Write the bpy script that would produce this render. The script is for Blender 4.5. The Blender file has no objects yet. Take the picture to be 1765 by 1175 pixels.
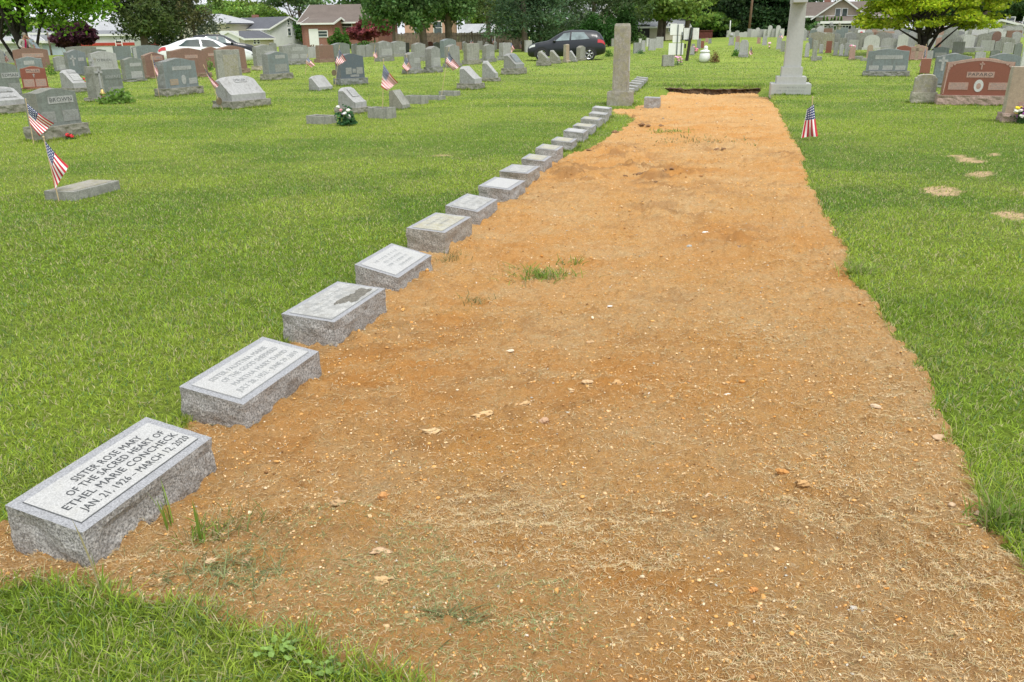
import bpy, bmesh, math, random
import numpy as np
from math import sin, cos, tan, atan, atan2, radians, degrees, pi, sqrt, hypot
from mathutils import Vector, Matrix, noise as mnoise
random.seed(7); RNG = np.random.default_rng(11)
S = bpy.context.scene
COL = S.collection

# ------------------------------------------------------------------ camera
FPX, CX, CY, CH = 1413., 882.5, 587.5, 1.5
TH = atan(532/1413.); RO = -radians(0.64)
FW = np.array([0, cos(TH), -sin(TH)]); UP = np.array([0, sin(TH), cos(TH)]); RT = np.array([1., 0, 0])
R2 = RT*cos(RO)+UP*sin(RO); U2 = UP*cos(RO)-RT*sin(RO)
CAMP = np.array([0, 0, CH])
cam = bpy.data.cameras.new('camera'); camo = bpy.data.objects.new('camera', cam); COL.objects.link(camo)
cam.sensor_width = 36; cam.lens = FPX/1765*36; cam.clip_end = 3000; cam.clip_start = .05
M = Matrix.Identity(4)
for i in range(3):
    M[i][0] = R2[i]; M[i][1] = U2[i]; M[i][2] = -FW[i]; M[i][3] = CAMP[i]
camo.matrix_world = M
S.camera = camo

def sst(a, b, x):
    t = np.clip((np.asarray(x, float)-a)/(b-a), 0, 1); return t*t*(3-2*t)
def gz(x, y):
    """height of the land: flat near, rising gently far to the right, with the low bank of the drive"""
    x = np.asarray(x, float); y = np.asarray(y, float)
    yy = np.maximum(y, 1.)
    g = .74*sst(.02, .30, x/yy)*sst(36, 92, y)
    b = .12*sst(40.6, 41.6, y-.12*x)*sst(4.5, 8, x)
    return g+b*sst(120, 60, y)
def ray(px, py): return FW*FPX+R2*(px-CX)+U2*(CY-py)
def G(px, py):
    """point of the land seen at a place of the photograph"""
    r = ray(px, py); a = .1; t = a
    d = r/FPX
    t = .5
    while t < 900:
        p = CAMP+d*t
        if p[2] <= float(gz(p[0], p[1])): break
        t *= 1.004
        t += .01
    lo, hi = t/1.004-.02, t
    for _ in range(24):
        m = (lo+hi)/2; p = CAMP+d*m
        if p[2] <= float(gz(p[0], p[1])): hi = m
        else: lo = m
    p = CAMP+d*hi
    return np.array([p[0], p[1], float(gz(p[0], p[1]))])
def AT(px, D):
    """land point in the direction of a column, D metres off"""
    yaw = atan((px-882.5)/1510.); x, y = D*sin(yaw), D*cos(yaw)
    return np.array([x, y, float(gz(x, y))])
def proj(p):
    d = np.asarray(p, float)-CAMP; z = d@FW
    return CX+FPX*(d@R2)/z, CY-FPX*(d@U2)/z
def ppm(p):
    d = np.asarray(p, float)-CAMP
    return FPX/(d@FW)
def Z(px, py, D):
    """height of something seen at (px,py) at ground distance D"""
    r = ray(px, py); k = D/hypot(r[0], r[1]); return CH+r[2]*k
def XY(px, py, D):
    r = ray(px, py); k = D/hypot(r[0], r[1]); return CAMP+r*k

# ------------------------------------------------------------------ noise
def h2(ix, iy, s):
    n = (ix.astype(np.int64)*374761393+iy.astype(np.int64)*668265263+s*1442695041) & 0xffffffff
    n = ((n ^ (n >> 13))*1274126177) & 0xffffffff
    n = (n ^ (n >> 16)) & 0xffffffff
    return n/4294967295.
def vn(x, y, s=0):
    x = np.asarray(x, float); y = np.asarray(y, float)
    ix = np.floor(x); iy = np.floor(y); fx = x-ix; fy = y-iy
    fx = fx*fx*(3-2*fx); fy = fy*fy*(3-2*fy)
    a = h2(ix, iy, s); b = h2(ix+1, iy, s); c = h2(ix, iy+1, s); d = h2(ix+1, iy+1, s)
    return (a*(1-fx)+b*fx)*(1-fy)+(c*(1-fx)+d*fx)*fy
def fbm(x, y, s=0, o=4):
    r = 0; a = .5; t = 0
    for i in range(o):
        r = r+a*vn(np.asarray(x)*2**i, np.asarray(y)*2**i, s+i*17); t += a; a *= .5
    return r/t

# ------------------------------------------------------------------ materials
def nm(name):
    m = bpy.data.materials.new(name); m.use_nodes = True
    n = m.node_tree.nodes; l = m.node_tree.links
    b = n['Principled BSDF']; return m, n, l, b
def L(c): return (c[0], c[1], c[2], 1)
def mix(n, l, f, a, b, mode='MIX'):
    x = n.new('ShaderNodeMix'); x.data_type = 'RGBA'; x.blend_type = mode
    for sock, v in ((x.inputs[0], f), (x.inputs[6], a), (x.inputs[7], b)):
        if hasattr(v, 'links') or hasattr(v, 'is_output'): l.new(v, sock)
        elif isinstance(v, (int, float)): sock.default_value = v
        else: sock.default_value = L(v)
    return x.outputs[2]
def ramp(n, l, fac, p0, p1, c0=(0, 0, 0), c1=(1, 1, 1)):
    r = n.new('ShaderNodeValToRGB'); r.color_ramp.elements[0].position = p0; r.color_ramp.elements[1].position = p1
    r.color_ramp.elements[0].color = L(c0); r.color_ramp.elements[1].color = L(c1); l.new(fac, r.inputs[0]); return r.outputs[0]
def tex(n, l, co, scale, detail=3, rough=.6, kind='N', dist=0):
    if kind == 'N':
        t = n.new('ShaderNodeTexNoise'); t.inputs['Detail'].default_value = detail; t.inputs['Roughness'].default_value = rough
        t.inputs['Distortion'].default_value = dist
    else:
        t = n.new('ShaderNodeTexVoronoi')
    t.inputs['Scale'].default_value = scale; l.new(co, t.inputs['Vector'])
    return t.outputs[0]
def coord(n, kind='Object'):
    return n.new('ShaderNodeTexCoord').outputs[kind]
def bump(n, l, b, h, strength, dist=.01):
    k = n.new('ShaderNodeBump'); k.inputs['Strength'].default_value = strength; k.inputs['Distance'].default_value = dist
    l.new(h, k.inputs['Height']); l.new(k.outputs[0], b.inputs['Normal'])
def plain(name, c, rough=.6, metal=0, coat=0, var=.12, vs=6):
    m, n, l, b = nm(name); co = coord(n)
    t = tex(n, l, co, vs, 4); f = ramp(n, l, t, .3, .7)
    c2 = [max(0, v*(1-var)) for v in c]; c3 = [min(1, v*(1+var)) for v in c]
    l.new(mix(n, l, f, c2, c3), b.inputs['Base Color']); b.inputs['Roughness'].default_value = rough
    b.inputs['Metallic'].default_value = metal; b.inputs['Coat Weight'].default_value = coat
    return m
def granite(name, c, speck=.35, stain=.25, stainc=(.10, .085, .06), rough=.65, bs=.4, fine=1., lichen=None):
    m, n, l, b = nm(name); co = coord(n)
    a = tex(n, l, co, 160*fine, 2, .7); f1 = ramp(n, l, a, .36, .64)
    dk = [v*(1-speck) for v in c]; lt = [min(1, v*(1+speck*.75)) for v in c]
    c1 = mix(n, l, f1, dk, lt)
    bb = tex(n, l, co, 60*fine, 3, .7); f2 = ramp(n, l, bb, .3, .42, (1, 1, 1), (0, 0, 0))
    f2b = n.new('ShaderNodeMath'); f2b.operation = 'MULTIPLY'; f2b.inputs[1].default_value = speck*1.3; l.new(f2, f2b.inputs[0])
    c2 = mix(n, l, f2b.outputs[0], c1, [v*.25 for v in c])
    st = tex(n, l, co, 2.3, 5, .7, dist=.4); fs = ramp(n, l, st, .52, .75)
    fs2 = n.new('ShaderNodeMath'); fs2.operation = 'MULTIPLY'; fs2.inputs[1].default_value = stain; l.new(fs, fs2.inputs[0])
    c3 = mix(n, l, fs2.outputs[0], c2, stainc)
    sp = tex(n, l, co, 17, 5, .8); fsp = ramp(n, l, sp, .44, .60)
    fq = n.new('ShaderNodeMath'); fq.operation = 'MULTIPLY'; fq.inputs[1].default_value = min(.75, stain*.9); l.new(fsp, fq.inputs[0])
    c3 = mix(n, l, fq.outputs[0], c3, [v*.55 for v in c])
    mpz = n.new('ShaderNodeMapping'); mpz.inputs['Scale'].default_value = (1, 1, .12); l.new(co, mpz.inputs[0])
    dr = ramp(n, l, tex(n, l, mpz.outputs[0], 9, 4, .75), .55, .68); fd = n.new('ShaderNodeMath'); fd.operation = 'MULTIPLY'; fd.inputs[1].default_value = min(.6, stain*.7); l.new(dr, fd.inputs[0])
    c3 = mix(n, l, fd.outputs[0], c3, stainc)
    if lichen:
        s2 = tex(n, l, co, 9, 6, .75); fl = ramp(n, l, s2, .45, .6)
        fm = n.new('ShaderNodeMath'); fm.operation = 'MULTIPLY'; fm.inputs[1].default_value = .55; l.new(fl, fm.inputs[0])
        c3 = mix(n, l, fm.outputs[0], c3, lichen)
    l.new(c3, b.inputs['Base Color']); b.inputs['Roughness'].default_value = rough
    bt = tex(n, l, co, 45, 5, .75); bump(n, l, b, bt, bs, .008)
    return m
def vcol(name, rough=.7, trans=.25, var=.1, scale=3., sheen=0):
    m, n, l, b = nm(name)
    at = n.new('ShaderNodeAttribute'); at.attribute_name = 'Col'
    b.inputs['Roughness'].default_value = rough; b.inputs['Specular IOR Level'].default_value = .25
    l.new(at.outputs['Color'], b.inputs['Base Color'])
    if trans:
        tr = n.new('ShaderNodeBsdfTranslucent'); l.new(at.outputs['Color'], tr.inputs['Color'])
        ms = n.new('ShaderNodeMixShader'); ms.inputs[0].default_value = trans
        l.new(b.outputs[0], ms.inputs[1]); l.new(tr.outputs[0], ms.inputs[2])
        l.new(ms.outputs[0], n['Material Output'].inputs['Surface'])
    return m
MT = {}
MT['grey'] = granite('grey granite', (.30, .305, .29), .32, .6)
MT['blue'] = granite('blue grey granite', (.20, .232, .235), .28, .5)
MT['green'] = granite('green grey granite', (.205, .228, .205), .28, .55)
MT['light'] = granite('light granite', (.41, .41, .40), .28, .5)
MT['white'] = granite('white marble', (.55, .55, .53), .1, .35, (.2, .2, .17))
MT['dark'] = granite('dark granite', (.10, .125, .145), .35, .25, (.18, .13, .1), .35)
MT['red'] = granite('red granite', (.24, .075, .048), .3, .12, rough=.35, bs=.05)
MT['redb'] = granite('red brown granite', (.27, .105, .068), .25, .2)
MT['brown'] = granite('brown granite', (.235, .135, .10), .28, .4)
MT['paparo'] = granite('polished red brown granite', (.225, .078, .05), .2, .1, rough=.35, bs=.05)
MT['pink'] = granite('pink granite', (.42, .27, .22), .35, .35)
MT['tan'] = granite('tan stone', (.38, .29, .21), .25, .35)
MT['weath'] = granite('weathered stone', (.33, .33, .29), .35, .75, (.09, .085, .07), .85, .8)
MT['lich'] = granite('lichened granite', (.36, .34, .29), .4, .7, (.14, .13, .10), .85, .8, lichen=(.27, .255, .12))
MT['cross'] = granite('pale smooth granite', (.42, .43, .41), .12, .2, (.3, .29, .25), .6, .1)
MT['rock'] = granite('rough split granite', (.355, .345, .325), .6, .4, (.17, .12, .08), .75, 1., .8)
MT['rock2'] = granite('rough split granite brownish', (.345, .32, .275), .55, .4, (.17, .11, .07), .75, 1., .8)
MT['top'] = granite('sawn granite top', (.315, .32, .33), .34, .1, (.35, .3, .22), .5, .05, 1.1)
MT['panel'] = granite('frosted granite panel', (.45, .45, .435), .2, .15, (.45, .42, .3), .7, .1, 1.2)
MT['panelold'] = granite('old frosted granite panel', (.43, .43, .405), .25, .7, (.22, .2, .16), .8, .2, 1.)
MT['panelmoss'] = granite('mossy granite panel', (.44, .43, .36), .3, .6, (.30, .24, .13), .8, .3, 1., lichen=(.42, .38, .22))
MT['letter'] = plain('engraved letters', (.06, .065, .07), .9)
MT['letterg'] = plain('worn engraved letters', (.26, .27, .27), .9)
MT['lettero'] = plain('old worn letters', (.30, .31, .30), .9)
MT['wood'] = plain('weathered fence wood', (.17, .13, .10), .9, var=.4, vs=3)
MT['stick'] = plain('flag stick wood', (.55, .42, .24), .7)
MT['bark'] = plain('dark bark', (.035, .028, .022), .95, var=.5, vs=2)
MT['barkg'] = plain('grey brown bark', (.15, .115, .09), .95, var=.4, vs=2)
MT['whitep'] = plain('white paint', (.78, .78, .76), .5, var=.04)
MT['wmetal'] = plain('dark metal', (.08, .10, .10), .5, .3)
MT['bronze'] = plain('bronze', (.14, .11, .06), .45, .7)
MT['treeglass'] = plain('car glass painted tree reflection', (.025, .045, .042), .35, var=.5, vs=2); MT['treeglass'].node_tree.nodes['Principled BSDF'].inputs['Specular IOR Level'].default_value = .2  # dark green base colour stands in for reflected trees, specular kept low
MT['skyglass'] = plain('car glass painted sky reflection', (.20, .25, .26), .1, 0, .6, var=.4, vs=2); MT['glass'] = plain('window glass', (.06, .08, .08), .08, .0, .5, var=.5, vs=1)  # the car glass has the sky's reflection put into its grey-blue base
MT['rubber'] = plain('tyre rubber', (.02, .02, .022), .8)
MT['rim'] = plain('alloy rim', (.55, .56, .57), .3, .8)
MT['black'] = plain('black plastic', (.015, .015, .017), .5)
MT['navy'] = plain('black car paint', (.005, .008, .014), .4, 0, .35, var=.05)
MT['wcar'] = plain('white car paint', (.74, .76, .77), .25, 0, 1., var=.02)
MT['redlight'] = plain('tail lamp red', (.55, .03, .04), .2, 0, .5)
MT['lamp'] = plain('lamp glass', (.7, .72, .72), .1, 0, .5)
MT['leaf'] = vcol('leaves', .6, .38); MT['blade'] = vcol('grass blades', .55, .45)
MT['matte'] = vcol('matte bits', .9, 0)

# ------------------------------------------------------------------ mesh helpers
def link(name, me, parent=None, mat=None):
    o = bpy.data.objects.new(name, me); COL.objects.link(o)
    if parent is not None: o.parent = parent
    if mat is not None and me is not None:
        for m in (mat if isinstance(mat, (list, tuple)) else [mat]): me.materials.append(m)
    return o
def tag(o, label=None, cat=None, group=None, kind=None):
    if label: o['label'] = label
    if cat: o['category'] = cat
    if group: o['group'] = group
    if kind: o['kind'] = kind
    return o
def empty(name, loc, rotz=0, label=None, cat=None, group=None):
    o = bpy.data.objects.new(name, None); COL.objects.link(o)
    o.location = tuple(float(v) for v in loc); o.rotation_euler = (0, 0, rotz); o.empty_display_size = .1
    return tag(o, label, cat, group)
def big(name, V, F, C=None, mat=None, parent=None, smooth=False):
    """mesh from numpy arrays: V (n,3), F list of (k,3|4) int arrays"""
    me = bpy.data.meshes.new(name); V = np.asarray(V, np.float32)
    if not isinstance(F, (list, tuple)): F = [F]
    me.vertices.add(len(V)); me.vertices.foreach_set('co', V.ravel())
    li = np.concatenate([f.ravel() for f in F]).astype(np.int32)
    ls = []; st = 0
    for f in F:
        k = f.shape[1]; ls.append(st+np.arange(len(f))*k); st += f.size
    ls = np.concatenate(ls).astype(np.int32)
    me.loops.add(len(li)); me.loops.foreach_set('vertex_index', li)
    me.polygons.add(len(ls)); me.polygons.foreach_set('loop_start', ls)
    if smooth: me.polygons.foreach_set('use_smooth', np.ones(len(ls), bool))
    me.update(calc_edges=True)
    if C is not None:
        ca = me.color_attributes.new('Col', 'FLOAT_COLOR', 'POINT')
        C4 = np.ones((len(V), 4), np.float32); C4[:, :3] = C; ca.data.foreach_set('color', C4.ravel())
    me.validate()
    return link(name, me, parent, mat)
class MB:
    def __init__(s): s.v = []; s.f = []; s.mi = []; s.m = 0
    def add(s, vs, fs, mi=None):
        b = len(s.v); s.v += [tuple(float(c) for c in v) for v in vs]
        s.f += [tuple(b+i for i in f) for f in fs]; s.mi += [s.m if mi is None else mi]*len(fs); return s
    def box(s, c, d, rz=0, taper=1., taper_y=None, mi=None):
        x, y, z = d[0]/2, d[1]/2, d[2]/2; ty = taper if taper_y is None else taper_y
        vs = []
        for k, (tx, tyy) in ((-1, (1, 1)), (1, (taper, ty))):
            for sx, sy in ((-1, -1), (1, -1), (1, 1), (-1, 1)):
                px, py = sx*x*tx, sy*y*tyy
                vs.append((c[0]+px*cos(rz)-py*sin(rz), c[1]+px*sin(rz)+py*cos(rz), c[2]+k*z))
        return s.add(vs, [(3, 2, 1, 0), (4, 5, 6, 7), (0, 1, 5, 4), (1, 2, 6, 5), (2, 3, 7, 6), (3, 0, 4, 7)], mi)
    def tube(s, pts, rad, n=8, caps=True, mi=None):
        pts = [Vector([float(a) for a in p]) for p in pts]; rad = rad if isinstance(rad, (list, tuple)) else [rad]*len(pts)
        vs = []
        for i, p in enumerate(pts):
            d = (pts[min(i+1, len(pts)-1)]-pts[max(i-1, 0)]).normalized()
            a = d.orthogonal() if abs(d.z) < .9 else Vector((1, 0, 0)).cross(d)
            if abs(d.z) >= .9: a = Vector((1, 0, 0))-d*d.x
            a.normalize(); bq = d.cross(a)
            for k in range(n):
                t = 2*pi*k/n; vs.append(p+(a*cos(t)+bq*sin(t))*rad[i])
        fs = []
        for i in range(len(pts)-1):
            for k in range(n):
                fs.append((i*n+k, i*n+(k+1) % n, (i+1)*n+(k+1) % n, (i+1)*n+k))
        if caps: fs += [tuple(range(n))[::-1], tuple((len(pts)-1)*n+k for k in range(n))]
        return s.add(vs, fs, mi)
    def prism(s, poly, y0, y1, mi=None):
        """polygon in xz extruded along y"""
        n = len(poly); vs = [(p[0], y0, p[1]) for p in poly]+[(p[0], y1, p[1]) for p in poly]
        fs = [tuple(range(n)), tuple(range(2*n-1, n-1, -1))]+[(i, i+n, (i+1) % n+n, (i+1) % n) for i in range(n)]
        return s.add(vs, fs, mi)
    def ball(s, c, r, n=8, m=6, mi=None, jit=0):
        vs = []; r = r if isinstance(r, (list, tuple)) else (r, r, r)
        for i in range(1, m):
            a = pi*i/m
            for k in range(n):
                b = 2*pi*k/n; j = 1+random.uniform(-jit, jit)
                vs.append((c[0]+r[0]*sin(a)*cos(b)*j, c[1]+r[1]*sin(a)*sin(b)*j, c[2]+r[2]*cos(a)*j))
        t = len(vs); vs += [(c[0], c[1], c[2]+r[2]), (c[0], c[1], c[2]-r[2])]
        fs = []
        for i in range(m-2):
            for k in range(n): fs.append((i*n+k, (i+1)*n+k, (i+1)*n+(k+1) % n, i*n+(k+1) % n))
        for k in range(n):
            fs.append((t, k, (k+1) % n)); fs.append((t+1, (m-2)*n+(k+1) % n, (m-2)*n+k))
        return s.add(vs, fs, mi)
    def lathe(s, prof, c=(0, 0, 0), n=16, mi=None):
        vs = []; fs = []
        for r, z in prof:
            for k in range(n): vs.append((c[0]+r*cos(2*pi*k/n), c[1]+r*sin(2*pi*k/n), c[2]+z))
        for i in range(len(prof)-1):
            for k in range(n): fs.append((i*n+k, i*n+(k+1) % n, (i+1)*n+(k+1) % n, (i+1)*n+k))
        fs += [tuple(range(n))[::-1], tuple((len(prof)-1)*n+k for k in range(n))]
        return s.add(vs, fs, mi)
    def build(s, name, mat, parent=None, smooth=False, bevel=0):
        me = bpy.data.meshes.new(name); me.from_pydata(s.v, [], s.f)
        me.polygons.foreach_set('material_index', s.mi)
        if smooth: me.polygons.foreach_set('use_smooth', [True]*len(s.f))
        bm = bmesh.new(); bm.from_mesh(me)
        if bevel:
            ed = [e for e in bm.edges if len(e.link_faces) == 2 and e.calc_face_angle(0) > .5]
            bmesh.ops.bevel(bm, geom=ed, offset=bevel, segments=2, profile=.7, affect='EDGES', clamp_overlap=True)
        bmesh.ops.recalc_face_normals(bm, faces=bm.faces); bm.to_mesh(me); bm.free()
        me.update()
        return link(name, me, parent, mat)
def text_mesh(name, s, size, mat, parent, loc, rot, width=None, ex=.0006, sx=1.):
    cu = bpy.data.curves.new('t', 'FONT'); cu.body = s; cu.size = size; cu.align_x = 'CENTER'; cu.align_y = 'CENTER'
    cu.extrude = ex; cu.space_character = 1.05; cu.space_line = .95; cu.resolution_u = 2
    o = bpy.data.objects.new('t', cu); COL.objects.link(o)
    dg = bpy.context.evaluated_depsgraph_get(); dg.update()
    me = bpy.data.meshes.new_from_object(o.evaluated_get(dg)); COL.objects.unlink(o); bpy.data.objects.remove(o)
    me.materials.clear()
    n = len(me.vertices); a = np.zeros(n*3); me.vertices.foreach_get('co', a); a = a.reshape(-1, 3)
    if width and n: a[:, 0] *= width/max(.01, a[:, 0].max()-a[:, 0].min())
    me.vertices.foreach_set('co', a.ravel()); me.name = name
    q = link(name, me, parent, mat); q.location = loc; q.rotation_euler = rot
    return q
# ------------------------------------------------------------------ world and sun (bright overcast)
W = bpy.data.worlds.new('World'); S.world = W; W.use_nodes = True
wn, wl = W.node_tree.nodes, W.node_tree.links
SUN_EL, SUN_AZ = radians(62), radians(150)          # azimuth from the view direction, clockwise: high behind the right shoulder
sky = wn.new('ShaderNodeTexSky'); sky.sky_type = 'NISHITA'; sky.sun_disc = False
sky.sun_elevation = SUN_EL; sky.sun_rotation = SUN_AZ; sky.dust_density = 3
wco = wn.new('ShaderNodeTexCoord')
mp = wn.new('ShaderNodeMapping'); mp.inputs['Scale'].default_value = (1, 1, 3.2); wl.new(wco.outputs['Generated'], mp.inputs[0])
cl = tex(wn, wl, mp.outputs[0], 2.2, 6, .6)
cr = ramp(wn, wl, cl, .30, .52, (.55, .55, .55), (1, 1, 1))
cc = ramp(wn, wl, cl, .35, .75, (5.4, 5.7, 6.2), (7.2, 7.3, 7.4))
smix = mix(wn, wl, cr, sky.outputs[0], cc)
bg = wn['Background']; wl.new(smix, bg.inputs[0]); bg.inputs[1].default_value = .115
sl = bpy.data.lights.new('sun', 'SUN'); sl.energy = 1.7; sl.angle = radians(20); sl.color = (1, .965, .91)
so = bpy.data.objects.new('sun', sl); COL.objects.link(so)
sd = Vector((sin(SUN_AZ)*cos(SUN_EL), cos(SUN_AZ)*cos(SUN_EL), sin(SUN_EL)))
so.rotation_euler = sd.to_track_quat('Z', 'Y').to_euler()
S.view_settings.view_transform = 'Standard'; S.view_settings.look = 'None'; S.view_settings.gamma = 1
S.view_settings.exposure = .70

# ------------------------------------------------------------------ the dug strip: its outline on the land
SP = [(-260, 1010), (0, 1008), (60, 1000), (150, 1012), (230, 1030), (330, 1036), (400, 1075), (500, 1098), (600, 1142), (700, 1168), (770, 1215),
      (900, 1330), (2250, 1330), (1900, 1190), (1765, 985), (1722, 925), (1690, 872), (1650, 775), (1600, 664), (1560, 598), (1520, 545), (1492, 500),
      (1466, 476), (1452, 462), (1462, 430), (1430, 388), (1400, 332), (1376, 262), (1352, 212), (1334, 178), (1326, 158), (1312, 148), (1240, 151), (1145, 150),
      (1132, 158), (1118, 170), (1098, 176), (1092, 184), (1050, 186), (1062, 196), (1082, 198), (1092, 206), (1070, 224), (1045, 240), (1012, 258), (985, 268),
      (952, 278), (925, 292), (880, 318), (845, 344), (800, 372), (742, 405), (660, 465), (560, 545), (430, 655), (300, 755), (160, 870), (18, 905), (-30, 932), (-260, 965)]
sp = np.array([G(*p)[:2] for p in SP])
def refine(poly, step=.12, amp=.018, seed=3):
    out = []
    n = len(poly)
    for i in range(n):
        a, b = poly[i], poly[(i+1) % n]; d = np.linalg.norm(b-a); k = max(1, int(d/step))
        for j in range(k):
            p = a+(b-a)*j/k
            e = np.array([vn(p[0]*5, p[1]*5, seed)-.5, vn(p[0]*5, p[1]*5, seed+9)-.5])*2*amp
            e += np.array([vn(p[0]*1.3, p[1]*1.3, seed+3)-.5, vn(p[0]*1.3, p[1]*1.3, seed+5)-.5])*1.6*amp
            out.append(p+e)
    return np.array(out)
spr = refine(sp)
def inside(poly, x, y):
    x = np.asarray(x, float); y = np.asarray(y, float); r = np.zeros(x.shape, bool); n = len(poly)
    for i in range(n):
        x0, y0 = poly[i]; x1, y1 = poly[(i+1) % n]
        if y0 == y1: continue
        c = ((y0 > y) != (y1 > y)) & (x < (x1-x0)*(y-y0)/(y1-y0)+x0); r ^= c
    return r
def pdist(poly, x, y):
    x = np.asarray(x, float); y = np.asarray(y, float); d = np.full(x.shape, 1e9); n = len(poly)
    for i in range(n):
        ax, ay = poly[i]; bx, by = poly[(i+1) % n]; ux, uy = bx-ax, by-ay; L2 = ux*ux+uy*uy+1e-12
        t = np.clip(((x-ax)*ux+(y-ay)*uy)/L2, 0, 1); d = np.minimum(d, (x-ax-t*ux)**2+(y-ay-t*uy)**2)
    return np.sqrt(d)
spc = refine(sp, .35, .03)
def sdist(x, y):
    """signed distance to the outline of the strip, positive inside (rough beyond a metre)"""
    x = np.asarray(x, float); y = np.asarray(y, float); sh = x.shape; x = x.ravel(); y = y.ravel()
    r = np.full(x.shape, -9.); m = (x > -4) & (x < 9) & (y > .5) & (y < 27)
    if m.any():
        d = pdist(spr, x[m], y[m]); i = inside(spr, x[m], y[m]); r[m] = np.where(i, d, -d)
    return r.reshape(sh)
ROUGH = [(G(*p)[:2], r) for p, r in (((1110, 290), .8), ((1060, 262), .6), ((1130, 300), .5), ((1240, 256), .30), ((1345, 266), .25), ((1270, 422), .30), ((1440, 466), .4), ((1150, 372), .4),
         ((1000, 300), .5), ((1090, 205), .6), ((800, 450), .4), ((1250, 185), .5), ((590, 900), .15))]
def soilz(x, y):
    x = np.asarray(x, float); y = np.asarray(y, float)
    base = -.012-.15*sst(15, 23, y)
    f = np.clip(4/np.maximum(y, 2), .35, 1.)
    n = (fbm(x*1.1, y*1.1, 5, 3)-.5)*.05+(fbm(x*5, y*5, 9, 3)-.5)*.022+(fbm(x*22, y*22, 19, 3)-.5)*.012
    c = np.clip(fbm(x*9, y*14, 33, 3)-.50, 0, 1)*.16
    c2 = np.clip(vn(x*38, y*38, 41)-.60, 0, 1)*.045+np.clip(vn(x*80, y*80, 43)-.55, 0, 1)*.024
    w = np.full(x.shape, .10)
    for p, r in ROUGH:
        d = np.hypot(x-p[0], (y-p[1])*.8); w = np.maximum(w, np.exp(-(d/r)**2))
    rg = w*np.clip(fbm(x*3.2, y*6.5, 77, 4)-.47, 0, 1)*.36+np.clip(fbm(x*1.3, y*4.5, 79, 4)-.5, 0, 1)*.10
    return base+n+c*.5+c2+rg-.012*w

# ------------------------------------------------------------------ lawn colours
def lawncol(x, y):
    x = np.asarray(x, float); y = np.asarray(y, float)
    a = fbm(x*.55, y*.9, 101, 4); b = fbm(x*2.6, y*3.4, 131, 3); c = fbm(x*.12+3, y*.5, 151, 3)
    k = sst(.38, .66, a)[..., None]; q = sst(.45, .8, b)[..., None]; s = sst(.48, .68, c)[..., None]
    g = np.array([.175, .265, .034])*(1-k)+np.array([.29, .365, .050])*k
    g = g*(1-.4*q)+np.array([.33, .35, .09])*.4*q
    g = g*(1-.45*s)+np.array([.28, .36, .035])*.45*s
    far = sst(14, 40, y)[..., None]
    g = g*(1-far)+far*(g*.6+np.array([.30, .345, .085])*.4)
    g = g*np.array([1.16, 1.22, 1.28])
    return g
PATCH = [((1640, 268), (1698, 280), 4.5), ((1668, 299), (1716, 300), 5), ((1590, 325), (1660, 332), 8), ((1712, 368), (1775, 375), 7), ((1708, 266), (1728, 266), 3),
         ((748, 268), (780, 269), 1.6), ((1765, 332), (1790, 333), 4)]
pat = []
for a, b, h in PATCH:
    A = G(*a)[:2]; B = G(*b)[:2]; c0 = (A+B)/2; T = G((a[0]+b[0])/2, (a[1]+b[1])/2-h)[:2]; e = T-c0
    pat.append((c0, (B-A)/2, e))
def inpatch(x, y, k=1.):
    r = np.zeros(np.shape(x), bool)
    for c0, u, v in pat:
        det = u[0]*v[1]-u[1]*v[0]; dx = x-c0[0]; dy = y-c0[1]
        s = (dx*v[1]-dy*v[0])/det; t = (u[0]*dy-u[1]*dx)/det
        r |= s*s+t*t < k*(1+.6*(vn(x*7, y*7, 5)-.5))
    return r

# lawn sheet
ys = [-60, -20, -6, -2, 0, .5, .8]; y = .8
while y < 900: y += max(.04, .011*y); ys.append(y)
ys = np.array(ys)
ss = np.concatenate([-np.geomspace(.8, 6, 14)[::-1], np.linspace(-.78, .78, 190), np.geomspace(.8, 6, 14)])
YY, SSg = np.meshgrid(ys, ss, indexing='ij'); XX = SSg*(np.maximum(YY, 0)+2.6)
ZZ = gz(XX, YY)+(fbm(XX*.5, YY*.5, 201, 3)-.5)*.03*sst(40, 3, YY)
sdv = sdist(XX, YY)
ZZ = ZZ-.2*sst(.0, .10, sdv)
nr, nc = XX.shape; idx = np.arange(nr*nc).reshape(nr, nc)
Q = np.stack([idx[:-1, :-1], idx[:-1, 1:], idx[1:, 1:], idx[1:, :-1]], -1).reshape(-1, 4)
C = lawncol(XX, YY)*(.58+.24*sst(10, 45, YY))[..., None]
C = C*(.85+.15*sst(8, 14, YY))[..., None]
e = inpatch(XX, YY)[..., None]; C = np.where(e, np.array([.50, .36, .21]), C)
m, n, l, b = nm('lawn'); at = n.new('ShaderNodeAttribute'); at.attribute_name = 'Col'
co = coord(n); t1 = tex(n, l, co, 26, 5, .7); t2 = tex(n, l, co, 3.1, 4, .65)
f1 = ramp(n, l, t1, .32, .68, (.45, .45, .45), (1.35, 1.35, 1.25)); f2 = ramp(n, l, t2, .3, .7, (.8, .85, .8), (1.15, 1.12, 1.2))
c1 = mix(n, l, 1., at.outputs['Color'], f1, 'MULTIPLY'); c2 = mix(n, l, 1., c1, f2, 'MULTIPLY'); l.new(c2, b.inputs['Base Color'])
b.inputs['Roughness'].default_value = .9; b.inputs['Specular IOR Level'].default_value = .1
bump(n, l, b, t1, .8, .03)
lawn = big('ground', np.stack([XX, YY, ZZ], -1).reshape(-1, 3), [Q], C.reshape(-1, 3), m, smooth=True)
tag(lawn, kind='structure')

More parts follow.
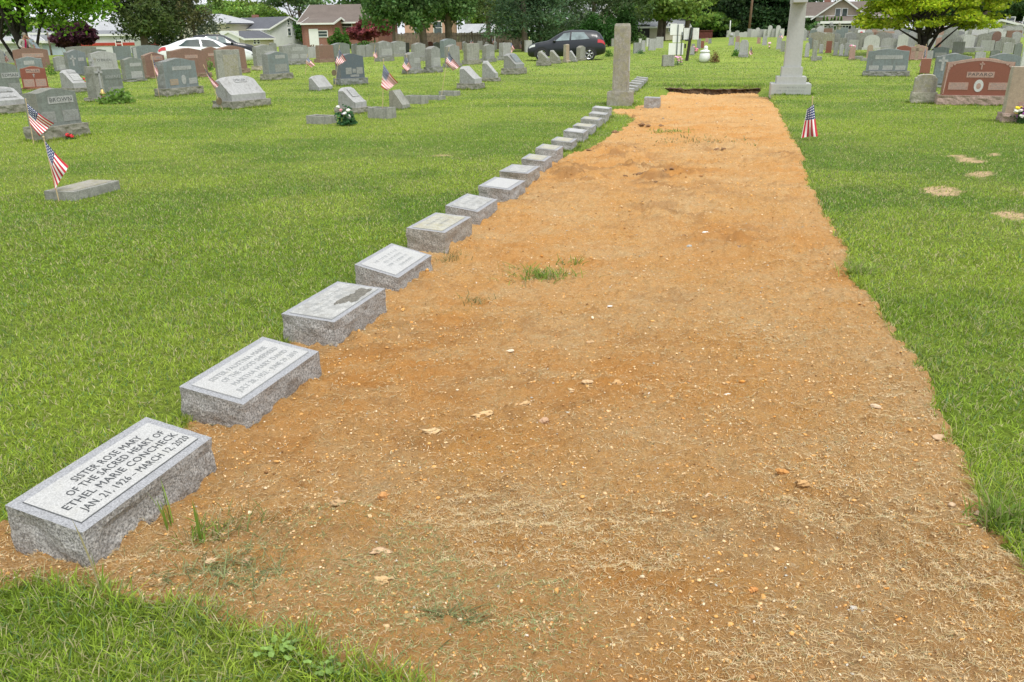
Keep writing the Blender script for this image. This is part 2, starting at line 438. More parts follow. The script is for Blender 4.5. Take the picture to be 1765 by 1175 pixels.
# soil sheet
v = .9; vs = []
while v < 26.5: vs.append(v); v += max(.0085, .0042*v)
vs = np.array(vs)
lo = []; hi = []
xs = np.linspace(-4, 9, 521)
for v in vs:
    k = inside(spr, xs, np.full(xs.shape, v)); a = xs[k]
    if len(a): lo.append(a.min()-.14); hi.append(a.max()+.14)
    else: lo.append(np.nan); hi.append(np.nan)
lo = np.array(lo); hi = np.array(hi); ok = ~np.isnan(lo); lo = np.interp(vs, vs[ok], lo[ok]); hi = np.interp(vs, vs[ok], hi[ok])
lo = -2.35+.22*vs; hi = 1.62+.25*vs
NU = 440; uu = np.linspace(0, 1, NU)
YY = np.repeat(vs[:, None], NU, 1); XX = lo[:, None]+(hi-lo)[:, None]*uu[None]
sdv = sdist(XX, YY)
base = soilz(XX, YY)
ZZ = np.where(sdv < .0, -.03+0*base, base)*1.; ZZ = base-.10*sst(.0, -.08, sdv)
nr, nc = XX.shape; idx = np.arange(nr*nc).reshape(nr, nc)
Q = np.stack([idx[:-1, :-1], idx[:-1, 1:], idx[1:, 1:], idx[1:, :-1]], -1).reshape(-1, 4)
keep = (sdv > -.13); kq = keep.ravel()[Q].any(1); Q = Q[kq]
m, n, l, b = nm('soil'); co = coord(n)
mpn = n.new('ShaderNodeMapping'); mpn.inputs['Scale'].default_value = (1, 1.3, 1); l.new(co, mpn.inputs[0]); pc = mpn.outputs[0]
a1 = ramp(n, l, tex(n, l, pc, 1.5, 6, .65, dist=.3), .36, .64)
a2 = ramp(n, l, tex(n, l, pc, 11, 6, .7), .42, .62)
a3 = ramp(n, l, tex(n, l, pc, 75, 4, .75), .40, .62)
a4 = ramp(n, l, tex(n, l, pc, 190, 3, .75), .50, .66)
a5 = ramp(n, l, tex(n, l, pc, 5.5, 5, .75, dist=.6), .60, .74)
c = mix(n, l, a1, (.68, .375, .115), (.71, .505, .25))
c = mix(n, l, a2, mix(n, l, .5, c, (.72, .34, .085)), c)
c = mix(n, l, a3, mix(n, l, .45, c, (.36, .18, .065)), c)
a4m = n.new('ShaderNodeMath'); a4m.operation = 'MULTIPLY'; a4m.inputs[1].default_value = .5; l.new(a4, a4m.inputs[0])
c = mix(n, l, a4m.outputs[0], c, (.76, .60, .38))
a5m = n.new('ShaderNodeMath'); a5m.operation = 'MULTIPLY'; a5m.inputs[1].default_value = .35; l.new(a5, a5m.inputs[0])
c = mix(n, l, a5m.outputs[0], c, (.30, .15, .06))
l.new(c, b.inputs['Base Color']); b.inputs['Roughness'].default_value = .95; b.inputs['Specular IOR Level'].default_value = .12
mp2 = n.new('ShaderNodeMapping'); mp2.inputs['Scale'].default_value = (1, 2.4, 1); l.new(co, mp2.inputs[0])
for sc_, r0_, r1_, cc_, am_ in ((27, .56, .66, (.36, .19, .08), .50), (41, .57, .67, (.86, .70, .46), .5), (8, .56, .68, (.50, .27, .11), .35), (13, .60, .72, (.74, .34, .075), .40)):
    q_ = ramp(n, l, tex(n, l, mp2.outputs[0], sc_, 4, .7, dist=.3), r0_, r1_); qm = n.new('ShaderNodeMath'); qm.operation = 'MULTIPLY'; qm.inputs[1].default_value = am_; l.new(q_, qm.inputs[0])
    c = mix(n, l, qm.outputs[0], c, cc_)
at = n.new('ShaderNodeAttribute'); at.attribute_name = 'Col'; sx_ = n.new('ShaderNodeSeparateColor'); l.new(at.outputs['Color'], sx_.inputs[0])
c = mix(n, l, sx_.outputs[1], c, (.60, .26, .055)); c = mix(n, l, sx_.outputs[0], c, (.30, .16, .07))
l.new(c, b.inputs['Base Color'])
h = tex(n, l, pc, 120, 6, .8); bump(n, l, b, h, 1., .02)
damp = np.zeros(XX.shape)
for p, r in ROUGH[:10]: damp = np.maximum(damp, np.exp(-(np.hypot(XX-p[0], (YY-p[1])*.7)/r)**2))
damp = damp*sst(5, 8, YY)*sst(.46, .62, fbm(XX*5, YY*11, 505, 4))*.65+.28*sst(.55, .72, fbm(XX*1.1, YY*2.6, 511, 4))*sst(.4, .6, fbm(XX*9, YY*16, 517, 3))
rust = np.zeros(XX.shape)
for (qx, qy), r in (((1250, 190), .9), ((1170, 222), 1.0), ((1110, 290), 1.0), ((1290, 232), .8), ((720, 620), .45), ((600, 665), .35), ((800, 540), .5), ((1000, 640), .4), ((1270, 420), .6), ((1060, 1010), .12), ((1150, 1040), .12), ((960, 440), .5), ((1400, 300), .6), ((560, 760), .25)):
    q_ = G(qx, qy); rust = np.maximum(rust, np.exp(-(np.hypot(XX-q_[0], (YY-q_[1])*.8)/r)**2))
rust = .55*rust*sst(.3, .6, fbm(XX*3, YY*6, 525, 4))+.2*sst(.52, .68, fbm(XX*.9, YY*1.6, 531, 4))
soil = big('soil', np.stack([XX, YY, ZZ], -1).reshape(-1, 3), [Q], np.stack([damp, rust, damp*0], -1).reshape(-1, 3).clip(0, .8), m, smooth=True); tag(soil, kind='structure')

# the cut face of the turf at the far end and along the right
mb = MB()
def cutface(pxs, h, name):
    pts = [G(*p) for p in pxs]; out = []
    for i in range(len(pts)-1):
        k = max(2, int(np.linalg.norm(pts[i+1]-pts[i])/.07))
        for j in range(k): out.append(pts[i]+(pts[i+1]-pts[i])*j/k)
    vs = []; N = len(out)
    for i, p in enumerate(out):
        for r, (zz, off) in enumerate(((-.012, .14), (-.022, .02), (-h*.55, .05), (-h-.05, -.02))):
            w_ = float(fbm(p[0]*2.5, .3, 91, 3)-.5); vs.append((p[0]+random.uniform(-.03, .03), p[1]+off+w_*.22+random.uniform(-.05, .05), p[2]+zz+random.uniform(-.02, .012)))
    fs = [(i*4+r, i*4+r+1, i*4+r+5, i*4+r+4) for i in range(N-1) for r in range(3)]
    return MB().add(vs, fs).build(name, plain('dark cut earth', (.075, .045, .022), .98, var=.6, vs=18))
tag(cutface([(1140, 150), (1180, 151.5), (1240, 152.5), (1290, 151.5), (1316, 151)], .12, 'turf_edge'), kind='structure')

# ------------------------------------------------------------------ blades
def blades(x, y, z, ln, wd, col, seg, lean=1., droop=.5):
    n = len(x); a = RNG.uniform(0, 2*pi, n); ld = RNG.uniform(0, 2*pi, n); lm = RNG.uniform(.25, 1.7, n)*lean
    up = ln/np.sqrt(1+lm*lm*.6); dx = np.cos(ld)*ln*lm*.75; dy = np.sin(ld)*ln*lm*.75
    wx = np.cos(a)*wd/2; wy = np.sin(a)*wd/2
    V = []; C = []
    ts = {3: (0, .38, .74, 1), 2: (0, .55, 1), 1: (0, 1)}[seg]
    for i, t in enumerate(ts):
        px = x+dx*t**1.6; py = y+dy*t**1.6; pz = z+up*(t-droop*.35*t*t*lm)
        w = (1-.25*t) if t < 1 else 0
        sh = .68+.42*t
        if t < 1:
            V.append(np.stack([px-wx*w, py-wy*w, pz], -1)); V.append(np.stack([px+wx*w, py+wy*w, pz], -1)); C += [col, col]
        else: V.append(np.stack([px, py, pz], -1)); C.append(col)
    k = len(V); V = np.stack(V, 1).reshape(-1, 3); C = np.stack(C, 1).reshape(-1, 3)
    b0 = np.arange(n)*k; F = []
    q = []
    for i in range(seg-1): q.append(np.stack([b0+2*i, b0+2*i+1, b0+2*i+3, b0+2*i+2], -1))
    if q: F.append(np.concatenate(q))
    F.append(np.stack([b0+2*(seg-1), b0+2*(seg-1)+1, b0+2*seg], -1))
    return V, F, C
class Bag:
    def __init__(s): s.V = []; s.F = {3: [], 4: []}; s.C = []; s.n = 0
    def add(s, V, F, C):
        for f in F: s.F[f.shape[1]].append(f+s.n)
        s.V.append(V); s.C.append(C); s.n += len(V)
    def build(s, name, mat, parent=None, smooth=False):
        F = [np.concatenate(s.F[k]) for k in (4, 3) if s.F[k]]
        return big(name, np.concatenate(s.V), F, np.concatenate(s.C), mat, parent, smooth)
def bladecol(x, y, straw=.17):
    n = len(x); g = lawncol(x, y); r = RNG.random(n)[:, None]; v = (RNG.uniform(.5, 1.55, n)*(.82+.36*fbm(x*9, y*9, 606, 2)))[:, None]
    c = g*v
    c = np.where(r < straw, np.array([.60, .55, .29])*RNG.uniform(.6, 1.15, n)[:, None], c)
    c = np.where((r > .86), np.array([.17, .29, .10])*RNG.uniform(.7, 1.3, n)[:, None], c)
    c = np.where((r > .97), np.array([.33, .45, .04])*RNG.uniform(.8, 1.2, n)[:, None], c)
    return c
bag = Bag()
MK0 = []   # marker footprints, filled below
RINGS = [(1.15, 3.4, 25000, .0031, .033, 3, 42), (3.4, 6, 11500, .0046, .030, 2, 37), (6, 10, 5600, .0066, .029, 2, 34), (10, 18, 2000, .011, .030, 1, 33), (18, 32, 560, .020, .034, 1, 33), (32, 62, 100, .04, .045, 1, 33)]
for r0, r1, dens, wd, ln, seg, fa in RINGS:
    n = int(dens*(r1*r1-r0*r0)*radians(fa)); r = np.sqrt(RNG.uniform(r0*r0, r1*r1, n)); a = RNG.uniform(-radians(fa), radians(fa), n)
    x = r*np.sin(a); y = r*np.cos(a)
    s = sdist(x, y); k = (s < .012+.03*(vn(x*9, y*9, 33)-.45)) & (~inpatch(x, y) | (RNG.random(len(x)) < .16)); 
    thin = fbm(x*1.7, y*2.2, 301, 3); k &= RNG.random(n) < np.clip(.55+1.2*(thin-.35), .45, 1)
    x = x[k]; y = y[k]; s = s[k]; n = len(x)
    cl_ = fbm(x*4, y*4, 311, 3)
    L_ = ln*RNG.uniform(.6, 1.35, n)*(.72+.75*cl_)*np.where(s > -.09, 1.35, 1.)
    near = np.hypot(x+.9, y-1.7) < .95
    L_ = np.where(near, L_*1.25, L_)
    W_ = wd*RNG.uniform(.7, 1.3, n)
    z = gz(x, y)+(fbm(x*.5, y*.5, 201, 3)-.5)*.03*sst(40, 3, y)-.004
    bag.add(*blades(x, y, z, L_, W_, bladecol(x, y), seg))
grass = bag.build('grass', MT['blade']); tag(grass, kind='stuff')

# a few sparse blades creeping onto the soil edge, and wider weed blades bottom-left
# ------------------------------------------------------------------ loose bits on the soil
def strip_pts(n, r0, r1, fa=40):
    r = np.sqrt(RNG.uniform(r0*r0, r1*r1, n)); a = RNG.uniform(-radians(fa), radians(fa), n)
    x = r*np.sin(a); y = r*np.cos(a); s = sdist(x, y); k = s > .0
    return x[k], y[k], s[k]
ico = bmesh.new(); bmesh.ops.create_icosphere(ico, subdivisions=1, radius=1)
IV = np.array([v.co[:] for v in ico.verts]); IF = np.array([[v.index for v in f.verts] for f in ico.faces]); ico.free()
def pebbles(x, y, z, r, col):
    n = len(x); k = len(IV); a = RNG.uniform(0, 2*pi, n)
    sc = np.stack([RNG.uniform(.7, 1.4, n), RNG.uniform(.6, 1.1, n), RNG.uniform(.35, .8, n)], -1)*r[:, None]
    P_ = IV[None]*(1+RNG.uniform(-.42, .30, (n, k, 1)))*sc[:, None, :]
    X = P_[..., 0]*np.cos(a)[:, None]-P_[..., 1]*np.sin(a)[:, None]+x[:, None]; Y = P_[..., 0]*np.sin(a)[:, None]+P_[..., 1]*np.cos(a)[:, None]+y[:, None]
    V = np.stack([X, Y, P_[..., 2]+z[:, None]], -1).reshape(-1, 3)
    F = (IF[None]+(np.arange(n)*k)[:, None, None]).reshape(-1, 3)
    C = np.repeat(col, k, 0); return V, [F], C
bag = Bag()
PC = np.array([(.72, .40, .13), (.76, .53, .28), (.80, .66, .44), (.50, .26, .09), (.46, .43, .36), (.68, .62, .52), (.25, .13, .05), (.60, .31, .11)])
PW = np.array([.38, .30, .05, .14, .02, .01, .05, .05]); PW = PW/PW.sum()
for r0, r1, n, s0, s1 in ((1.3, 3.2, 17000, .0014, .0060), (3.2, 7, 20000, .0022, .008), (7, 14, 12000, .004, .013), (14, 26, 6000, .007, .02)):
    x, y, s = strip_pts(n, r0, r1); n = len(x)
    r = s0+(s1-s0)*RNG.random(n)**2.3
    r = np.where(RNG.random(n) < .012, r*2.0, r)
    c = PC[RNG.choice(len(PC), n, p=PW)]*RNG.uniform(.8, 1.15, (n, 1))
    bag.add(*pebbles(x, y, soilz(x, y)+r*.15, r, c))
for r0, r1, n, s0, s1 in ((1.3, 3.4, 1300, .004, .011), (3.4, 7, 1500, .006, .014), (7, 14, 1300, .009, .02), (14, 24, 700, .012, .03)):
    x, y, s = strip_pts(n, r0, r1); cl_ = fbm(x*1.6, y*2.2, 811, 3); k = RNG.random(len(x)) < sst(.35, .7, cl_); x, y = x[k], y[k]; n = len(x)
    c = np.array([(.70, .39, .12), (.76, .52, .27), (.56, .30, .10), (.62, .29, .07), (.40, .21, .08)])[RNG.choice(5, n, p=[.35, .25, .2, .12, .08])]*RNG.uniform(.85, 1.1, (n, 1)); r = s0+(s1-s0)*RNG.random(n)**2
    bag.add(*pebbles(x, y, soilz(x, y)+r*.1, r, c))
tag(bag.build('gravel', MT['matte']), kind='stuff')
# straw and mown clippings
bag = Bag()
def straw(x, y, z, ln, wd, col):
    n = len(x); a = RNG.uniform(0, 2*pi, n); ux, uy = np.cos(a), np.sin(a); px, py = -uy*wd/2, ux*wd/2
    bend = RNG.normal(0, .09, n)*ln; tz0 = RNG.uniform(.0, .006, n); tz2 = RNG.uniform(0, .008, n)*(ln/.05)
    V = []
    for t, zz in ((-.5, tz0), (0., tz0*.5+tz2*.5+.002), (.5, tz2)):
        cx = x+ux*ln*t+py/wd*2*0-uy*bend*(t*t*4-1)*-.5; cy = y+uy*ln*t+ux*bend*(t*t*4-1)*-.5
        V.append(np.stack([cx-px, cy-py, z+zz], -1)); V.append(np.stack([cx+px, cy+py, z+zz], -1))
    V = np.stack(V, 1).reshape(-1, 3); b0 = np.arange(n)*6
    F = np.concatenate([np.stack([b0, b0+1, b0+3, b0+2], -1), np.stack([b0+2, b0+3, b0+5, b0+4], -1)])
    return V, [F], np.repeat(col, 6, 0)
for r0, r1, n, l0, w0 in ((1.3, 2.6, 80000, .017, .0009), (2.6, 4.5, 60000, .019, .0013), (4.5, 9, 30000, .026, .0022), (9, 20, 8000, .04, .005)):
    x, y, s = strip_pts(n, r0, r1); n = len(x)
    den = sst(.35, .62, fbm(x*1.4, y*1.4, 401, 4))*sst(-.9, .5, x-.02*y+(3.0-y)*.35)*sst(9.5, 2.2, y)
    den = np.minimum(np.maximum(den, .30), .8)*(.55+.9*vn(x*3, y*3, 71)); den = np.maximum(den, .55*(s < .25))
    k = RNG.random(n) < den; x, y, s = x[k], y[k], s[k]; n = len(x)
    pal = np.array([(.70, .54, .31), (.74, .60, .37), (.60, .42, .20), (.48, .45, .25), (.32, .34, .15), (.66, .45, .20)])
    pw = np.array([.30, .16, .24, .11, .05, .14])
    c = pal[RNG.choice(6, n, p=pw)]*RNG.uniform(.62, 1.04, (n, 1))
    gs = (np.hypot(x+.55, y-1.95) < .42) | (np.hypot(x+.05, y-1.75) < .3); c = np.where((gs & (RNG.random(n) < .6))[:, None], np.array([.24, .30, .12])*RNG.uniform(.6, 1.2, (n, 1)), c)
    bag.add(*straw(x, y, soilz(x, y)+.003, l0*RNG.uniform(.4, 1.5, n), w0*RNG.uniform(.6, 1.5, n), c))
tag(bag.build('straw', MT['matte']), kind='stuff')

# grass and weed tufts growing on the soil: a thing each
def tuft(px, py, r, n, ln, label, wd=.0032, lean=1.1, name='grass_tuft', col=(.19, .30, .045), z0=None):
    p = G(px, py); e = empty(name, (p[0], p[1], float(soilz(p[0], p[1])) if z0 is None else z0), 0, None, None)
    COL.objects.unlink(e); bpy.data.objects.remove(e)
    x = RNG.normal(0, r, n); y = RNG.normal(0, r*.7, n)
    c = np.array(col)*RNG.uniform(.55, 1.5, (n, 1)); c = np.where(RNG.random((n, 1)) < .2, np.array([.38, .34, .18]), c)
    zb = (soilz(x+p[0], y+p[1]) if z0 is None else gz(x+p[0], y+p[1])+z0)-.003
    V, F, C = blades(x, y, zb, ln*RNG.uniform(.5, 1.3, n), wd*RNG.uniform(.7, 1.4, n), c, 3, lean)
    F = [f for f in F]
    o = big(name, V, F, C, MT['blade']); o.location = (p[0], p[1], 0)
    return tag(o, label, 'grass tuft')
tuft(935, 478, .11, 330, .075, 'bright green grass tuft alone in the middle of the bare soil', .005, 1.3)
tuft(352, 925, .05, 80, .06, 'loose sprawling green tuft on soil right of the nearest flat marker')
tuft(415, 905, .06, 80, .07, 'thin green tuft farther right of the nearest flat marker, half dried', col=(.18, .22, .07))
tuft(385, 985, .10, 520, .045, 'matted grey green clump of cut grass above the lawn edge at bottom left', col=(.24, .29, .12), lean=2.2)
tuft(785, 1062, .045, 120, .045, 'small pale tuft low in the soil near the bottom edge', col=(.2, .24, .1), lean=1.8)
tuft(290, 905, .008, 7, .15, 'two tall narrow blades standing at the right foot of the nearest marker', .006, .25)
tuft(178, 1025, .004, 3, .20, 'single upright seed stalk in front of the nearest marker', .004, .12)
tuft(347, 935, .006, 4, .15, 'tall wide green blade on the soil right of the nearest marker', .009, .3)
tuft(985, 452, .05, 40, .07, 'few wispy blades just behind the bright tuft on the soil', .005)
tuft(815, 515, .05, 70, .05, 'sparse brownish tuft on soil right of the fourth flat marker', col=(.2, .22, .08))
tuft(775, 448, .06, 80, .06, 'low thin tuft beside the fifth flat marker', col=(.17, .2, .07))
o_ = tuft(1155, 228, .18, 130, .06, 'faint green tuft in the distant part of the bare soil', .011, 1.3)
o2_ = tuft(1205, 243, .35, 200, .05, 'wide faint patch of thin grass in the distant soil', .011, 1.3, col=(.2, .22, .07))
for q_ in (o_, o2_):
    q_['kind'] = 'stuff'; q_.name = 'sparse_grass'; del q_['category']; del q_['label']
tuft(1480, 470, .06, 260, .08, 'long overhanging grass tuft at the notch of the right soil edge', .005, 1.1, z0=0., col=(.27, .38, .07))
tuft(1730, 905, .05, 260, .10, 'bright green overhanging tuft on the right lawn edge near the bottom', .004, 1.0, z0=0.)
# broad-leaved weeds in the lawn, bottom
def weed(px, py, r, n, label):
    p = G(px, py); mb = MB()
    for i in range(n):
        a = random.uniform(0, 2*pi); d = random.uniform(.2, 1)*r; h = random.uniform(.025, .055); s = random.uniform(.007, .013)
        c = Vector((cos(a)*d, sin(a)*d, h)); t = random.uniform(-.5, .5); ux = Vector((cos(a), sin(a), t)).normalized()*s; uy = Vector((-sin(a), cos(a), random.uniform(-.3, .3))).normalized()*s*.75
        ring = [c+ux*cos(k*pi/4)+uy*sin(k*pi/4)-Vector((0, 0, .004 if k % 2 else 0)) for k in range(8)]
        mb.add([c+Vector((0, 0, .003))]+ring, [(0, k+1, (k+1) % 8+1) for k in range(8)])
        mb.tube([(0, 0, 0), (c[0]*.6, c[1]*.6, h*.7), tuple(c)], .0012, 4)
    o = mb.build('clover_plant', plain('broad weed leaf', (.17, .28, .05), .6, var=.35, vs=30)); o.location = (p[0], p[1], 0); tag(o, label, 'weed')
for q_ in range(9): tuft(1148+q_*20+random.uniform(-6, 6), 148.6+random.uniform(-.4, .8), .12, 110, .13, '%s long grass fringe from the left hanging over the far cut edge of the soil' % ['first', 'second', 'third', 'fourth', 'fifth', 'sixth', 'seventh', 'eighth', 'ninth'][q_], .013, .9, z0=-.01)
weed(480, 1135, .06, 18, 'round-leaved weed in the lawn near the bottom, left of the soil corner')
weed(560, 1165, .05, 14, 'round green leaves at the very bottom edge next to soil')

# noticeable stones and clods
def rock(px, py, wpx, label, col, name='pebble', fl=.55, asp=1.4, rz=0, rough=.25):
    p = G(px, py); r = wpx/ppm(p)/2
    bm = bmesh.new(); bmesh.ops.create_icosphere(bm, subdivisions=3, radius=1); sd_ = random.random()*50
    for v in bm.verts:
        n_ = mnoise.noise(v.co*1.4+Vector((sd_, 0, 0)))*rough*1.6+mnoise.noise(v.co*4+Vector((0, sd_, 0)))*rough*.45
        n_ += (mnoise.cell(v.co*2.3+Vector((sd_, 0, 0)))-.5)*rough*.5; v.co *= 1+n_; v.co = Vector((v.co.x*r, v.co.y*r/asp, v.co.z*r*fl))
    me = bpy.data.meshes.new(name); bm.to_mesh(me); bm.free()
    for q in me.polygons: q.use_smooth = True
    o = link(name, me, None, granite('stone '+label[:12], col, .15, .3, (.35, .2, .08), .9, .6, 2.))
    o.location = (p[0], p[1], float(soilz(p[0], p[1]))+r*fl*.45); o.rotation_euler = (0, 0, rz)
    return tag(o, label, name)
ROCKS = [(938, 727, 19, 'pinkish brown rounded pebble alone in the middle of the soil', (.52, .33, .2), .7, 1.2, .3),
 (1508, 702, 20, 'pale tan oblong pebble near the right edge of the soil', (.66, .5, .33), .45, 1.8, -.5),
 (1617, 757, 28, 'flat tan stone half buried at the right soil edge', (.58, .4, .24), .4, 1.4, .2),
 (1062, 672, 28, 'crumbly ochre clod in the centre of the soil', (.60, .36, .15), .5, 1.3, .1),
 (1012, 672, 20, 'pale ochre clod left of the larger crumbly clod', (.66, .45, .24), .5, 1.2, .8),
 (985, 680, 24, 'flat light crust left of the ochre clods', (.68, .48, .26), .25, 1.8, .1),
 (905, 700, 24, 'flattened light orange clod above the pinkish pebble', (.64, .42, .2), .3, 1.6, .4),
 (880, 607, 16, 'whitish flat flake on the soil, upper left of centre', (.75, .62, .45), .3, 1.4, .2),
 (1221, 865, 20, 'pale buff stone among straw in the lower soil', (.68, .5, .3), .5, 1.2, 1.),
 (1297, 1020, 16, 'orange clod near the bottom of the soil', (.66, .30, .09), .7, 1.2, .5),
 (1380, 842, 26, 'orange tan lump beside a dark hollow among the straw', (.60, .36, .15), .5, 1.5, .2),
 (1345, 828, 22, 'rust orange clod left of the orange tan lump', (.58, .28, .08), .5, 1.5, .1),
 (662, 862, 22, 'small orange clod pile right of the nearest marker', (.58, .29, .1), .45, 1.4, .6),
 (660, 1005, 30, 'pale dusty clod in the lower left soil', (.62, .42, .2), .4, 1.4, .2),
 (590, 902, 30, 'wide tan clod below and right of the nearest marker', (.52, .34, .17), .35, 1.8, .1),
 (655, 945, 36, 'flat light pink crust of soil, lower left', (.64, .44, .26), .22, 1.7, .1),
 (368, 967, 26, 'dry buff clod under the matted cut grass', (.62, .43, .26), .4, 1.5, .2),
 (425, 965, 22, 'round buff clod right of the dry one under the cut grass', (.58, .38, .22), .55, 1.2, .9),
 (1052, 522, 12, 'small white flat stone right of the bright tuft', (.8, .78, .72), .3, 1.6, .2),
 (1188, 424, 12, 'grey rounded pebble in the upper middle of the soil', (.42, .42, .38), .6, 1.3, .2),
 (1215, 411, 13, 'white flake beside the grey pebble in the upper soil', (.8, .76, .68), .3, 1.5, 0),
 (1254, 680, 15, 'white chip in the right half of the soil', (.78, .72, .62), .35, 1.4, .3),
 (1018, 590, 17, 'thin tan slab casting a little shade in the middle of the soil', (.55, .36, .18), .3, 1.8, 0),
 (742, 750, 34, 'flat pale crust of dry soil left of the pinkish pebble', (.66, .46, .24), .2, 1.8, .3),
 (835, 712, 46, 'broad light orange crust between the third and second markers level', (.66, .44, .21), .14, 1.9, .5),
 (1640, 875, 16, 'small tan pebble near the right soil edge low down', (.62, .45, .28), .5, 1.3, .2),
 (1685, 888, 18, 'pinkish pebble right at the lower right soil edge', (.62, .42, .3), .6, 1.2, .8),
 (1470, 1055, 16, 'pale grey pebble near the bottom right', (.55, .5, .42), .5, 1.4, .3),
 (1166, 212, 8, 'orange clod in the far part of the soil', (.55, .28, .1), .6, 1.2, 0)]
for px, py, w, lab, c, fl, asp, rz in ROCKS: rock(px, py, w*.9,  lab, c, 'clod' if 'clod' in lab or 'crust' in lab or 'lump' in lab else 'pebble', fl, asp, rz, .5 if 'clod' in lab or 'crust' in lab or 'lump' in lab else .25)
CLODS = [(1100, 300, 16), (1112, 302, 12), (1138, 302, 12), (1124, 298, 9), (1068, 296, 10), (1078, 302, 8), (1090, 291, 9), (1236, 256, 13), (1247, 257, 9), (1345, 266, 9), (1106, 218, 12), (1117, 219, 9), (1060, 232, 12), (1070, 230, 9), (1140, 217, 11), (1015, 265, 10), (1024, 263, 7), (1272, 423, 13), (1284, 425, 9), (1440, 466, 12), (1432, 463, 8), (1085, 250, 10), (1094, 252, 8), (1150, 372, 12), (1052, 246, 8), (1295, 206, 8), (1180, 405, 8), (1145, 292, 9), (1157, 300, 8), (1050, 288, 8), (1130, 312, 8)]
for i, (x, y, w) in enumerate(CLODS):
    o = rock(x, y, w, 'x', (.27, .16, .08), 'clod', .42, 1.6, random.uniform(-.3, .3), .38)
    o['label'] = 'dark brown crumbly earth clod on the far half of the bare soil'; o['group'] = 'dark clods on the far soil'; o['category'] = 'clod'
# ------------------------------------------------------------------ the row of low granite markers beside the soil
YAWM = radians(16.3); FOOT = []
def glyphs(rows, w, h, seed):
    """rows of tiny cut strokes where the photograph shows unreadable lettering"""
    rr = random.Random(seed); out = []
    for r in range(rows):
        z = h/2-h*(r+.5)/rows; x = -w/2+rr.uniform(0, .12)*w; e = w/2-rr.uniform(0, .12)*w; lh = h/rows*.55
        while x < e:
            lw = lh*rr.uniform(.35, .7); out.append((x, x+lw*.28, z-lh/2, z+lh/2)); out.append((x+lw*.28, x+lw*rr.uniform(.6, 1), z+lh*(.28 if rr.random() < .5 else -.1), z+lh*(.5 if rr.random() < .5 else .12))); x += lw*1.45
            if rr.random() < .18: x += lw
    return out

def rock_side(L_, W_, hf, hb, amp, seed, sink=.10, nb=0):
    """rock-pitched block: local x along the length (towards the far end), y to the left. top tilts from hb (left) to hf (right)"""
    mb = MB(); NL, NW, NZ = max(6, int(L_/.022)), max(4, int(W_/.022)), 10
    ring = []
    for i in range(NL): ring.append((-L_/2+L_*i/NL, -W_/2, 0, -1))
    for i in range(NW): ring.append((L_/2, -W_/2+W_*i/NW, 1, 0))
    for i in range(NL): ring.append((L_/2-L_*i/NL, W_/2, 0, 1))
    for i in range(NW): ring.append((-L_/2, W_/2-W_*i/NW, -1, 0))
    n = len(ring); vs = []; corner = {0, NL, NL+NW, 2*NL+NW}
    for k in range(NZ+1):
        t = k/NZ
        for i, (x, y, nx, ny) in enumerate(ring):
            top = hf+(hb-hf)*(y+W_/2)/W_
            z = top*(1-t)-sink*t
            q = Vector((x*7+seed, y*7, z*9)); q2 = q*3.1
            bul = sin(min(1, t*1.4)*pi*.5)
            if t > 0:
                d = amp*(bul*.55+(mnoise.noise(q)*1.3+mnoise.noise(q2)*.5-.1)*min(1, t*5))
                d -= amp*.3*max(0, t-.5)
                d = max(-amp*2.2, min(amp*1.6, d))*(1-.65*t)
                cut = mnoise.noise(q*.8+Vector((9, 3, 1))); d -= amp*.9*abs(cut)*min(1, t*4)*(1-t*.5)
                if i in corner: nx, ny = (.6*(1 if x > 0 else -1), .6*(1 if y > 0 else -1))
            else: d = mnoise.noise(Vector((x*30+seed, y*30, 0)))*.0022
            vs.append((x+nx*d, y+ny*d, z))
    fs = [(k*n+i, k*n+(i+1) % n, (k+1)*n+(i+1) % n, (k+1)*n+i) for k in range(NZ) for i in range(n)]
    mb.add(vs, fs, 0)
    mb.f.append(tuple(range(n))); mb.mi.append(1)
    return mb
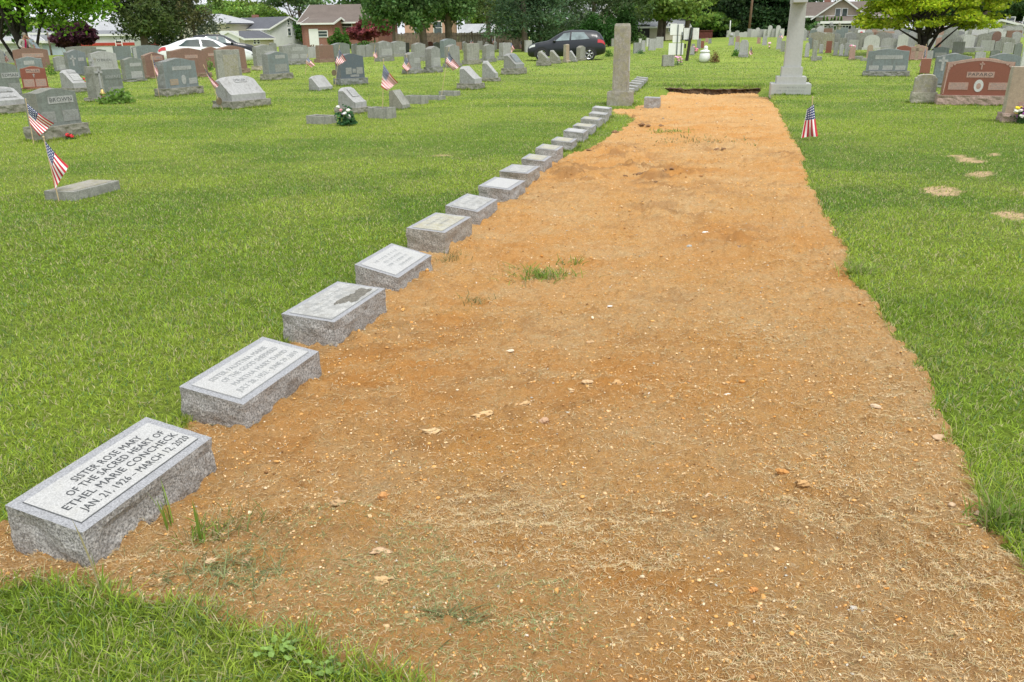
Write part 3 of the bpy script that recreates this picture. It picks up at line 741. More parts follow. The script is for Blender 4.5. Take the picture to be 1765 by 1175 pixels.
def marker(px, py, hf, hb, L_, W_, yaw, seed, label, lines=(), lsz=.05, pmat='panel', lmat='letter', inset=.035, amp=.014, world=None, rockm='rock', group='flat granite markers in a row beside the soil'):
    b = G(px, py) if world is None else np.array(world)
    dx, dy = sin(yaw), cos(yaw)            # along
    lx, ly = -cos(yaw), sin(yaw)           # to the left
    cx = b[0]+dx*L_/2+lx*W_/2; cy = b[1]+dy*L_/2+ly*W_/2
    FOOT.append((cx, cy, atan2(dy, dx), L_, W_))
    r = empty('flat_marker', (cx, cy, 0), atan2(dy, dx), label, 'grave marker', group)
    rock_side(L_, W_, hf, hb, amp, seed).build('granite_block', [MT[rockm], MT['top']], r)
    th = atan2(hb-hf, W_); zc = (hf+hb)/2
    pw, pl = W_-2*inset, L_-2*inset
    def topz(y): return hf+(hb-hf)*(y+W_/2)/W_
    mb = MB(); k = .0035
    mb.add([(x, y, topz(y)+k) for x, y in ((-pl/2, -pw/2), (pl/2, -pw/2), (pl/2, pw/2), (-pl/2, pw/2))]+[(x, y, topz(y)-.004) for x, y in ((-pl/2, -pw/2), (pl/2, -pw/2), (pl/2, pw/2), (-pl/2, pw/2))],
           [(0, 1, 2, 3), (0, 4, 5, 1), (1, 5, 6, 2), (2, 6, 7, 3), (3, 7, 4, 0)])
    mb.build('inscription_panel', MT[pmat], r)
    g = MB(); q = .0028                                            # the cut line round the panel
    for x0, x1, y0, y1 in ((-pl/2-q, pl/2+q, -pw/2-q, -pw/2), (-pl/2-q, pl/2+q, pw/2, pw/2+q), (-pl/2-q, -pl/2, -pw/2, pw/2), (pl/2, pl/2+q, -pw/2, pw/2)):
        g.add([(x0, y0, topz(y0)+.0012), (x1, y0, topz(y0)+.0012), (x1, y1, topz(y1)+.0012), (x0, y1, topz(y1)+.0012)], [(0, 1, 2, 3)])
    g.build('border_line', MT['letter' if lmat == 'letter' else 'letterg'], r)
    for (s, yy, wd, off) in lines:
        y = yy*pw/2
        if s is None:                                              # worn lettering, no longer readable
            g = MB()
            for x0, x1, z0, z1 in glyphs(1, wd*pl, lsz*1.25, seed+yy): g.add([(x0, z0, 0), (x1, z0, 0), (x1, z1, 0), (x0, z1, 0)], [(0, 1, 2, 3)])
            q = g.build('worn_lettering', MT[lmat], r); q.location = (off, y, topz(y)+k+.0006); q.rotation_euler = (th, 0, 0); continue
        text_mesh('lettering', s, lsz, MT[lmat], r, (off, y, topz(y)+k+.0007), (th, 0, 0), width=wd*pl)
    return r
marker(157, 981, .129, .178, .63, .275, YAWM, 1.3, 'nearest flat granite marker, newest and lightest, with four lines of crisp dark lettering',
       [('SISTER ROSE MARY', .60, .56, .03), ('OF THE SACRED HEART OF', .20, .80, .03), ('ETHEL MARIE CONCHECK', -.22, .93, .005), ('JAN. 21, 1926 – MARCH 12, 2020', -.66, .90, .02)], .040)
marker(425, 740, .111, .156, .61, .295, YAWM+.01, 4.1, 'second flat marker from the bottom, pale panel with faint grey lettering, soil on its edge',
       [('SISTER FAUSTINA MARIE', .62, .76, .0), ('OF THE GOOD SHEPHERD', .22, .76, .02), ('MARTHA MARY DAVID', -.22, .76, .02), ('JULY 28, 1952 - JUNE 29, 2019', -.64, .86, .01)], .038, 'panel', 'letterg')
m3 = marker(580, 600, .140, .160, .605, .30, YAWM+.01, 7.7, 'third flat marker, tall rough sides and a dark dirt stain across its pale panel',
       [(None, .50, .86, .0), (None, .10, .6, -.06)], .036, 'panelold', 'lettero', .03)
# the stain is old dirt lying on the panel
mb = MB()
for cx_, cy_, a_, b_ in ((.08, -.055, .13, .03), (.16, -.085, .11, .018), (.0, -.03, .09, .018), (.20, -.05, .05, .03), (.05, -.09, .06, .02)):
    ring = [(cx_+a_*cos(t)*random.uniform(.7, 1.15), cy_+b_*sin(t)*random.uniform(.7, 1.15)) for t in np.linspace(0, 2*pi, 22)[:-1]]
    zz = lambda y: .140+.020*(y+.15)/.30+.0042
    mb.add([(cx_, cy_, zz(cy_)+.0012*len(mb.v)/60)]+[(x, max(-.112, y), zz(max(-.112, y))-.0006+.0012*len(mb.v)/60) for x, y in ring], [(0, i+1, (i+1) % 21+1) for i in range(21)])
mb.build('dirt_stain', plain('brown grey dirt stain', (.15, .14, .115), .95, var=.5, vs=60), m3)
marker(688, 504, .094, .160, .565, .29, YAWM, 11.2, 'fourth flat marker, steeply sloped top with several lines of worn pale lettering',
       [(None, .55, .7, .0), (None, .18, .62, .02), (None, -.2, .66, .0), (None, -.6, .5, .03)], .036, 'panel', 'letterg', .03)
marker(768, 436, .150, .170, .565, .30, YAWM+.02, 14.5, 'fifth flat marker, tall with a yellowish stained panel', [(None, .35, .7, 0), (None, -.25, .5, 0)], .036, 'panelmoss', 'letterg', .035, rockm='rock2')
marker(824, 387, .107, .149, .56, .285, YAWM, 17.1, 'sixth flat marker, wide grey top with a cloudy dark patch', [(None, .3, .7, 0), (None, -.3, .5, 0)], .036, 'panelold', 'lettero', .035)
marker(880, 348, .112, .140, .54, .32, YAWM, 20.1, 'seventh flat marker, clean bright white panel', [], .03, 'panel', 'lettero', .045)
marker(910, 322, .136, .152, .50, .31, YAWM, 23.1, 'eighth flat marker, low slab with brown grey panel', [], .03, 'panelold', 'lettero', .04, rockm='rock2')
REST = [(938, 297, 'ninth flat marker, small pale panel with a rusty smudge', 'panelmoss', .27), (960, 280, 'tenth flat marker, panel with a brown blot in the middle', 'panelmoss', .27),
        (985, 262, 'eleventh flat marker, brownish sunken panel', 'panelmoss', .28), (1005, 247, 'twelfth flat marker, plain bright white top', 'panel', .29), (1020, 234, 'thirteenth flat marker, brown stripe across its top', 'panelmoss', .30),
        (1032, 223, 'fourteenth flat marker, mottled brown and white top', 'panelmoss', .3), (1043, 214, 'fifteenth flat marker, narrow grey top, last but one before the stone pillar', 'panelold', .29), (1049, 205, 'sixteenth flat marker, taller grey block nearest the foot of the stone pillar', 'panel', .31)]
for i, (px, py, lab, pm, W_) in enumerate(REST):
    marker(px, py, .125+.02*(i % 2)+(.03 if i > 5 else 0), .15+.02*(i % 2)+(.03 if i > 5 else 0), .42, W_, YAWM-.03, 30+i*3.1, lab, [], .03, pm, 'lettero', .04)
marker(1136, 184, .175, .186, .34, .32, YAWM-.03, 61, 'lone flat marker between the stone pillar and the dug soil, grey and blocky', [], .03, 'top', 'lettero', .05, group=None)
FARM = [(1091, 163), (1098, 158), (1104, 153), (1108, 149), (1112, 145.5), (1115, 142)]
ORD = ['nearest', 'second', 'third', 'fourth', 'fifth', 'farthest']
for i, (px, py) in enumerate(FARM):
    marker(px, py, .13, .16, .38, .34, YAWM-.04, 70+i*2, '%s of six small flat markers in line behind the stone pillar' % ORD[i], [], .03, 'panelold', 'lettero', .05, group='small flat markers behind the pillar')

# ------------------------------------------------------------------ upright stones
def outline(w, h, top, n=14):
    w2 = w/2
    if top == 'flat': return [(-w2, 0), (w2, 0), (w2, h), (-w2, h)]
    if top == 'serp':
        p = [(-w2, 0), (w2, 0), (w2, h*.90)]
        for i in range(n+1):
            t = i/n; x = w2*.96-2*w2*.96*t; p.append((x, h*.90+h*.10*(.5-.5*cos(2*pi*t))**.9))
        return p+[(-w2, h*.90)]
    if top == 'arc':
        p = [(-w2, 0), (w2, 0)]
        for i in range(n+1):
            t = i/n; x = w2-2*w2*t; p.append((x, h*.88+h*.12*sin(pi*t)))
        return p
    if top == 'round':
        p = [(-w2, 0), (w2, 0)]; r = min(w2, h*.4)
        for i in range(n+1):
            t = pi*i/n; p.append((w2*cos(t), h-r+r*sin(t)))
        return p
    if top == 'peak': return [(-w2, 0), (w2, 0), (w2, h*.86), (w2*.55, h*.93), (0, h), (-w2*.55, h*.93), (-w2, h*.86)]
    if top == 'notch': return [(-w2, 0), (w2, 0), (w2, h*.80), (w2*.82, h*.84), (w2*.78, h*.92)]+[(w2*.7*cos(a), h*.92+h*.08*sin(a)) for a in np.linspace(.2, pi-.2, 8)]+[(-w2*.78, h*.92), (-w2*.82, h*.84), (-w2, h*.80)]
def tablet(w, h, t, top, z0=0, rough=.012, batter=.06, seed=0):
    """front at y=-t/2, with rock-pitched edges"""
    o = outline(w, h, top); den = []
    for i in range(len(o)):
        a, b = o[i], o[(i+1) % len(o)]; d = hypot(a[0]-b[0], a[1]-b[1]); k = max(1, min(8, int(d/.09)))
        for j in range(k): den.append((a[0]+(b[0]-a[0])*j/k, a[1]+(b[1]-a[1])*j/k))
    n = len(den); vs = []; mb = MB()
    ys_ = (-t/2, -t/2+.004, -t/6, t/6, t/2-.004, t/2)
    for r, y in enumerate(ys_):
        for i, (x, z) in enumerate(den):
            k = 1-batter*(z/h)*.5
            q = mnoise.noise(Vector((x*6+seed, y*9, z*6)))+.5*mnoise.noise(Vector((x*15+seed, y*20, z*15)))
            d = rough*(.7+q*1.4) if r in (2, 3) else (rough*.35 if r in (1, 4) else 0)
            nl = hypot(x, z-h*.5)+1e-6; nx, nz = x/nl, (z-h*.5)/nl
            if z < .001: nz = 0; d *= .3
            vs.append((x*k+nx*d, y*(1-.25*z/h*batter*4), z+z0+(nz*d if z > .001 else 0)))
    fs = []
    for r in range(5):
        for i in range(n): fs.append((r*n+i, r*n+(i+1) % n, (r+1)*n+(i+1) % n, (r+1)*n+i))
    mb.add(vs, fs, 1); mb.f += [tuple(range(n))[::-1], tuple(5*n+i for i in range(n))]; mb.mi += [0, 0]
    return mb
EDGE = {}
def edge_mat(k):
    if k in EDGE: return EDGE[k]
    base = {'grey': (.27, .27, .245), 'blue': (.24, .25, .235), 'green': (.24, .245, .21), 'light': (.33, .33, .315), 'white': (.6, .6, .57), 'dark': (.18, .19, .20), 'red': (.30, .15, .08), 'redb': (.34, .22, .16), 'brown': (.28, .19, .14), 'paparo': (.36, .22, .14),
            'pink': (.40, .29, .24), 'tan': (.46, .40, .31), 'weath': (.28, .27, .22), 'lich': (.4, .38, .3), 'cross': (.5, .5, .48)}[k]
    EDGE[k] = granite('pitched edge '+k, base, .38, .55, (.15, .13, .09), .85, 1., .8); return EDGE[k]
LASTW = [1.]
def stone(xl, xr, yt, yb, mat, top='serp', fa=110, fh=0, label='', name=None, plates=(), t=None, style='upright', fmat=None, group=None, carve=(), tilt=0, D=None, wfac=1., frows=2, kind='headstone', cat='headstone', fover=.065):
    cx = (xl+xr)/2
    if D is None: B = G(cx, yb)
    else: B = AT(cx, D)
    s = ppm(B); al = radians(fa)-(pi+atan2(B[0], B[1])); ca, sa = abs(cos(al)), abs(sin(al))
    sv = s*.985
    H_ = max(.12, (yb-yt)/sv) if D is None else max(.2, Z(cx, yt, D)-B[2])
    fhm = fh/sv*.92
    if t is None: t = (.2 if cx > 1100 else .27) if style == 'upright' else min(.5, .6*H_+.05)
    W_ = ((xr-xl)/s-t*sa)/max(.35, ca)*wfac; W_ = min(2.1, max(.28, W_)); t = min(t, max(.1, (xr-xl)/s*.8/max(.3, sa)))
    dist = hypot(B[0], B[1]); ang = pi-radians(fa); x, y = B[0], B[1]
    if D is None:
        k0 = 1+(W_*sa+t*ca)/2*.9/dist; x *= k0; y *= k0; X0, X1 = max(xl, -400), xr
        for it in range(14):
            fw_, ft_ = (W_*(1+2*fover), t+.16) if fh else (W_, t)
            cs_ = [(x+a*cos(ang)*fw_/2-b_*sin(ang)*ft_/2, y+a*sin(ang)*fw_/2+b_*cos(ang)*ft_/2) for a in (-1, 1) for b_ in (-1, 1)]
            pr_ = [proj((a, b_, float(gz(a, b_)))) for a, b_ in cs_]; mn, mx, my = min(q[0] for q in pr_), max(q[0] for q in pr_), max(q[1] for q in pr_)
            W_ = min(2.3, max(.2, W_+((X1-X0)-(mx-mn))/s/max(.5, ca)*.7)); hz_ = 55.5-.0112*(cx-882)
            dx_ = ((X0+X1)/2-(mn+mx)/2)/s; x += dx_*.9
            f_ = ((my-hz_)/(yb-hz_))
            if yb > hz_+12: x *= f_**.8; y *= f_**.8
            fx_, fy_ = x+sin(ang)*t/2, y-cos(ang)*t/2; q = proj((fx_, fy_, float(gz(x, y))+H_)); H_ = max(.12, H_+(q[1]-yt)/s*.8)
        dist = hypot(x, y)
    LASTW[0] = W_
    if dist < 48: FOOT.append((x, y, ang, W_*(1+2*fover) if fh else W_, t+.16 if fh else t))
    r = empty(kind, (x, y, float(gz(x, y))-.01), ang, label, cat, group)
    r.rotation_euler.x = 0
    if tilt: r.rotation_euler.y = tilt
    far = dist > 52
    sd_ = (xl*7.3+yt) % 50
    bh = H_-fhm
    if fhm > .02:
        fw_, ft = W_*(1+2*fover), t+.16
        if far: MB().box((0, 0, fhm/2-.02), (fw_, ft, fhm+.04)).build('foundation', MT[fmat or mat], r)
        else:
            rs = rock_side(fw_, ft, fhm, fhm, .024, sd_, .06); rs.build('foundation', [edge_mat(fmat or mat), edge_mat(fmat or mat)], r)
    em = edge_mat(mat)
    if style == 'upright':
        if far: MB().prism([(a, b+max(fhm, -.02)) for a, b in outline(W_, bh, top, 8)], -t/2, t/2).build('tablet', MT[mat], r)
        else: tablet(W_, bh, t, top, fhm-.01, .014 if mat not in ('cross', 'dark', 'white') else .004, .07, sd_).build('tablet', [MT[mat], em], r)
        fy, fz = (lambda z: -t/2-.0025+.0), None
        sl_ = 0
    elif style == 'slant':
        # wedge: vertical nose, sloping face, back upright
        nose = bh*.28; d = t
        # side profile in yz, extruded along x
        prof = [(-d/2, 0), (-d/2, nose), (d*.18, bh), (d/2-.02, bh*.97), (d/2, 0)]
        mb = MB(); NX = 14; vs = []
        o = outline(W_, 1, top, 12)
        def topf(xx):
            if top == 'flat': return 1.
            u = abs(xx)/(W_/2); return 1-.16*(u**3) if top == 'arc' else 1-.12*(1 if u > .8 else u*u)
        den = []
        for i in range(len(prof)):
            a, b = prof[i], prof[(i+1) % len(prof)]; kk = max(1, int(hypot(a[0]-b[0], a[1]-b[1])/.07))
            for j in range(kk): den.append((a[0]+(b[0]-a[0])*j/kk, a[1]+(b[1]-a[1])*j/kk))
        n = len(den)
        for i in range(NX+1):
            xx = -W_/2+W_*i/NX; tf = topf(xx)
            for (yy, zz) in den:
                q = mnoise.noise(Vector((xx*8+sd_, yy*8, zz*8)))
                j = q*.014 if (yy > 0 or i in (0, NX)) else q*.0015
                vs.append((xx+(j if i in (0, NX) else 0), yy+(j if yy > d*.2 else 0), zz*(tf if zz > nose else 1)+fhm-.01))
        fs = [(i*n+k_, i*n+(k_+1) % n, (i+1)*n+(k_+1) % n, (i+1)*n+k_) for i in range(NX) for k_ in range(n)]
        mb.add(vs, fs); mb.m = 1; mb.f += [tuple(range(n)), tuple(NX*n+k_ for k_ in range(n))[::-1]]; mb.mi += [1, 1]
        mb.build('slanted_tablet', [MT[mat], em], r)
        sl_ = atan2(bh-nose, d*.68)
    # plates: (cx, cz, w, h) as fractions; dark or light
    def place(u, v_):
        if style == 'upright':
            kb = 1-.07*.5*v_
            yy = -t/2*(1-.25*v_*.28)
            return (u*W_*kb, yy-.003, fhm+v_*bh), (pi/2, 0, 0), bh
        nose = bh*.28
        L2 = hypot(bh-nose, t*.68)
        return (u*W_, -t/2+v_*t*.68, fhm+nose+v_*(bh-nose)+.002), (sl_, 0, 0), L2
    for (u, v_, pw, ph, pm, txt) in plates:
        loc, rot, hh = place(u, v_)
        e = MB(); e.box((0, 0, 0), (pw*W_, ph*hh, .006)); q = e.build('name_panel', MT.get(pm) or pm, r); q.location = loc; q.rotation_euler = rot
        dark = pm in ('light', 'white', 'pink', 'tan', 'panel', 'grey')
        lm = MT['letter'] if pm in ('light', 'panel', 'white', 'pink') else (MT['light'] if pm == 'green' else MT['letterg'])
        if txt and isinstance(txt, str):
            tm = text_mesh('lettering', txt, ph*hh*.8, lm, q, (0, 0, .0036), (0, 0, 0), width=pw*W_*.88)
        elif txt:
            g = MB()
            for a, b, c, d_ in glyphs(txt, pw*W_*.85, ph*hh*.8, sd_+u): g.add([(a, min(c, d_), 0), (b, min(c, d_), 0), (b, max(c, d_), 0), (a, max(c, d_), 0)], [(0, 1, 2, 3)])
            gg = g.build('lettering', MT['letterg'], q); gg.location = (0, 0, .0042)
    for (kind_, u, v_, sz, cm) in carve:
        loc, rot, hh = place(u, v_)
        e = MB()
        if kind_ == 'border':
            oo = outline(W_, bh, 'serp', 16)[1:]; q = MB()
            for i in range(len(oo)-1):
                (x0_, z0_), (x1_, z1_) = oo[i], oo[i+1]; f0 = lambda x_, z_, s_: (x_*(s_)*(1-.035*z_/bh), -t/2*(1-.07*z_/bh)-.004, fhm+.02+z_*(s_ if z_ > .01 else 1)*.985)
                q.add([f0(x0_, z0_, .985), f0(x1_, z1_, .985), f0(x1_, z1_, .915), f0(x0_, z0_, .915)], [(0, 1, 2, 3)])
            (x0_, z0_) = oo[-1]; q.add([f0(x0_, 0, .985), f0(x0_, z0_, .985), f0(x0_, z0_, .915), f0(x0_, 0, .955)], [(0, 1, 2, 3)])
            for sx in (-1, 1):
                for (a_, b_, rr2) in ((.43, .80, .035), (.455, .72, .028), (.38, .84, .025), (.46, .65, .02)): q.add([(sx*a_*W_+rr2*cos(w_), -t/2*(1-.07*b_)-.006, fhm+b_*bh+rr2*sin(w_)) for w_ in np.linspace(0, 2*pi, 9)[:-1]], [tuple(range(8))])
            q.build('carved_border', MT[cm], r); continue
        if kind_ == 'cross':
            e.box((0, 0, 0), (sz*.18, sz, .008)); e.box((0, sz*.2, .0001), (sz*.62, sz*.16, .0078))
        elif kind_ == 'text': pass
        elif kind_ == 'heart' or kind_ == 'oval':
            ring = [(sz*.36*cos(a), sz*.5*sin(a), .005) for a in np.linspace(0, 2*pi, 25)[:-1]]; e.add(ring+[(x_, y_, -.004) for x_, y_, _ in ring], [tuple(range(24))]+[(i, (i+1) % 24, 24+(i+1) % 24, 24+i) for i in range(24)])
        elif kind_ == 'rays':
            for a in (-.5, -.2, .2, .5): e.box((sz*a, -sz*abs(a)*.3, 0), (sz*.12, sz*.8, .006), 0)
        if kind_ == 'text':
            text_mesh('lettering', cm[1], sz, MT[cm[0]], r, (loc[0], loc[1], loc[2]), rot)
        else:
            q = e.build('carved_'+kind_, MT[cm], r); q.location = loc; q.rotation_euler = rot
    return r
# ------------------------------------------------------------------ the stones of the left field, nearest first
A, R_ = 111, 200
stone(44, 156, 150, 244, 'green', 'serp', A, 26, 'grey-green headstone at far left reading BROWN, red flowers at its foot', plates=((.08, .68, .62, .19, 'light', 'BROWN'), (-.30, .24, .34, .30, 'grey', 3), (.26, .24, .40, .30, 'grey', 3)), fmat='weath')
stone(-62, 58, 148, 201, 'light', 'arc', A, 17, 'low pale slanted headstone cut off by the left edge, reading HAIN', style='slant', plates=((.10, .66, .55, .22, 'grey', 'HAIN'), (.05, .3, .6, .25, 'light', 2)), fmat='weath')
stone(-30, 47, 106, 172, 'green', 'arc', A, 6, 'grey-green headstone at the left edge left of the small red stone, reading EDMAN', plates=((.22, .60, .6, .16, 'light', 'EDMAN'), (.28, .2, .4, .32, 'grey', 3)))
stone(38, 88, 113, 156, 'red', 'serp', 150, 5, 'small polished dark red headstone reading MILLER', plates=((.0, .78, .55, .18, 'pink', 'MILLER'), (-.235, .22, .42, .36, 'pink', 3), (.235, .22, .42, .36, 'pink', 3)), carve=(('cross', 0, .56, .11, 'light'),), t=.15)
stone(30, 81, 97, 136, 'blue', 'serp', 150, 4, 'wide blue-grey headstone right behind the small red one', plates=((0, .70, .40, .2, 'light', 5),))
stone(23, 92, 82, 118, 'brown', 'arc', 150, 4, 'long brown-red headstone in front of the two standing people', plates=((.05, .6, .6, .22, 'pink', 1),))
stone(92, 120, 96, 124, 'grey', 'arc', 130, 4, 'narrow grey headstone with a flag at its right, left of the white-crossed one', plates=((.1, .2, .6, .3, 'light', 2),))
stone(112, 158, 85, 132, 'blue', 'serp', 125, 5, 'grey headstone with a pale cross cut into its left side', carve=(('cross', -.22, .55, .40, 'light'),), plates=((.22, .6, .3, .14, 'light', 1),))
stone(103, 156, 118, 160, 'light', 'arc', A, 9, 'pale slanted headstone beside a pot of red flowers', style='slant', plates=((.05, .8, .6, .18, 'light', 1), (.05, .4, .7, .45, 'panel', 3)), fmat='weath')
stone(152, 211, 87, 132, 'light', 'serp', 128, 4, "light grey headstone reading O'BRIEN", plates=((.0, .60, .62, .2, 'light', "O'BRIEN"),), carve=(('cross', -.38, .62, .18, 'lich'),))
gz_ = stone(146, 224, 118, 176, 'green', 'flat', A, 8, 'grey-green headstone reading GONZALEZ, with a carved crucifix at its left', plates=((.18, .72, .60, .17, 'green', 'GONZALEZ'), (.2, .2, .5, .3, 'grey', 2)), fmat='weath')
gx_ = -LASTW[0]/2+.12
mb = MB(); mb.box((gx_, -.04, .42), (.22, .32, .84)); mb.build('crucifix_column', MT['weath'], gz_, bevel=.01)
mb = MB(); mb.box((gx_, -.21, .56), (.045, .03, .46)); mb.box((gx_, -.211, .70), (.22, .028, .045)); mb.box((gx_, -.06, .93), (.045, .05, .2)); mb.box((gx_, -.06, .97), (.14, .048, .04)); mb.build('crucifix', MT['light'], gz_)
stone(208, 255, 98, 142, 'green', 'serp', 128, 6, 'grey headstone with dark arched band and two pale panels, right of the light one', plates=((.1, .66, .6, .16, 'light', 2), (.1, .2, .6, .3, 'light', 3)))
stone(195, 231, 79, 104, 'blue', 'flat', 135, 4, 'square grey headstone with a dark side behind the light grey one', t=.3)
stone(227, 290, 77, 112, 'blue', 'arc', 150, 3, 'tall blue-grey headstone with pale columns, left of the brown-red row', plates=((-.43, .45, .10, .85, 'light', 0), (.43, .45, .10, .85, 'light', 0)))
stone(112, 172, 79, 100, 'grey', 'arc', 150, 3, 'grey headstone top behind the one with the white cross')
stone(158, 188, 84, 106, 'green', 'serp', 150, 3, 'dark low stone top behind the light grey headstone')
stone(244, 293, 89, 136, 'brown', 'peak', 128, 6, 'reddish-brown headstone with a peaked pale top and a flag in front', plates=((.1, .75, .6, .2, 'pink', 1),))
stone(267, 352, 99, 167, 'blue', 'serp', A, 15, 'grey-blue headstone with a heart carving and rough sides, small flag at its left', plates=((.05, .66, .58, .13, 'light', 9), (-.24, .2, .24, .2, 'tan', 2), (.34, .2, .24, .2, 'light', 2)), carve=(('heart', .06, .26, .24, 'light'),), fmat='weath')
stone(286, 366, 82, 136, 'brown', 'serp', 128, 9, 'large brown-red headstone behind the one with the heart carving', plates=((.08, .66, .36, .14, 'pink', 6),))
stone(348, 384, 80, 118, 'brown', 'serp', 135, 4, 'brown-red headstone partly behind a leafy plant', plates=((0, .6, .5, .15, 'pink', 1),))
stone(374, 419, 85, 140, 'weath', 'flat', 150, 0, 'light weathered upright slab with dark twig-like stains, in front of the brown-red headstone', plates=((.08, .5, .6, .7, 'lich', 0),), carve=(('cross', .12, .72, .36, 'letterg'), ), t=.35)
stone(372, 432, 78, 128, 'brown', 'arc', 128, 9, 'brown-red headstone behind the weathered slab, right before the white car')
stone(367, 468, 129, 189, 'light', 'arc', 122, 15, 'low pale slanted headstone with worn lettering and a small flag at its left end', style='slant', plates=((.02, .72, .34, .2, 'light', 'MEUER'),), fmat='weath')
stone(434, 482, 76, 122, 'grey', 'serp', 125, 9, 'grey headstone right of the white car front', plates=((.2, .6, .5, .2, 'light', 1),), fmat='tan')
stone(449, 506, 88, 139, 'blue', 'serp', A, 12, 'dark blue-grey headstone with a pale blank plate and a pale stain below it', plates=((.10, .76, .46, .16, 'light', 5), (.1, .25, .6, .35, 'grey', 0)), fmat='weath')
stone(478, 538, 75, 113, 'grey', 'serp', 120, 8, 'wide grey double headstone with three pale plates', plates=((.10, .70, .42, .22, 'light', 4), (-.04, .26, .26, .24, 'light', 2), (.30, .26, .26, .24, 'light', 2)))
stone(542, 580, 77, 108, 'brown', 'flat', 120, 7, 'reddish headstone with a pale upright tablet set in front', t=.28)
stone(561, 576, 83, 100, 'pink', 'arc', 120, 0, 'small pale pink tablet in front of the reddish headstone')
stone(568, 608, 73, 106, 'green', 'arc', 120, 4, 'wide grey-green arched headstone behind the dark flag-carved one', plates=((.2, .66, .3, .16, 'light', 2),))
stone(575, 635, 91, 148, 'dark', 'serp', 135, 13, 'dark blue polished headstone with a carved pale flag and small plates', plates=((-.16, .30, .24, .26, 'grey', 3), (.30, .30, .26, .26, 'grey', 3), (.07, .3, .14, .16, 'grey', 1), (.08, .1, .36, .09, 'grey', 1)), fmat='blue')
stone(533, 574, 128, 157, 'light', 'arc', A, 0, 'small pale slanted headstone standing alone left of the dark blue one', style='slant')
stone(577, 640, 148, 197, 'light', 'arc', A, 12, 'pale slanted headstone rising from a stone planter with white flowers', style='slant', plates=((.0, .6, .6, .5, 'light', 3),), fmat='weath')
stone(671, 707, 153, 189, 'weath', 'flat', A, 0, 'dark streaked leaning stone right of the tall flag', style='slant')
stone(787, 836, 112, 155, 'light', 'arc', 113, 12, 'first of three slanted headstones in line, with a dried bouquet at its foot', style='slant', fmat='weath')
stone(828, 862, 103, 141, 'light', 'arc', 113, 8, 'second of three slanted headstones in line, plain pale face', style='slant', fmat='weath')
stone(864, 908, 90, 129, 'grey', 'arc', 113, 12, 'third of three slanted headstones in line, with a recessed grey face', style='slant', plates=((0, .5, .7, .7, 'blue', 2),), fmat='weath')
stone(693, 730, 89, 128, 'grey', 'arc', 120, 9, 'grey headstone with a folded flag leaning before it', plates=((.2, .5, .5, .3, 'light', 2),))
stone(730, 764, 79, 126, 'grey', 'arc', 120, 11, 'grey headstone with dark mottled side and pale lower face, left of a tall leaning flag', plates=((.1, .25, .75, .4, 'light', 3),), t=.3)
stone(763, 797, 76, 117, 'grey', 'serp', 120, 8, 'plain grey headstone right behind the tall leaning flag')
stone(796, 830, 74, 112, 'weath', 'flat', 135, 9, 'square weathered headstone with dark drips on a broad base', cat='headstone')
stone(828, 856, 75, 108, 'grey', 'serp', 120, 8, 'narrow grey headstone with a dark seam, right of the square weathered one', plates=((.2, .3, .5, .3, 'light', 2),), t=.26)
stone(857, 884, 73, 104, 'light', 'flat', 120, 8, 'light grey headstone behind the checkered-looking flag')
stone(645, 680, 70, 106, 'grey', 'serp', 122, 9, 'tall grey headstone with an oval carving and pale lower panel', plates=((.1, .28, .8, .42, 'light', 3),), carve=(('oval', .2, .74, .16, 'light'),))
stone(671, 703, 70, 98, 'grey', 'arc', 122, 6, 'grey headstone with two small plates and a dark base', plates=((.05, .4, .2, .22, 'light', 1), (.32, .4, .2, .22, 'light', 1)), fmat='weath', t=.28)
stone(706, 738, 73, 106, 'grey', 'serp', 122, 8, 'grey arched headstone behind the mottled-sided one')
stone(756, 790, 66, 100, 'blue', 'arc', 122, 4, 'tallest grey headstone of the middle field, with dark side and stepped top', t=.3)
MIDL = [(614, 630, 77, 97, 'grey'), (629, 643, 76, 96, 'grey'), (637, 650, 73, 88, 'grey'), (692, 706, 73, 90, 'grey'), (735, 747, 71, 88, 'redb'), (747, 760, 72, 88, 'grey'), (786, 796, 72, 84, 'pink'), (797, 805, 71, 86, 'light'), (606, 615, 75, 92, 'grey'), (530, 548, 80, 98, 'light'),
        (552, 560, 76, 88, 'grey'), (823, 832, 70, 84, 'light'), (836, 843, 72, 84, 'grey'), (851, 857, 71, 84, 'light'), (872, 882, 69, 80, 'light'), (884, 891, 68, 80, 'light'), (899, 906, 68, 80, 'light'), (904, 917, 69, 88, 'light'), (924, 933, 66, 78, 'light'), (933, 940, 68, 78, 'light'), (917, 923, 70, 80, 'grey'), (465, 478, 73, 90, 'grey'), (497, 508, 74, 88, 'grey')]
MIDL.sort()
for i, (a, b, c, d, m) in enumerate(MIDL):
    stone(a, b, c, d+2, m, random.choice(['arc', 'serp', 'flat']), 130, 0, 'small %s headstone %s in the back of the left field, counted from the left' % ({'grey': 'grey', 'light': 'pale grey', 'pink': 'pinkish', 'redb': 'brownish red'}[m], ['first', 'second', 'third', 'fourth', 'fifth', 'sixth', 'seventh', 'eighth', 'ninth', 'tenth', 'eleventh', 'twelfth', 'thirteenth', 'fourteenth', 'fifteenth', 'sixteenth', 'seventeenth', 'eighteenth', 'nineteenth', 'twentieth', 'twenty-first', 'twenty-second', 'twenty-third'][i]), group='small headstones at the back of the left field', t=.14)
# left edge oddments
stone(-12, 12, 84, 118, 'grey', 'arc', 150, 0, 'grey headstone at the left edge behind the tiny flag', )
stone(12, 32, 88, 108, 'weath', 'flat', 150, 0, 'stubby weathered stone left of the long brown-red headstone')
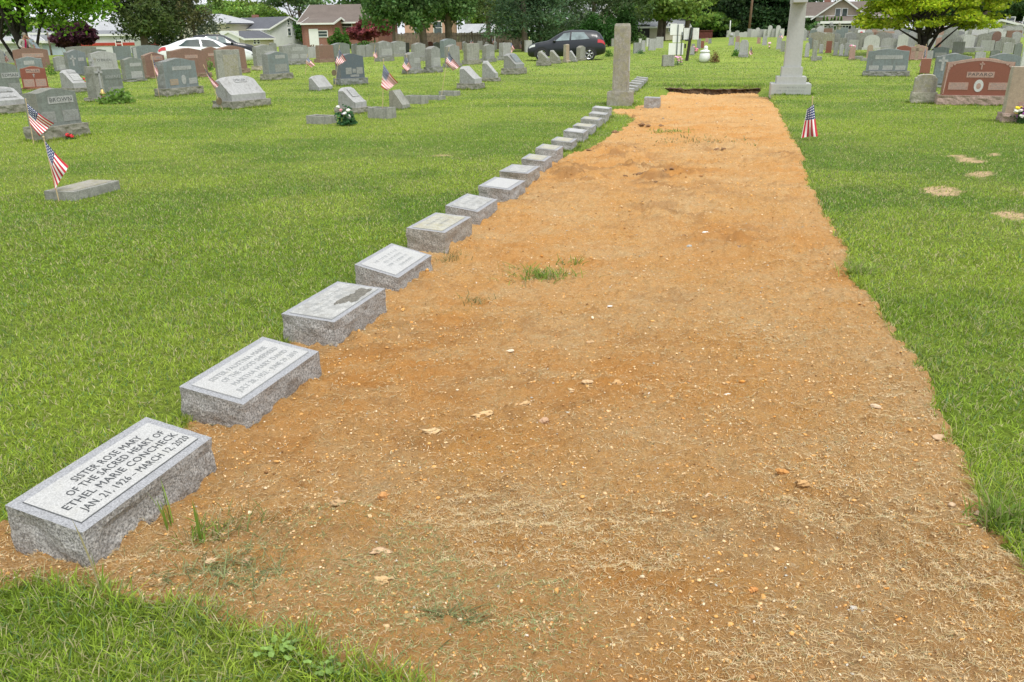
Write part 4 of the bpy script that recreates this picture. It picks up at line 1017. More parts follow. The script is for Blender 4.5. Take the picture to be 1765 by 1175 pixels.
# by the black car
stone(924, 950, 87, 114, 'weath', 'round', 113, 10, 'first slanted light headstone before the black car wheel', style='slant', t=.45)
stone(944, 968, 85, 110, 'weath', 'round', 113, 7, 'second slanted light headstone before the black car', style='slant', t=.45)
stone(969, 983, 76, 108, 'tan', 'flat', 150, 5, 'tan rectangular pillar stone before the black car door', t=.25)
stone(980, 994, 86, 107, 'light', 'round', 113, 4, 'small leaning pale stone right of the tan pillar stone', style='slant', t=.35)
stone(990, 1012, 78, 105, 'weath', 'peak', 120, 5, 'pointed weathered stone with a red white and blue wreath', t=.25)
# behind the pillar, towards the sign boards
BACK = [(1047, 1053, 63, 79, 'light', 'plain pale stone right behind the car tail'), (1053, 1060, 66, 80, 'weath', 'brownish small stone between two pale ones by the car tail'), (1091, 1104, 73, 92, 'grey', 'wide grey headstone right of the tall pillar'),
        (1104, 1112, 69, 89, 'light', 'narrow pale headstone beside a small shrub'), (1101, 1105, 66, 80, 'white', 'slim white stone behind the wide grey one'), (1113, 1119, 65, 80, 'white', 'white narrow headstone edge left of a grey one'), (1117, 1130, 66, 87, 'light', 'grey headstone with cross-like stains right of the white edge'),
        (1129, 1143, 63, 83, 'light', 'tallest pale headstone left of the twin tree trunk'), (1140, 1162, 94, 115, 'weath', 'low rough-faced stone with pink roses beside it')]
for a, b, c, d, m, lab in BACK: stone(a, b, c, d, m, 'flat', 170, 0, lab, t=.18)
MID = [(1192, 1197, 75, 86, 'weath', 'small weathered stone just right of the wooden sign post'), (1200, 1208, 66, 85, 'grey', 'tall grey slab behind the pink flowers'), (1208, 1213, 70, 84, 'redb', 'small brown stone right of the tall grey slab'), (1216, 1220, 65, 74, 'pink', 'tiny pinkish stone in the far centre'),
       (1221, 1226, 66, 76, 'grey', 'tiny grey stone right of the tiny pinkish one'), (1190, 1196, 80, 96, 'light', 'little rounded light stone with pink flowers'), (1255, 1265, 62, 79, 'light', 'pale pedestal stone with a ball on top in the centre field'), (1267, 1275, 62, 78, 'pink', 'pinkish rectangular stone right of the ball-topped one'),
       (1265, 1274, 72, 90, 'light', 'pale stone with dark bush before it in the centre field'), (1304, 1311, 64, 76, 'pink', 'tiny pinkish stone near the far white wall of stones'), (1313, 1322, 62, 79, 'light', 'pale tapered stone in the far centre'), (1337, 1347, 64, 86, 'light', 'pale tall stone left of the stone cross'), (1345, 1353, 70, 90, 'weath', 'weathered tall stone touching the outline of the stone cross')]
for a, b, c, d, m, lab in MID: stone(a, b, c, d-1, m, 'flat', R_, 3, lab, t=.25)
stone(1272, 1290, 68, 99, 'light', 'notch', R_, 6, 'pale cross-shaped monument on stepped base beside a small flag, centre field', t=.3)
o = MB().ball((0, 0, 0), .14, 12, 8).build('stone_ball', MT['light'], None, True); p = G(1260, 79)
o.location = (p[0], p[1]+.1, Z(1260, 60.5, hypot(p[0], p[1]))); tag(o, 'stone ball on the pale pedestal stone in the centre field', 'ornament')
# the far wall of close-set stones
xs_ = [1226, 1233, 1240.5, 1248, 1255.5, 1263, 1270, 1277, 1284, 1291, 1298, 1305, 1312, 1319, 1326, 1333, 1340, 1347]
tp = [53, 53, 55, 54, 52, 55, 52, 55, 54, 49, 50, 47, 50, 50, 43, 49, 43, 49]
for i, (x, tt) in enumerate(zip(xs_, tp)):
    stone(x-3.7, x+3.9, tt, 64, 'white' if i % 3 else 'light', 'round' if i in (14, 16, 11) else random.choice(['flat', 'arc']), 195, 0, '%s pale stone from the left in the far close-set row under the dark trees' % ['first', 'second', 'third', 'fourth', 'fifth', 'sixth', 'seventh', 'eighth', 'ninth', 'tenth', 'eleventh', 'twelfth', 'thirteenth', 'fourteenth', 'fifteenth', 'sixteenth', 'seventeenth', 'eighteenth'][i], group='close-set pale stones under the dark trees', t=.35)
# ------------------------------------------------------------------ right field
stone(1486, 1567, 83, 132, 'blue', 'serp', R_, 10, 'blue-grey headstone with a long name plate and three small plates', plates=((.02, .62, .66, .17, 'light', 11), (-.32, .15, .24, .2, 'light', 3), (.02, .15, .24, .2, 'light', 3), (.33, .15, .24, .2, 'light', 3)), fmat='grey')
stone(1600, 1672, 91, 152, 'blue', 'serp', R_, 9, 'large blue-grey headstone with carved cross, behind the red polished one', carve=(('cross', -.30, .66, .36, 'light'),), plates=((.05, .5, .2, .16, 'light', 1),))
stone(1692, 1757, 91, 142, 'blue', 'arc', R_, 5, 'wide plain blue-grey headstone behind and right of the red polished one', t=.22)
stone(1609, 1747, 99, 183, 'paparo', 'serp', 198, 19, 'large polished red-brown headstone reading PAPARO with oval portrait', plates=((.02, .56, .40, .155, 'pink', 'PAPARO'), (-.28, .25, .29, .20, 'pink', 3), (.31, .25, .29, .20, 'pink', 3)), carve=(('cross', .02, .80, .15, 'pink'), ('oval', .02, .26, .24, 'white'), ('heart', .02, .25, .12, 'pink'), ('border', 0, 0, 0, 'pink')), fmat='pink', frows=3)
stone(1567, 1613, 127, 179, 'lich', 'notch', R_, 21, 'small crumbling lichened stone on a block, left of the red polished headstone', fmat='lich')
stone(1716, 1815, 113, 214, 'tan', 'flat', 196, 19, 'tall tan headstone with rough split side at the right edge, pansies at its foot', plates=((.12, .14, .7, .22, 'pink', 2),), fmat='pink')
stone(1584, 1602, 100, 128, 'redb', 'flat', R_, 0, 'small red-brown stone right behind the leaning flag, right field')
stone(1544, 1568, 77, 100, 'red', 'arc', R_, 0, 'dark red polished stone top right of the blue-grey headstone')
stone(1566, 1599, 77, 99, 'pink', 'arc', R_, 2, 'brownish headstone with a carved T-shaped cross band', carve=(('cross', -.1, .45, .8, 'tan'),))
stone(1587, 1607, 86, 101, 'light', 'flat', R_, 0, 'low pale stone left of the maple trunk foot')
stone(1606, 1634, 80, 101, 'blue', 'serp', R_, 0, 'grey stone with a pale lower face in front of the maple trunk', plates=((.0, .3, .7, .4, 'light', 2),))
stone(1510, 1540, 57, 84, 'light', 'flat', R_, 5, 'broad grey monument with panel and plates left of the maple', plates=((.0, .58, .5, .14, 'grey', 3), (-.2, .22, .3, .2, 'white', 2), (.22, .22, .3, .2, 'white', 2)))
stone(1492, 1502, 76, 105, 'tan', 'round', R_, 0, 'tan pillar stone at the left side of the blue-grey headstone', t=.2)
RT_ = [(1386, 1394, 73, 99, 'light', 'pale slab immediately right of the stone cross'), (1393, 1398, 65, 84, 'blue', 'slim dark stone right of the stone cross'), (1399, 1408, 68, 101, 'weath', 'brown pillar with a white urn shape on top, right of the cross'), (1411, 1418, 76, 92, 'light', 'speckled white stone in the first right row'),
       (1408, 1422, 61, 78, 'green', 'dark green-grey rounded stone in the right field'), (1422, 1433, 70, 91, 'redb', 'reddish pillar stone in the right field'), (1436, 1443, 72, 96, 'grey', 'first of three thin grey slabs in line'), (1445, 1453, 75, 97, 'light', 'second of three thin grey slabs in line'),
       (1454, 1462, 73, 98, 'grey', 'third of three thin grey slabs in line'), (1463, 1474, 79, 99, 'pink', 'low stone with flowers after the three thin slabs'), (1462, 1478, 68, 86, 'light', 'wide pale stone behind the three thin slabs'), (1640, 1661, 71, 92, 'light', 'wide pale stone right of the maple trunk'), (1630, 1649, 62, 82, 'grey', 'grey stone group member tall behind the pale one right of the maple'),
       (1688, 1712, 69, 88, 'light', 'broad pale grey double stone above the blue-grey headstone'), (1712, 1725, 70, 88, 'grey', 'grey stone right of the broad pale double one'), (1726, 1746, 72, 92, 'light', 'wide light stone with a rim, near the dark leaning one'), (1746, 1760, 72, 96, 'green', 'dark leaning stone near the right edge'), (1757, 1778, 76, 116, 'white', 'white monument cut by the right edge'), (1679, 1698, 88, 102, 'light', 'low light block between the two blue-grey headstones'),
       (1705, 1723, 85, 100, 'green', 'dark arched stone top above the wide blue-grey headstone')]
for a, b, c, d, m, lab in RT_: stone(a, b, c, d, m, random.choice(['flat', 'arc', 'serp']), R_, 3 if b-a < 12 else 0, lab, t=.22)
# low slabs in the right field
def slab(xl, xr, yt, yb, mat, label):
    B = G((xl+xr)/2, yb); s = ppm(B); w = (xr-xl)/s; h = (yb-yt)/s*.7
    r = empty('grave_slab', (B[0], B[1]+.2, B[2]), radians(-16), label, 'grave slab')
    mb = MB(); mb.box((0, 0, h/2-.03), (w, .5, h+.06)); mb.build('slab_block', MT[mat], r, bevel=.02)
    MB().box((0, 0, h+.003), (w*.8, .34, .012)).build('top_face', MT['grey'], r)
slab(1400, 1418, 95, 103, 'weath', 'low rounded grey slab in front of the brown pillar right of the cross')
slab(1475, 1489, 95, 102, 'weath', 'low rough slab left of the tan pillar stone')
slab(1487, 1498, 98, 105, 'weath', 'lumpy small slab at the foot of the tan pillar stone')
slab(1663, 1681, 79, 90, 'grey', 'low grey slab stone right of the maple, left one of two')
slab(1680, 1694, 79, 88, 'light', 'low pale slab stone right of the maple, right one of two')
slab(1561, 1580, 66, 76, 'light', 'pale sloping slab below the maple crown')
# the crowded far right rows
rr = random.Random(5); k = 0; far = []
for D, px0, px1, st in ((58, 1412, 1765, 13.5), (66, 1425, 1765, 13), (75, 1392, 1765, 11), (86, 1388, 1765, 10.5), (97, 1390, 1765, 9)):
    x = px0+rr.uniform(0, 8)
    while x < px1:
        far.append((x, D+rr.uniform(-1.5, 1.5), rr.uniform(.4, .95), rr.uniform(.55, 1.05), rr.choice(['light', 'grey', 'white', 'light', 'weath', 'light', 'grey', 'pink', 'brown', 'blue', 'lich'])))
        x += st*rr.uniform(.75, 1.5)
WORD = {'light': 'pale', 'grey': 'grey', 'white': 'white', 'weath': 'weathered', 'pink': 'pinkish', 'redb': 'reddish', 'brown': 'brown', 'blue': 'blue-grey', 'lich': 'lichened'}
for x, D, w, h, m in far:
    B = AT(x, D); al = rr.uniform(-.05, .05)
    r = empty('headstone', tuple(B), radians(-20)+al, 'small %s headstone in the crowded far rows of the right field' % WORD[m], 'headstone', 'crowded %s stones in the far right rows' % WORD[m])
    t = .2; MB().box((0, 0, .06), (w*1.2, t+.14, .18)).build('foundation', MT[m], r)
    MB().prism([(a, b+.14) for a, b in outline(w, h-.14, rr.choice(['flat', 'arc', 'serp', 'round', 'peak']), 8)], -t/2, t/2).build('tablet', MT[m], r)
# a few tall monuments with caps in the far right rows
for px, D, top_y, w, m, lab in ((1683, 92, 52, .35, 'light', 'narrow pale column in the far right rows, beside the white flagpole'), (1711, 92, 55, .4, 'white', 'second capped white column in the far right rows'), (1722, 90, 56, .4, 'light', 'third capped pale column in the far right rows'), (1648, 90, 55, .5, 'light', 'pale cross-topped monument right of the maple trunk'),
                                (1671, 88, 54, .5, 'light', 'pale pointed monument right of the maple'), (1416, 96, 50, .4, 'weath', 'weathered short column before the arborvitae hedge'), (1438, 96, 51, .5, 'grey', 'grey short column before the arborvitae hedge'), (1490, 93, 50, .4, 'light', 'pale capped column before the porch'), (1452, 94, 53, .35, 'lich', 'yellowish topped column before the porch'), (1500, 95, 48, .4, 'tan', 'tan pointed column before the porch')):
    B = AT(px, D); h = max(1.2, Z(px, top_y, D)-B[2])
    r = empty('column_monument', tuple(B), .3, lab, 'monument')
    MB().box((0, 0, .12), (w*2, w*2, .3)).build('plinth', MT[m], r); MB().box((0, 0, .27+(h-.55)/2), (w, w, h-.55), taper=.85).build('shaft', MT[m], r)
    MB().box((0, 0, h-.20), (w*1.25, w*1.25, .10)).ball((0, 0, h-.06), w*.4, 8, 6).build('cap', MT[m], r)

# ------------------------------------------------------------------ planters and low kerb stones, left
def planter(xl, xr, yt, yb, label, fa=116, depth=.45, soil_=True):
    B = G((xl+xr)/2, yb); s = ppm(B); al = radians(fa)-(pi+atan2(B[0], B[1])); w = max(.3, ((xr-xl)/s-depth*abs(sin(al)))/max(.35, abs(cos(al)))); h = (yb-yt)/s*.62
    k = 1+.2/hypot(B[0], B[1])*1.5
    r = empty('stone_planter', (B[0]*k, B[1]*k, 0), pi-radians(fa), label, 'planter')
    mb = MB(); t = .05
    mb.box((0, -depth/2+t/2, h/2-.03), (w, t, h+.06)); mb.box((0, depth/2-t/2, h/2-.03), (w, t, h+.06))
    mb.box((-w/2+t/2, 0, h/2-.03), (t-.004, depth-2*t, h+.054)); mb.box((w/2-t/2, 0, h/2-.03), (t-.004, depth-2*t, h+.054)); mb.build('stone_rim', MT['weath'], r, bevel=.006)
    if soil_: MB().box((0, 0, h*.4), (w-2*t+.01, depth-2*t+.01, h*.7)).build('planter_soil', plain('planter earth', (.10, .06, .035), .95, var=.5, vs=20), r)
    return r
planter(529, 581, 193, 215, 'open stone planter box with bare earth, left of the white flowers')
planter(636, 682, 176, 206, 'long stone planter behind the tall flag stick')
planter(699, 738, 158, 180, 'stone planter block right of the dark leaning stone')
planter(734, 764, 162, 173, 'low stone kerb piece right of the planter block', soil_=False)
planter(756, 794, 153, 166, 'shallow stone box at the foot of the leaning flag', soil_=False)
# the flush stone at left
a_, b_, c_ = G(131, 347), G(208, 326), G(83, 344); Ls = float(np.linalg.norm((b_-a_)[:2])); Ws = float(np.linalg.norm((c_-a_)[:2])); ys_ = atan2(b_[1]-a_[1], b_[0]-a_[0]); mid = a_+(b_-a_)/2
r = empty('flush_stone', (mid[0]-sin(ys_)*Ws/2, mid[1]+cos(ys_)*Ws/2, 0), ys_, 'flat weathered stone lying in the grass with a flag at its left end', 'grave marker')
MB().box((0, 0, .02), (Ls, Ws, .15)).build('stone_block', MT['weath'], r, bevel=.008); MB().box((0, 0, .097), (Ls-.07, Ws-.07, .006)).build('top_face', MT['lich'], r)

# ------------------------------------------------------------------ flags
def flagmat():
    m, n, l, b = nm('stars and stripes cloth')
    uv = n.new('ShaderNodeUVMap'); sp_ = n.new('ShaderNodeSeparateXYZ'); l.new(uv.outputs[0], sp_.inputs[0])
    def mt(op, a, b_=None):
        q = n.new('ShaderNodeMath'); q.operation = op
        for i, v in enumerate((a, b_)):
            if v is None: continue
            if isinstance(v, (int, float)): q.inputs[i].default_value = v
            else: l.new(v, q.inputs[i])
        return q.outputs[0]
    U, V = sp_.outputs[0], sp_.outputs[1]
    st = mt('LESS_THAN', mt('FRACT', mt('MULTIPLY', V, 6.5)), .5)
    c = mix(n, l, st, (.86, .84, .82), (.52, .02, .04))
    can = mt('MULTIPLY', mt('LESS_THAN', U, .40), mt('LESS_THAN', V, .5385))
    a = mt('SUBTRACT', mt('FRACT', mt('MULTIPLY', U, 13.5)), .5); d = mt('SUBTRACT', mt('FRACT', mt('MULTIPLY', V, 9.)), .5)
    dd = mt('SQRT', mt('ADD', mt('MULTIPLY', a, a), mt('MULTIPLY', d, d))); star = mt('LESS_THAN', dd, .27)
    bl = mix(n, l, star, (.015, .03, .13), (.8, .8, .82))
    l.new(mix(n, l, can, c, bl), b.inputs['Base Color']); b.inputs['Roughness'].default_value = .75
    return m
FM = flagmat()
def flag(base, top, q, label, holder=False, fl=None, group=None, vs_=1.):
    B = G(*base); D = hypot(B[0], B[1]); T = XY(top[0], top[1], D)
    r = empty('small_flag', tuple(B), 0, label, 'flag', group)
    rel = lambda p: Vector(tuple(float(v) for v in (np.asarray(p)-B)))
    MB().tube([rel(B)-Vector((0, 0, .05)), rel(T)], .006 if D < 30 else .01, 6).build('stick', MT['stick'], r)
    s = ppm(B); m = MB(); m.ball(rel(T), .011, 6, 5); m.build('finial', MT['stick'], r)
    A_, B_, C_, D_ = [rel(XY(p[0], p[1], D)) for p in q]
    nu, nv = 18, 10; sz = (A_-C_).length; rd = random.uniform(0, 6); fwd = Vector((B[0], B[1], 0)).normalized()
    vs = []; uvs = []
    for i in range(nu+1):
        for j in range(nv+1):
            u, v = i/nu, j/nv
            p = (A_*(1-v)+B_*v)*(1-u)+(C_*(1-v)+D_*v)*u
            p = p+Vector((0, 0, -1))*sz*.06*sin(pi*u)*(1-v)
            p += fwd*(sz*.10*sin(v*7+u*2.5+rd)*(.25+u*.75)+sz*.04*sin(v*15+rd)*u)-fwd*.012
            vs.append(p); uvs.append((u, v*vs_))
    mb = MB(); mb.add(vs, [(i*(nv+1)+j, i*(nv+1)+j+1, (i+1)*(nv+1)+j+1, (i+1)*(nv+1)+j) for i in range(nu) for j in range(nv)])
    me = bpy.data.meshes.new('cloth'); me.from_pydata(mb.v, [], mb.f); ul = me.uv_layers.new(name='UVMap')
    for lp in me.loops: ul.data[lp.index].uv = uvs[lp.vertex_index]
    for p_ in me.polygons: p_.use_smooth = True
    link('cloth', me, r, FM)
    if holder:
        h = rel(XY(holder[0], holder[1], D)); mb = MB(); n_ = 16
        mb.add([h+Vector((cos(a)*holder[2]/s, 0.02*sin(a), sin(a)*holder[2]*1.25/s)) for a in np.linspace(0, 2*pi, n_+1)[:-1]]+[h+Vector((cos(a)*holder[2]/s, .02*sin(a)-.02, sin(a)*holder[2]*1.25/s)) for a in np.linspace(0, 2*pi, n_+1)[:-1]],
               [tuple(range(n_)), tuple(range(2*n_-1, n_-1, -1))]+[(i, (i+1) % n_, n_+(i+1) % n_, n_+i) for i in range(n_)])
        mb.build('medallion', MT['bronze'], r)
    return r
flag((58, 248), (44, 171), ((46, 177), (52, 213), (93, 212), (68, 234)), 'small flag leaning in front of the grey-green headstone at far left')
flag((102, 347), (75, 236), ((77, 241), (84, 277), (118, 286), (95, 326)), 'small flag drooping at the left end of the flat weathered stone in the grass', vs_=.8)
flag((275, 168), (261, 94), ((263, 99), (267, 122), (273, 122), (272, 134)), 'narrow furled flag at the left side of the heart-carved headstone')
flag((386, 191), (351, 112), ((352, 116), (358, 131), (378, 147), (370, 153)), 'small leaning flag with a bronze medallion at the left end of the pale slanted headstone', holder=(378, 174, 5))
flag((526, 128), (530, 93), ((530, 97), (527, 108), (543, 112), (537, 116)), 'small flag on open grass left of the small pale slanted headstone')
flag((577, 150), (585, 78), ((585, 83), (578, 108), (597, 104), (581, 114)), 'small flag with a round grey medallion left of the dark blue headstone', holder=(576, 125, 4))
flag((645, 110), (646, 77), ((647, 80), (643, 96), (651, 98), (647, 101)), 'narrow small flag left of the headstone with the oval carving')
flag((659, 204), (661, 102), ((661, 110), (657, 149), (686, 142), (667, 156)), 'tall flag on a pale stick beside the stone planters')
flag((703, 128), (701, 94), ((701, 98), (693, 114), (709, 116), (701, 123)), 'folded flag in front of a grey headstone, third field row')
flag((760, 166), (774, 82), ((773, 88), (768, 107), (792, 115), (781, 122)), 'tall leaning flag on a long stick left of the plain grey headstone')
flag((881, 101), (881, 69), ((881, 72), (875, 84), (887, 84), (880, 92)), 'flag behind the third of the slanted headstones in line')
flag((1395, 241), (1401, 167), ((1403, 179), (1391, 188), (1410, 234), (1381, 237)), 'flag hanging straight down on the lawn right of the soil, below the stone cross', vs_=.56)
flag((1585, 125), (1597, 76), ((1596, 82), (1590, 97), (1595, 116), (1584, 114)), 'leaning flag left of the large blue-grey headstone, right field')
flag((121, 114), (107, 87), ((109, 91), (113, 105), (121, 104), (118, 117)), 'small flag left of the headstone with the pale cross')
flag((12, 112), (3, 83), ((5, 87), (7, 99), (16, 103), (11, 107)), 'tiny flag at the far left edge above the grey-green stone')
flag((1292, 98), (1295, 78), ((1295, 80), (1291, 90), (1298, 93), (1292, 95)), 'small flag beside the pale cross-shaped monument in the centre field')
for px, py, lab in ((898, 88, 'tiny flag just left of the black car nose'), (848, 84, 'tiny flag among small stones right of the leaning flag'), (812, 85, 'tiny flag behind the square weathered headstone'), (1345, 74, 'tiny flag at the far row left of the cross'), (613, 92, 'tiny flag behind the dark blue headstone'), (715, 92, 'tiny reddish flag behind the folded flag')):
    flag((px, py), (px+1, py-20), ((px+1, py-19), (px-3, py-10), (px+5, py-9), (px-1, py-5)), lab)
# ------------------------------------------------------------------ the stone cross and the tall pillar
def deps(p): return hypot(p[0], p[1])
B = G(1364, 164); s = ppm(B); yc = radians(-14)
cr = empty('stone_cross', (B[0]+.08, B[1]+.42, 0), yc, 'tall pale stone cross on a three-tier base at the far right end of the soil', 'monument')
w1 = 68/s; z1 = .26; z2 = z1+.16; z3 = z2+.22
cm_ = MT['cross']
mb = MB(); mb.box((0, 0, z1/2-.04), (w1*.97, .82, z1+.08)); mb.build('lower_tier', cm_, cr, bevel=.008)
MB().box((0, 0, (z1+z2)/2), (w1*.72, .62, z2-z1)).build('middle_tier', cm_, cr, bevel=.006)
MB().box((0, 0, (z2+z3)/2), (w1*.51, .46, z3-z2)).build('upper_tier', cm_, cr, bevel=.006)
D_ = deps(B)+.35; zt = 2.95; zarm = Z(1380, 5, D_)
w0 = 28/s
MB().box((0, 0, (z3+zt)/2), (w0, .34, zt-z3), taper=.80, taper_y=.85).build('shaft', cm_, cr, bevel=.01)
# the arms run away from the camera, seen end on
MB().box((0, 0, zarm+.16), (.31, 1.35, .32)).build('arms', cm_, cr, bevel=.008)
g = MB()
for x0, x1, z0, z1 in glyphs(2, w1*.72, .15, 4.2): g.add([(x0, 0, min(z0, z1)), (x1, 0, min(z0, z1)), (x1, 0, max(z0, z1)), (x0, 0, max(z0, z1))], [(0, 1, 2, 3)])
q = g.build('worn_lettering', MT['letterg'], cr); q.location = (0, -.4125, .14)
B = G(1068, 183); s = ppm(B)
pl = empty('stone_pillar', (B[0]+.05, B[1]+.3, 0), radians(-14), 'tall lichened square stone pillar on a block at the end of the flat markers', 'monument')
h0 = .29; hp = Z(1076, 40, deps(B)+.3)
rock_side(.52, .50, h0, h0, .006, 3.3).build('base_block', [MT['lich'], MT['lich']], pl)
mb = MB(); hw = .155
NZ = 26; vs = []
per = []
for i in range(6): per.append((-1+i/3, -1))
for i in range(6): per.append((1, -1+i/3))
for i in range(6): per.append((1-i/3, 1))
for i in range(6): per.append((-1, 1-i/3))
for k in range(NZ+1):
    z = h0+(hp-h0)*k/NZ; w = hw*(1+.06*(1-k/NZ)); w = w*(1 if k < NZ-1 else (.97 if k < NZ else .86)); zz = z if k < NZ else z-.0
    if k == NZ-1: zz = hp-.05
    for (a, c) in per:
        q = mnoise.noise(Vector((a*3, c*3, z*6)))*.007
        vs.append((a*w*1.0+a*q, c*w+c*q, zz))
n = len(per); mb.add(vs, [(k*n+i, k*n+(i+1) % n, (k+1)*n+(i+1) % n, (k+1)*n+i) for k in range(NZ) for i in range(n)]); mb.f.append(tuple(NZ*n+i for i in range(n))); mb.mi.append(0)
mb.build('shaft', MT['lich'], pl)
MB().box((hw+.012, -.04, Z(1080, 110, deps(B)+.3)), (.012, .16, .28)).build('pale_plaque', MT['panel'], pl)

# ------------------------------------------------------------------ sign boards
p = G(1166, 97); e = empty('sign_board', tuple(p), radians(-8), 'white blank sign boards seen from behind on two thin metal posts', 'sign'); D = deps(p)
zz = lambda py: Z(1166, py, D)-p[2]
s = ppm(p)
for (xa, xb, ya, yb) in ((-13, 9, 41, 60), (-8, 5, 61, 73), (-14, 11, 74, 94)):
    MB().box(((xa+xb)/2/s, .04, (zz(ya)+zz(yb))/2), ((xb-xa)/s, .03, zz(ya)-zz(yb))).build('board', MT['whitep'], e)
for xx, yt in ((0, 42), (7.5, 55)): MB().box((xx/s, -.0, zz(yt)/2-.1), (.05, .04, zz(yt)+.2)).build('post', MT['wmetal'], e)
p = G(1183, 104); e = empty('sign_post', tuple(p), radians(-8), 'leaning dark wooden post carrying two white slatted boards and a small black box', 'sign'); D = deps(p)
zz = lambda py: Z(1186, py, D)-p[2]; s = ppm(p)
MB().tube([(0, 0, -.2), (6/s, 0, zz(47))], .075, 8).build('post', MT['bark'], e)
MB().tube([(4.5/s, -.07, zz(66)), (6.5/s, -.07, zz(46))], .03, 6).build('post_strap', MT['wmetal'], e)
for xa, xb in ((-7, 4.5), (8, 18.5)):
    mb = MB(); k = 5
    for i in range(k): mb.box(((xa+(xb-xa)*(i+.5)/k)/s, .06, (zz(48)+zz(68))/2), ((xb-xa)/k/s*.86, .03, zz(48)-zz(68)))
    mb.build('slatted_board', MT['whitep'], e)
MB().box((-.5/s, -.06, zz(69)), (8/s, .05, .07)).build('bracket', MT['black'], e); MB().box((-3.5/s, -.02, zz(79)), (.08, .1, .2)).build('small_box', MT['black'], e)

# white kneeling-looking ornament and dried shrub, flowers
p = G(1214, 107); s = ppm(p); e = empty('white_urn', tuple(p), 0, 'white painted squat urn with a white lid and knob beside a dried brown shrub', 'urn')
MB().lathe([(.14, 0), (.23, .06), (.26, .2), (.245, .36), (.2, .44), (.19, .46)], n=20).build('body', MT['whitep'], e, True)
MB().lathe([(.21, .46), (.25, .48), (.22, .53), (.1, .57), (.06, .58)], n=20).build('lid', MT['whitep'], e, True)
MB().ball((.03, 0, .66), .1, 12, 8).ball((.06, -.02, .60), .07, 10, 6).build('knob', MT['whitep'], e, True)
def leafball(name, px, py, w, h, col, n, ls, label, cat='shrub', D=None, flowers=(), var=.45, z0=0, parent=None, stems=True):
    B = G(px, py) if D is None else AT(px, D); s = ppm(B); rx = w/s/2; hz = h/s
    bag = Bag(); r = RNG.random(n)**.4; th = RNG.uniform(0, 2*pi, n); ph = np.arccos(RNG.uniform(-.25, 1, n))
    lump = 1+.25*np.sin(th*3+1)*np.sin(ph*4)
    x = rx*r*np.sin(ph)*np.cos(th)*lump; y = rx*r*np.sin(ph)*np.sin(th)*lump; z = hz*.12+hz*.85*r*np.cos(ph).clip(0, 1)*lump+z0
    cc = np.array(col)*RNG.uniform(1-var, 1+var, (n, 1))
    V, F, C = leaves(x, y, z, ls, cc)
    bag.add(V, F, C)
    e = empty(name, tuple(B), 0, label, cat)
    bag.build('foliage', MT['leaf'], e)
    if stems:
        mb = MB()
        for i in range(5): a = random.uniform(0, 6.28); mb.tube([(0, 0, -.03), (cos(a)*rx*.4, sin(a)*rx*.4, hz*.5+z0)], [max(.004, hz*.02), .003], 5)
        mb.build('stem', MT['barkg'], e)
    for (c, k, fs) in flowers:
        mb = MB()
        for i in range(k):
            a = random.uniform(0, 6.28); q = random.uniform(.2, .95); zf = random.uniform(.35, 1.)
            mb.ball((cos(a)*rx*q*.9, sin(a)*rx*q*.9, hz*zf+z0), (fs, fs, fs*.7), 7, 5, jit=.25)
        mb.build('flower', plain('petals', c, .6, var=.15, vs=40), e)
    return e
def leaves(x, y, z, ls, cols, flat=.0, asp=.6):
    n = len(x); ls = np.broadcast_to(ls, (n,))*RNG.uniform(.6, 1.35, n)
    d = RNG.normal(size=(n, 3)); d[:, 2] = d[:, 2]*(1-flat); d /= np.linalg.norm(d, axis=1)[:, None]
    q = RNG.normal(size=(n, 3)); q[:, 2] *= (1-flat); w = np.cross(d, q); w /= np.linalg.norm(w, axis=1)[:, None]+1e-9
    if flat > 0: w = w*np.array([1, 1, 1.])
    P0 = np.stack([x, y, z], -1); L1 = ls[:, None]
    V = np.stack([P0-d*L1*.5, P0+w*L1*asp*.5, P0+d*L1*.5, P0-w*L1*asp*.5], 1).reshape(-1, 3)
    b0 = np.arange(n)*4; F = np.stack([b0, b0+1, b0+2, b0+3], -1)
    return V, [F], np.repeat(cols, 4, 0)
leafball('dried_shrub', 1232, 108, 17, 19, (.22, .14, .06), 420, .07, 'small dried brown shrub right of the white urn')
leafball('rose_bouquet', 1168, 113, 17, 15, (.12, .2, .1), 120, .06, 'pink rose bouquet leaning on the low rough stone', 'flowers', flowers=(((.82, .42, .58), 9, .055), ((.85, .8, .74), 3, .04)))
leafball('flower_bouquet', 598, 216, 34, 32, (.05, .14, .05), 420, .06, 'green bouquet with white and pink flowers at the open planter box', 'flowers', flowers=(((.82, .8, .74), 7, .038), ((.45, .36, .6), 3, .03), ((.8, .35, .4), 2, .035)))
leafball('hosta_plant', 204, 178, 62, 24, (.16, .28, .05), 420, .10, 'leafy light green plant right of the crucifix headstone', 'plant')
leafball('hosta_plant', 88, 130, 18, 22, (.15, .28, .04), 160, .09, 'leafy green plant right of the small polished red headstone', 'plant')
leafball('leafy_plant', 362, 122, 20, 22, (.15, .28, .05), 160, .09, 'leafy plant in front of the brown-red headstone', 'plant')
leafball('red_flowers', 122, 240, 18, 10, (.08, .14, .05), 50, .04, 'small red flowers in front of the far left headstone base', 'flowers', flowers=(((.62, .02, .03), 6, .028),))
leafball('red_flowers', 146, 150, 10, 15, (.1, .04, .02), 40, .04, 'pot of dark red flowers on the pale slanted stone', 'flowers', flowers=(((.5, .03, .04), 6, .035),))
leafball('dried_bouquet', 822, 152, 14, 20, (.32, .2, .1), 130, .05, 'dried brown bouquet at the foot of the first slanted stone', 'flowers', flowers=(((.6, .42, .3), 5, .025), ((.75, .72, .1), 2, .02)))
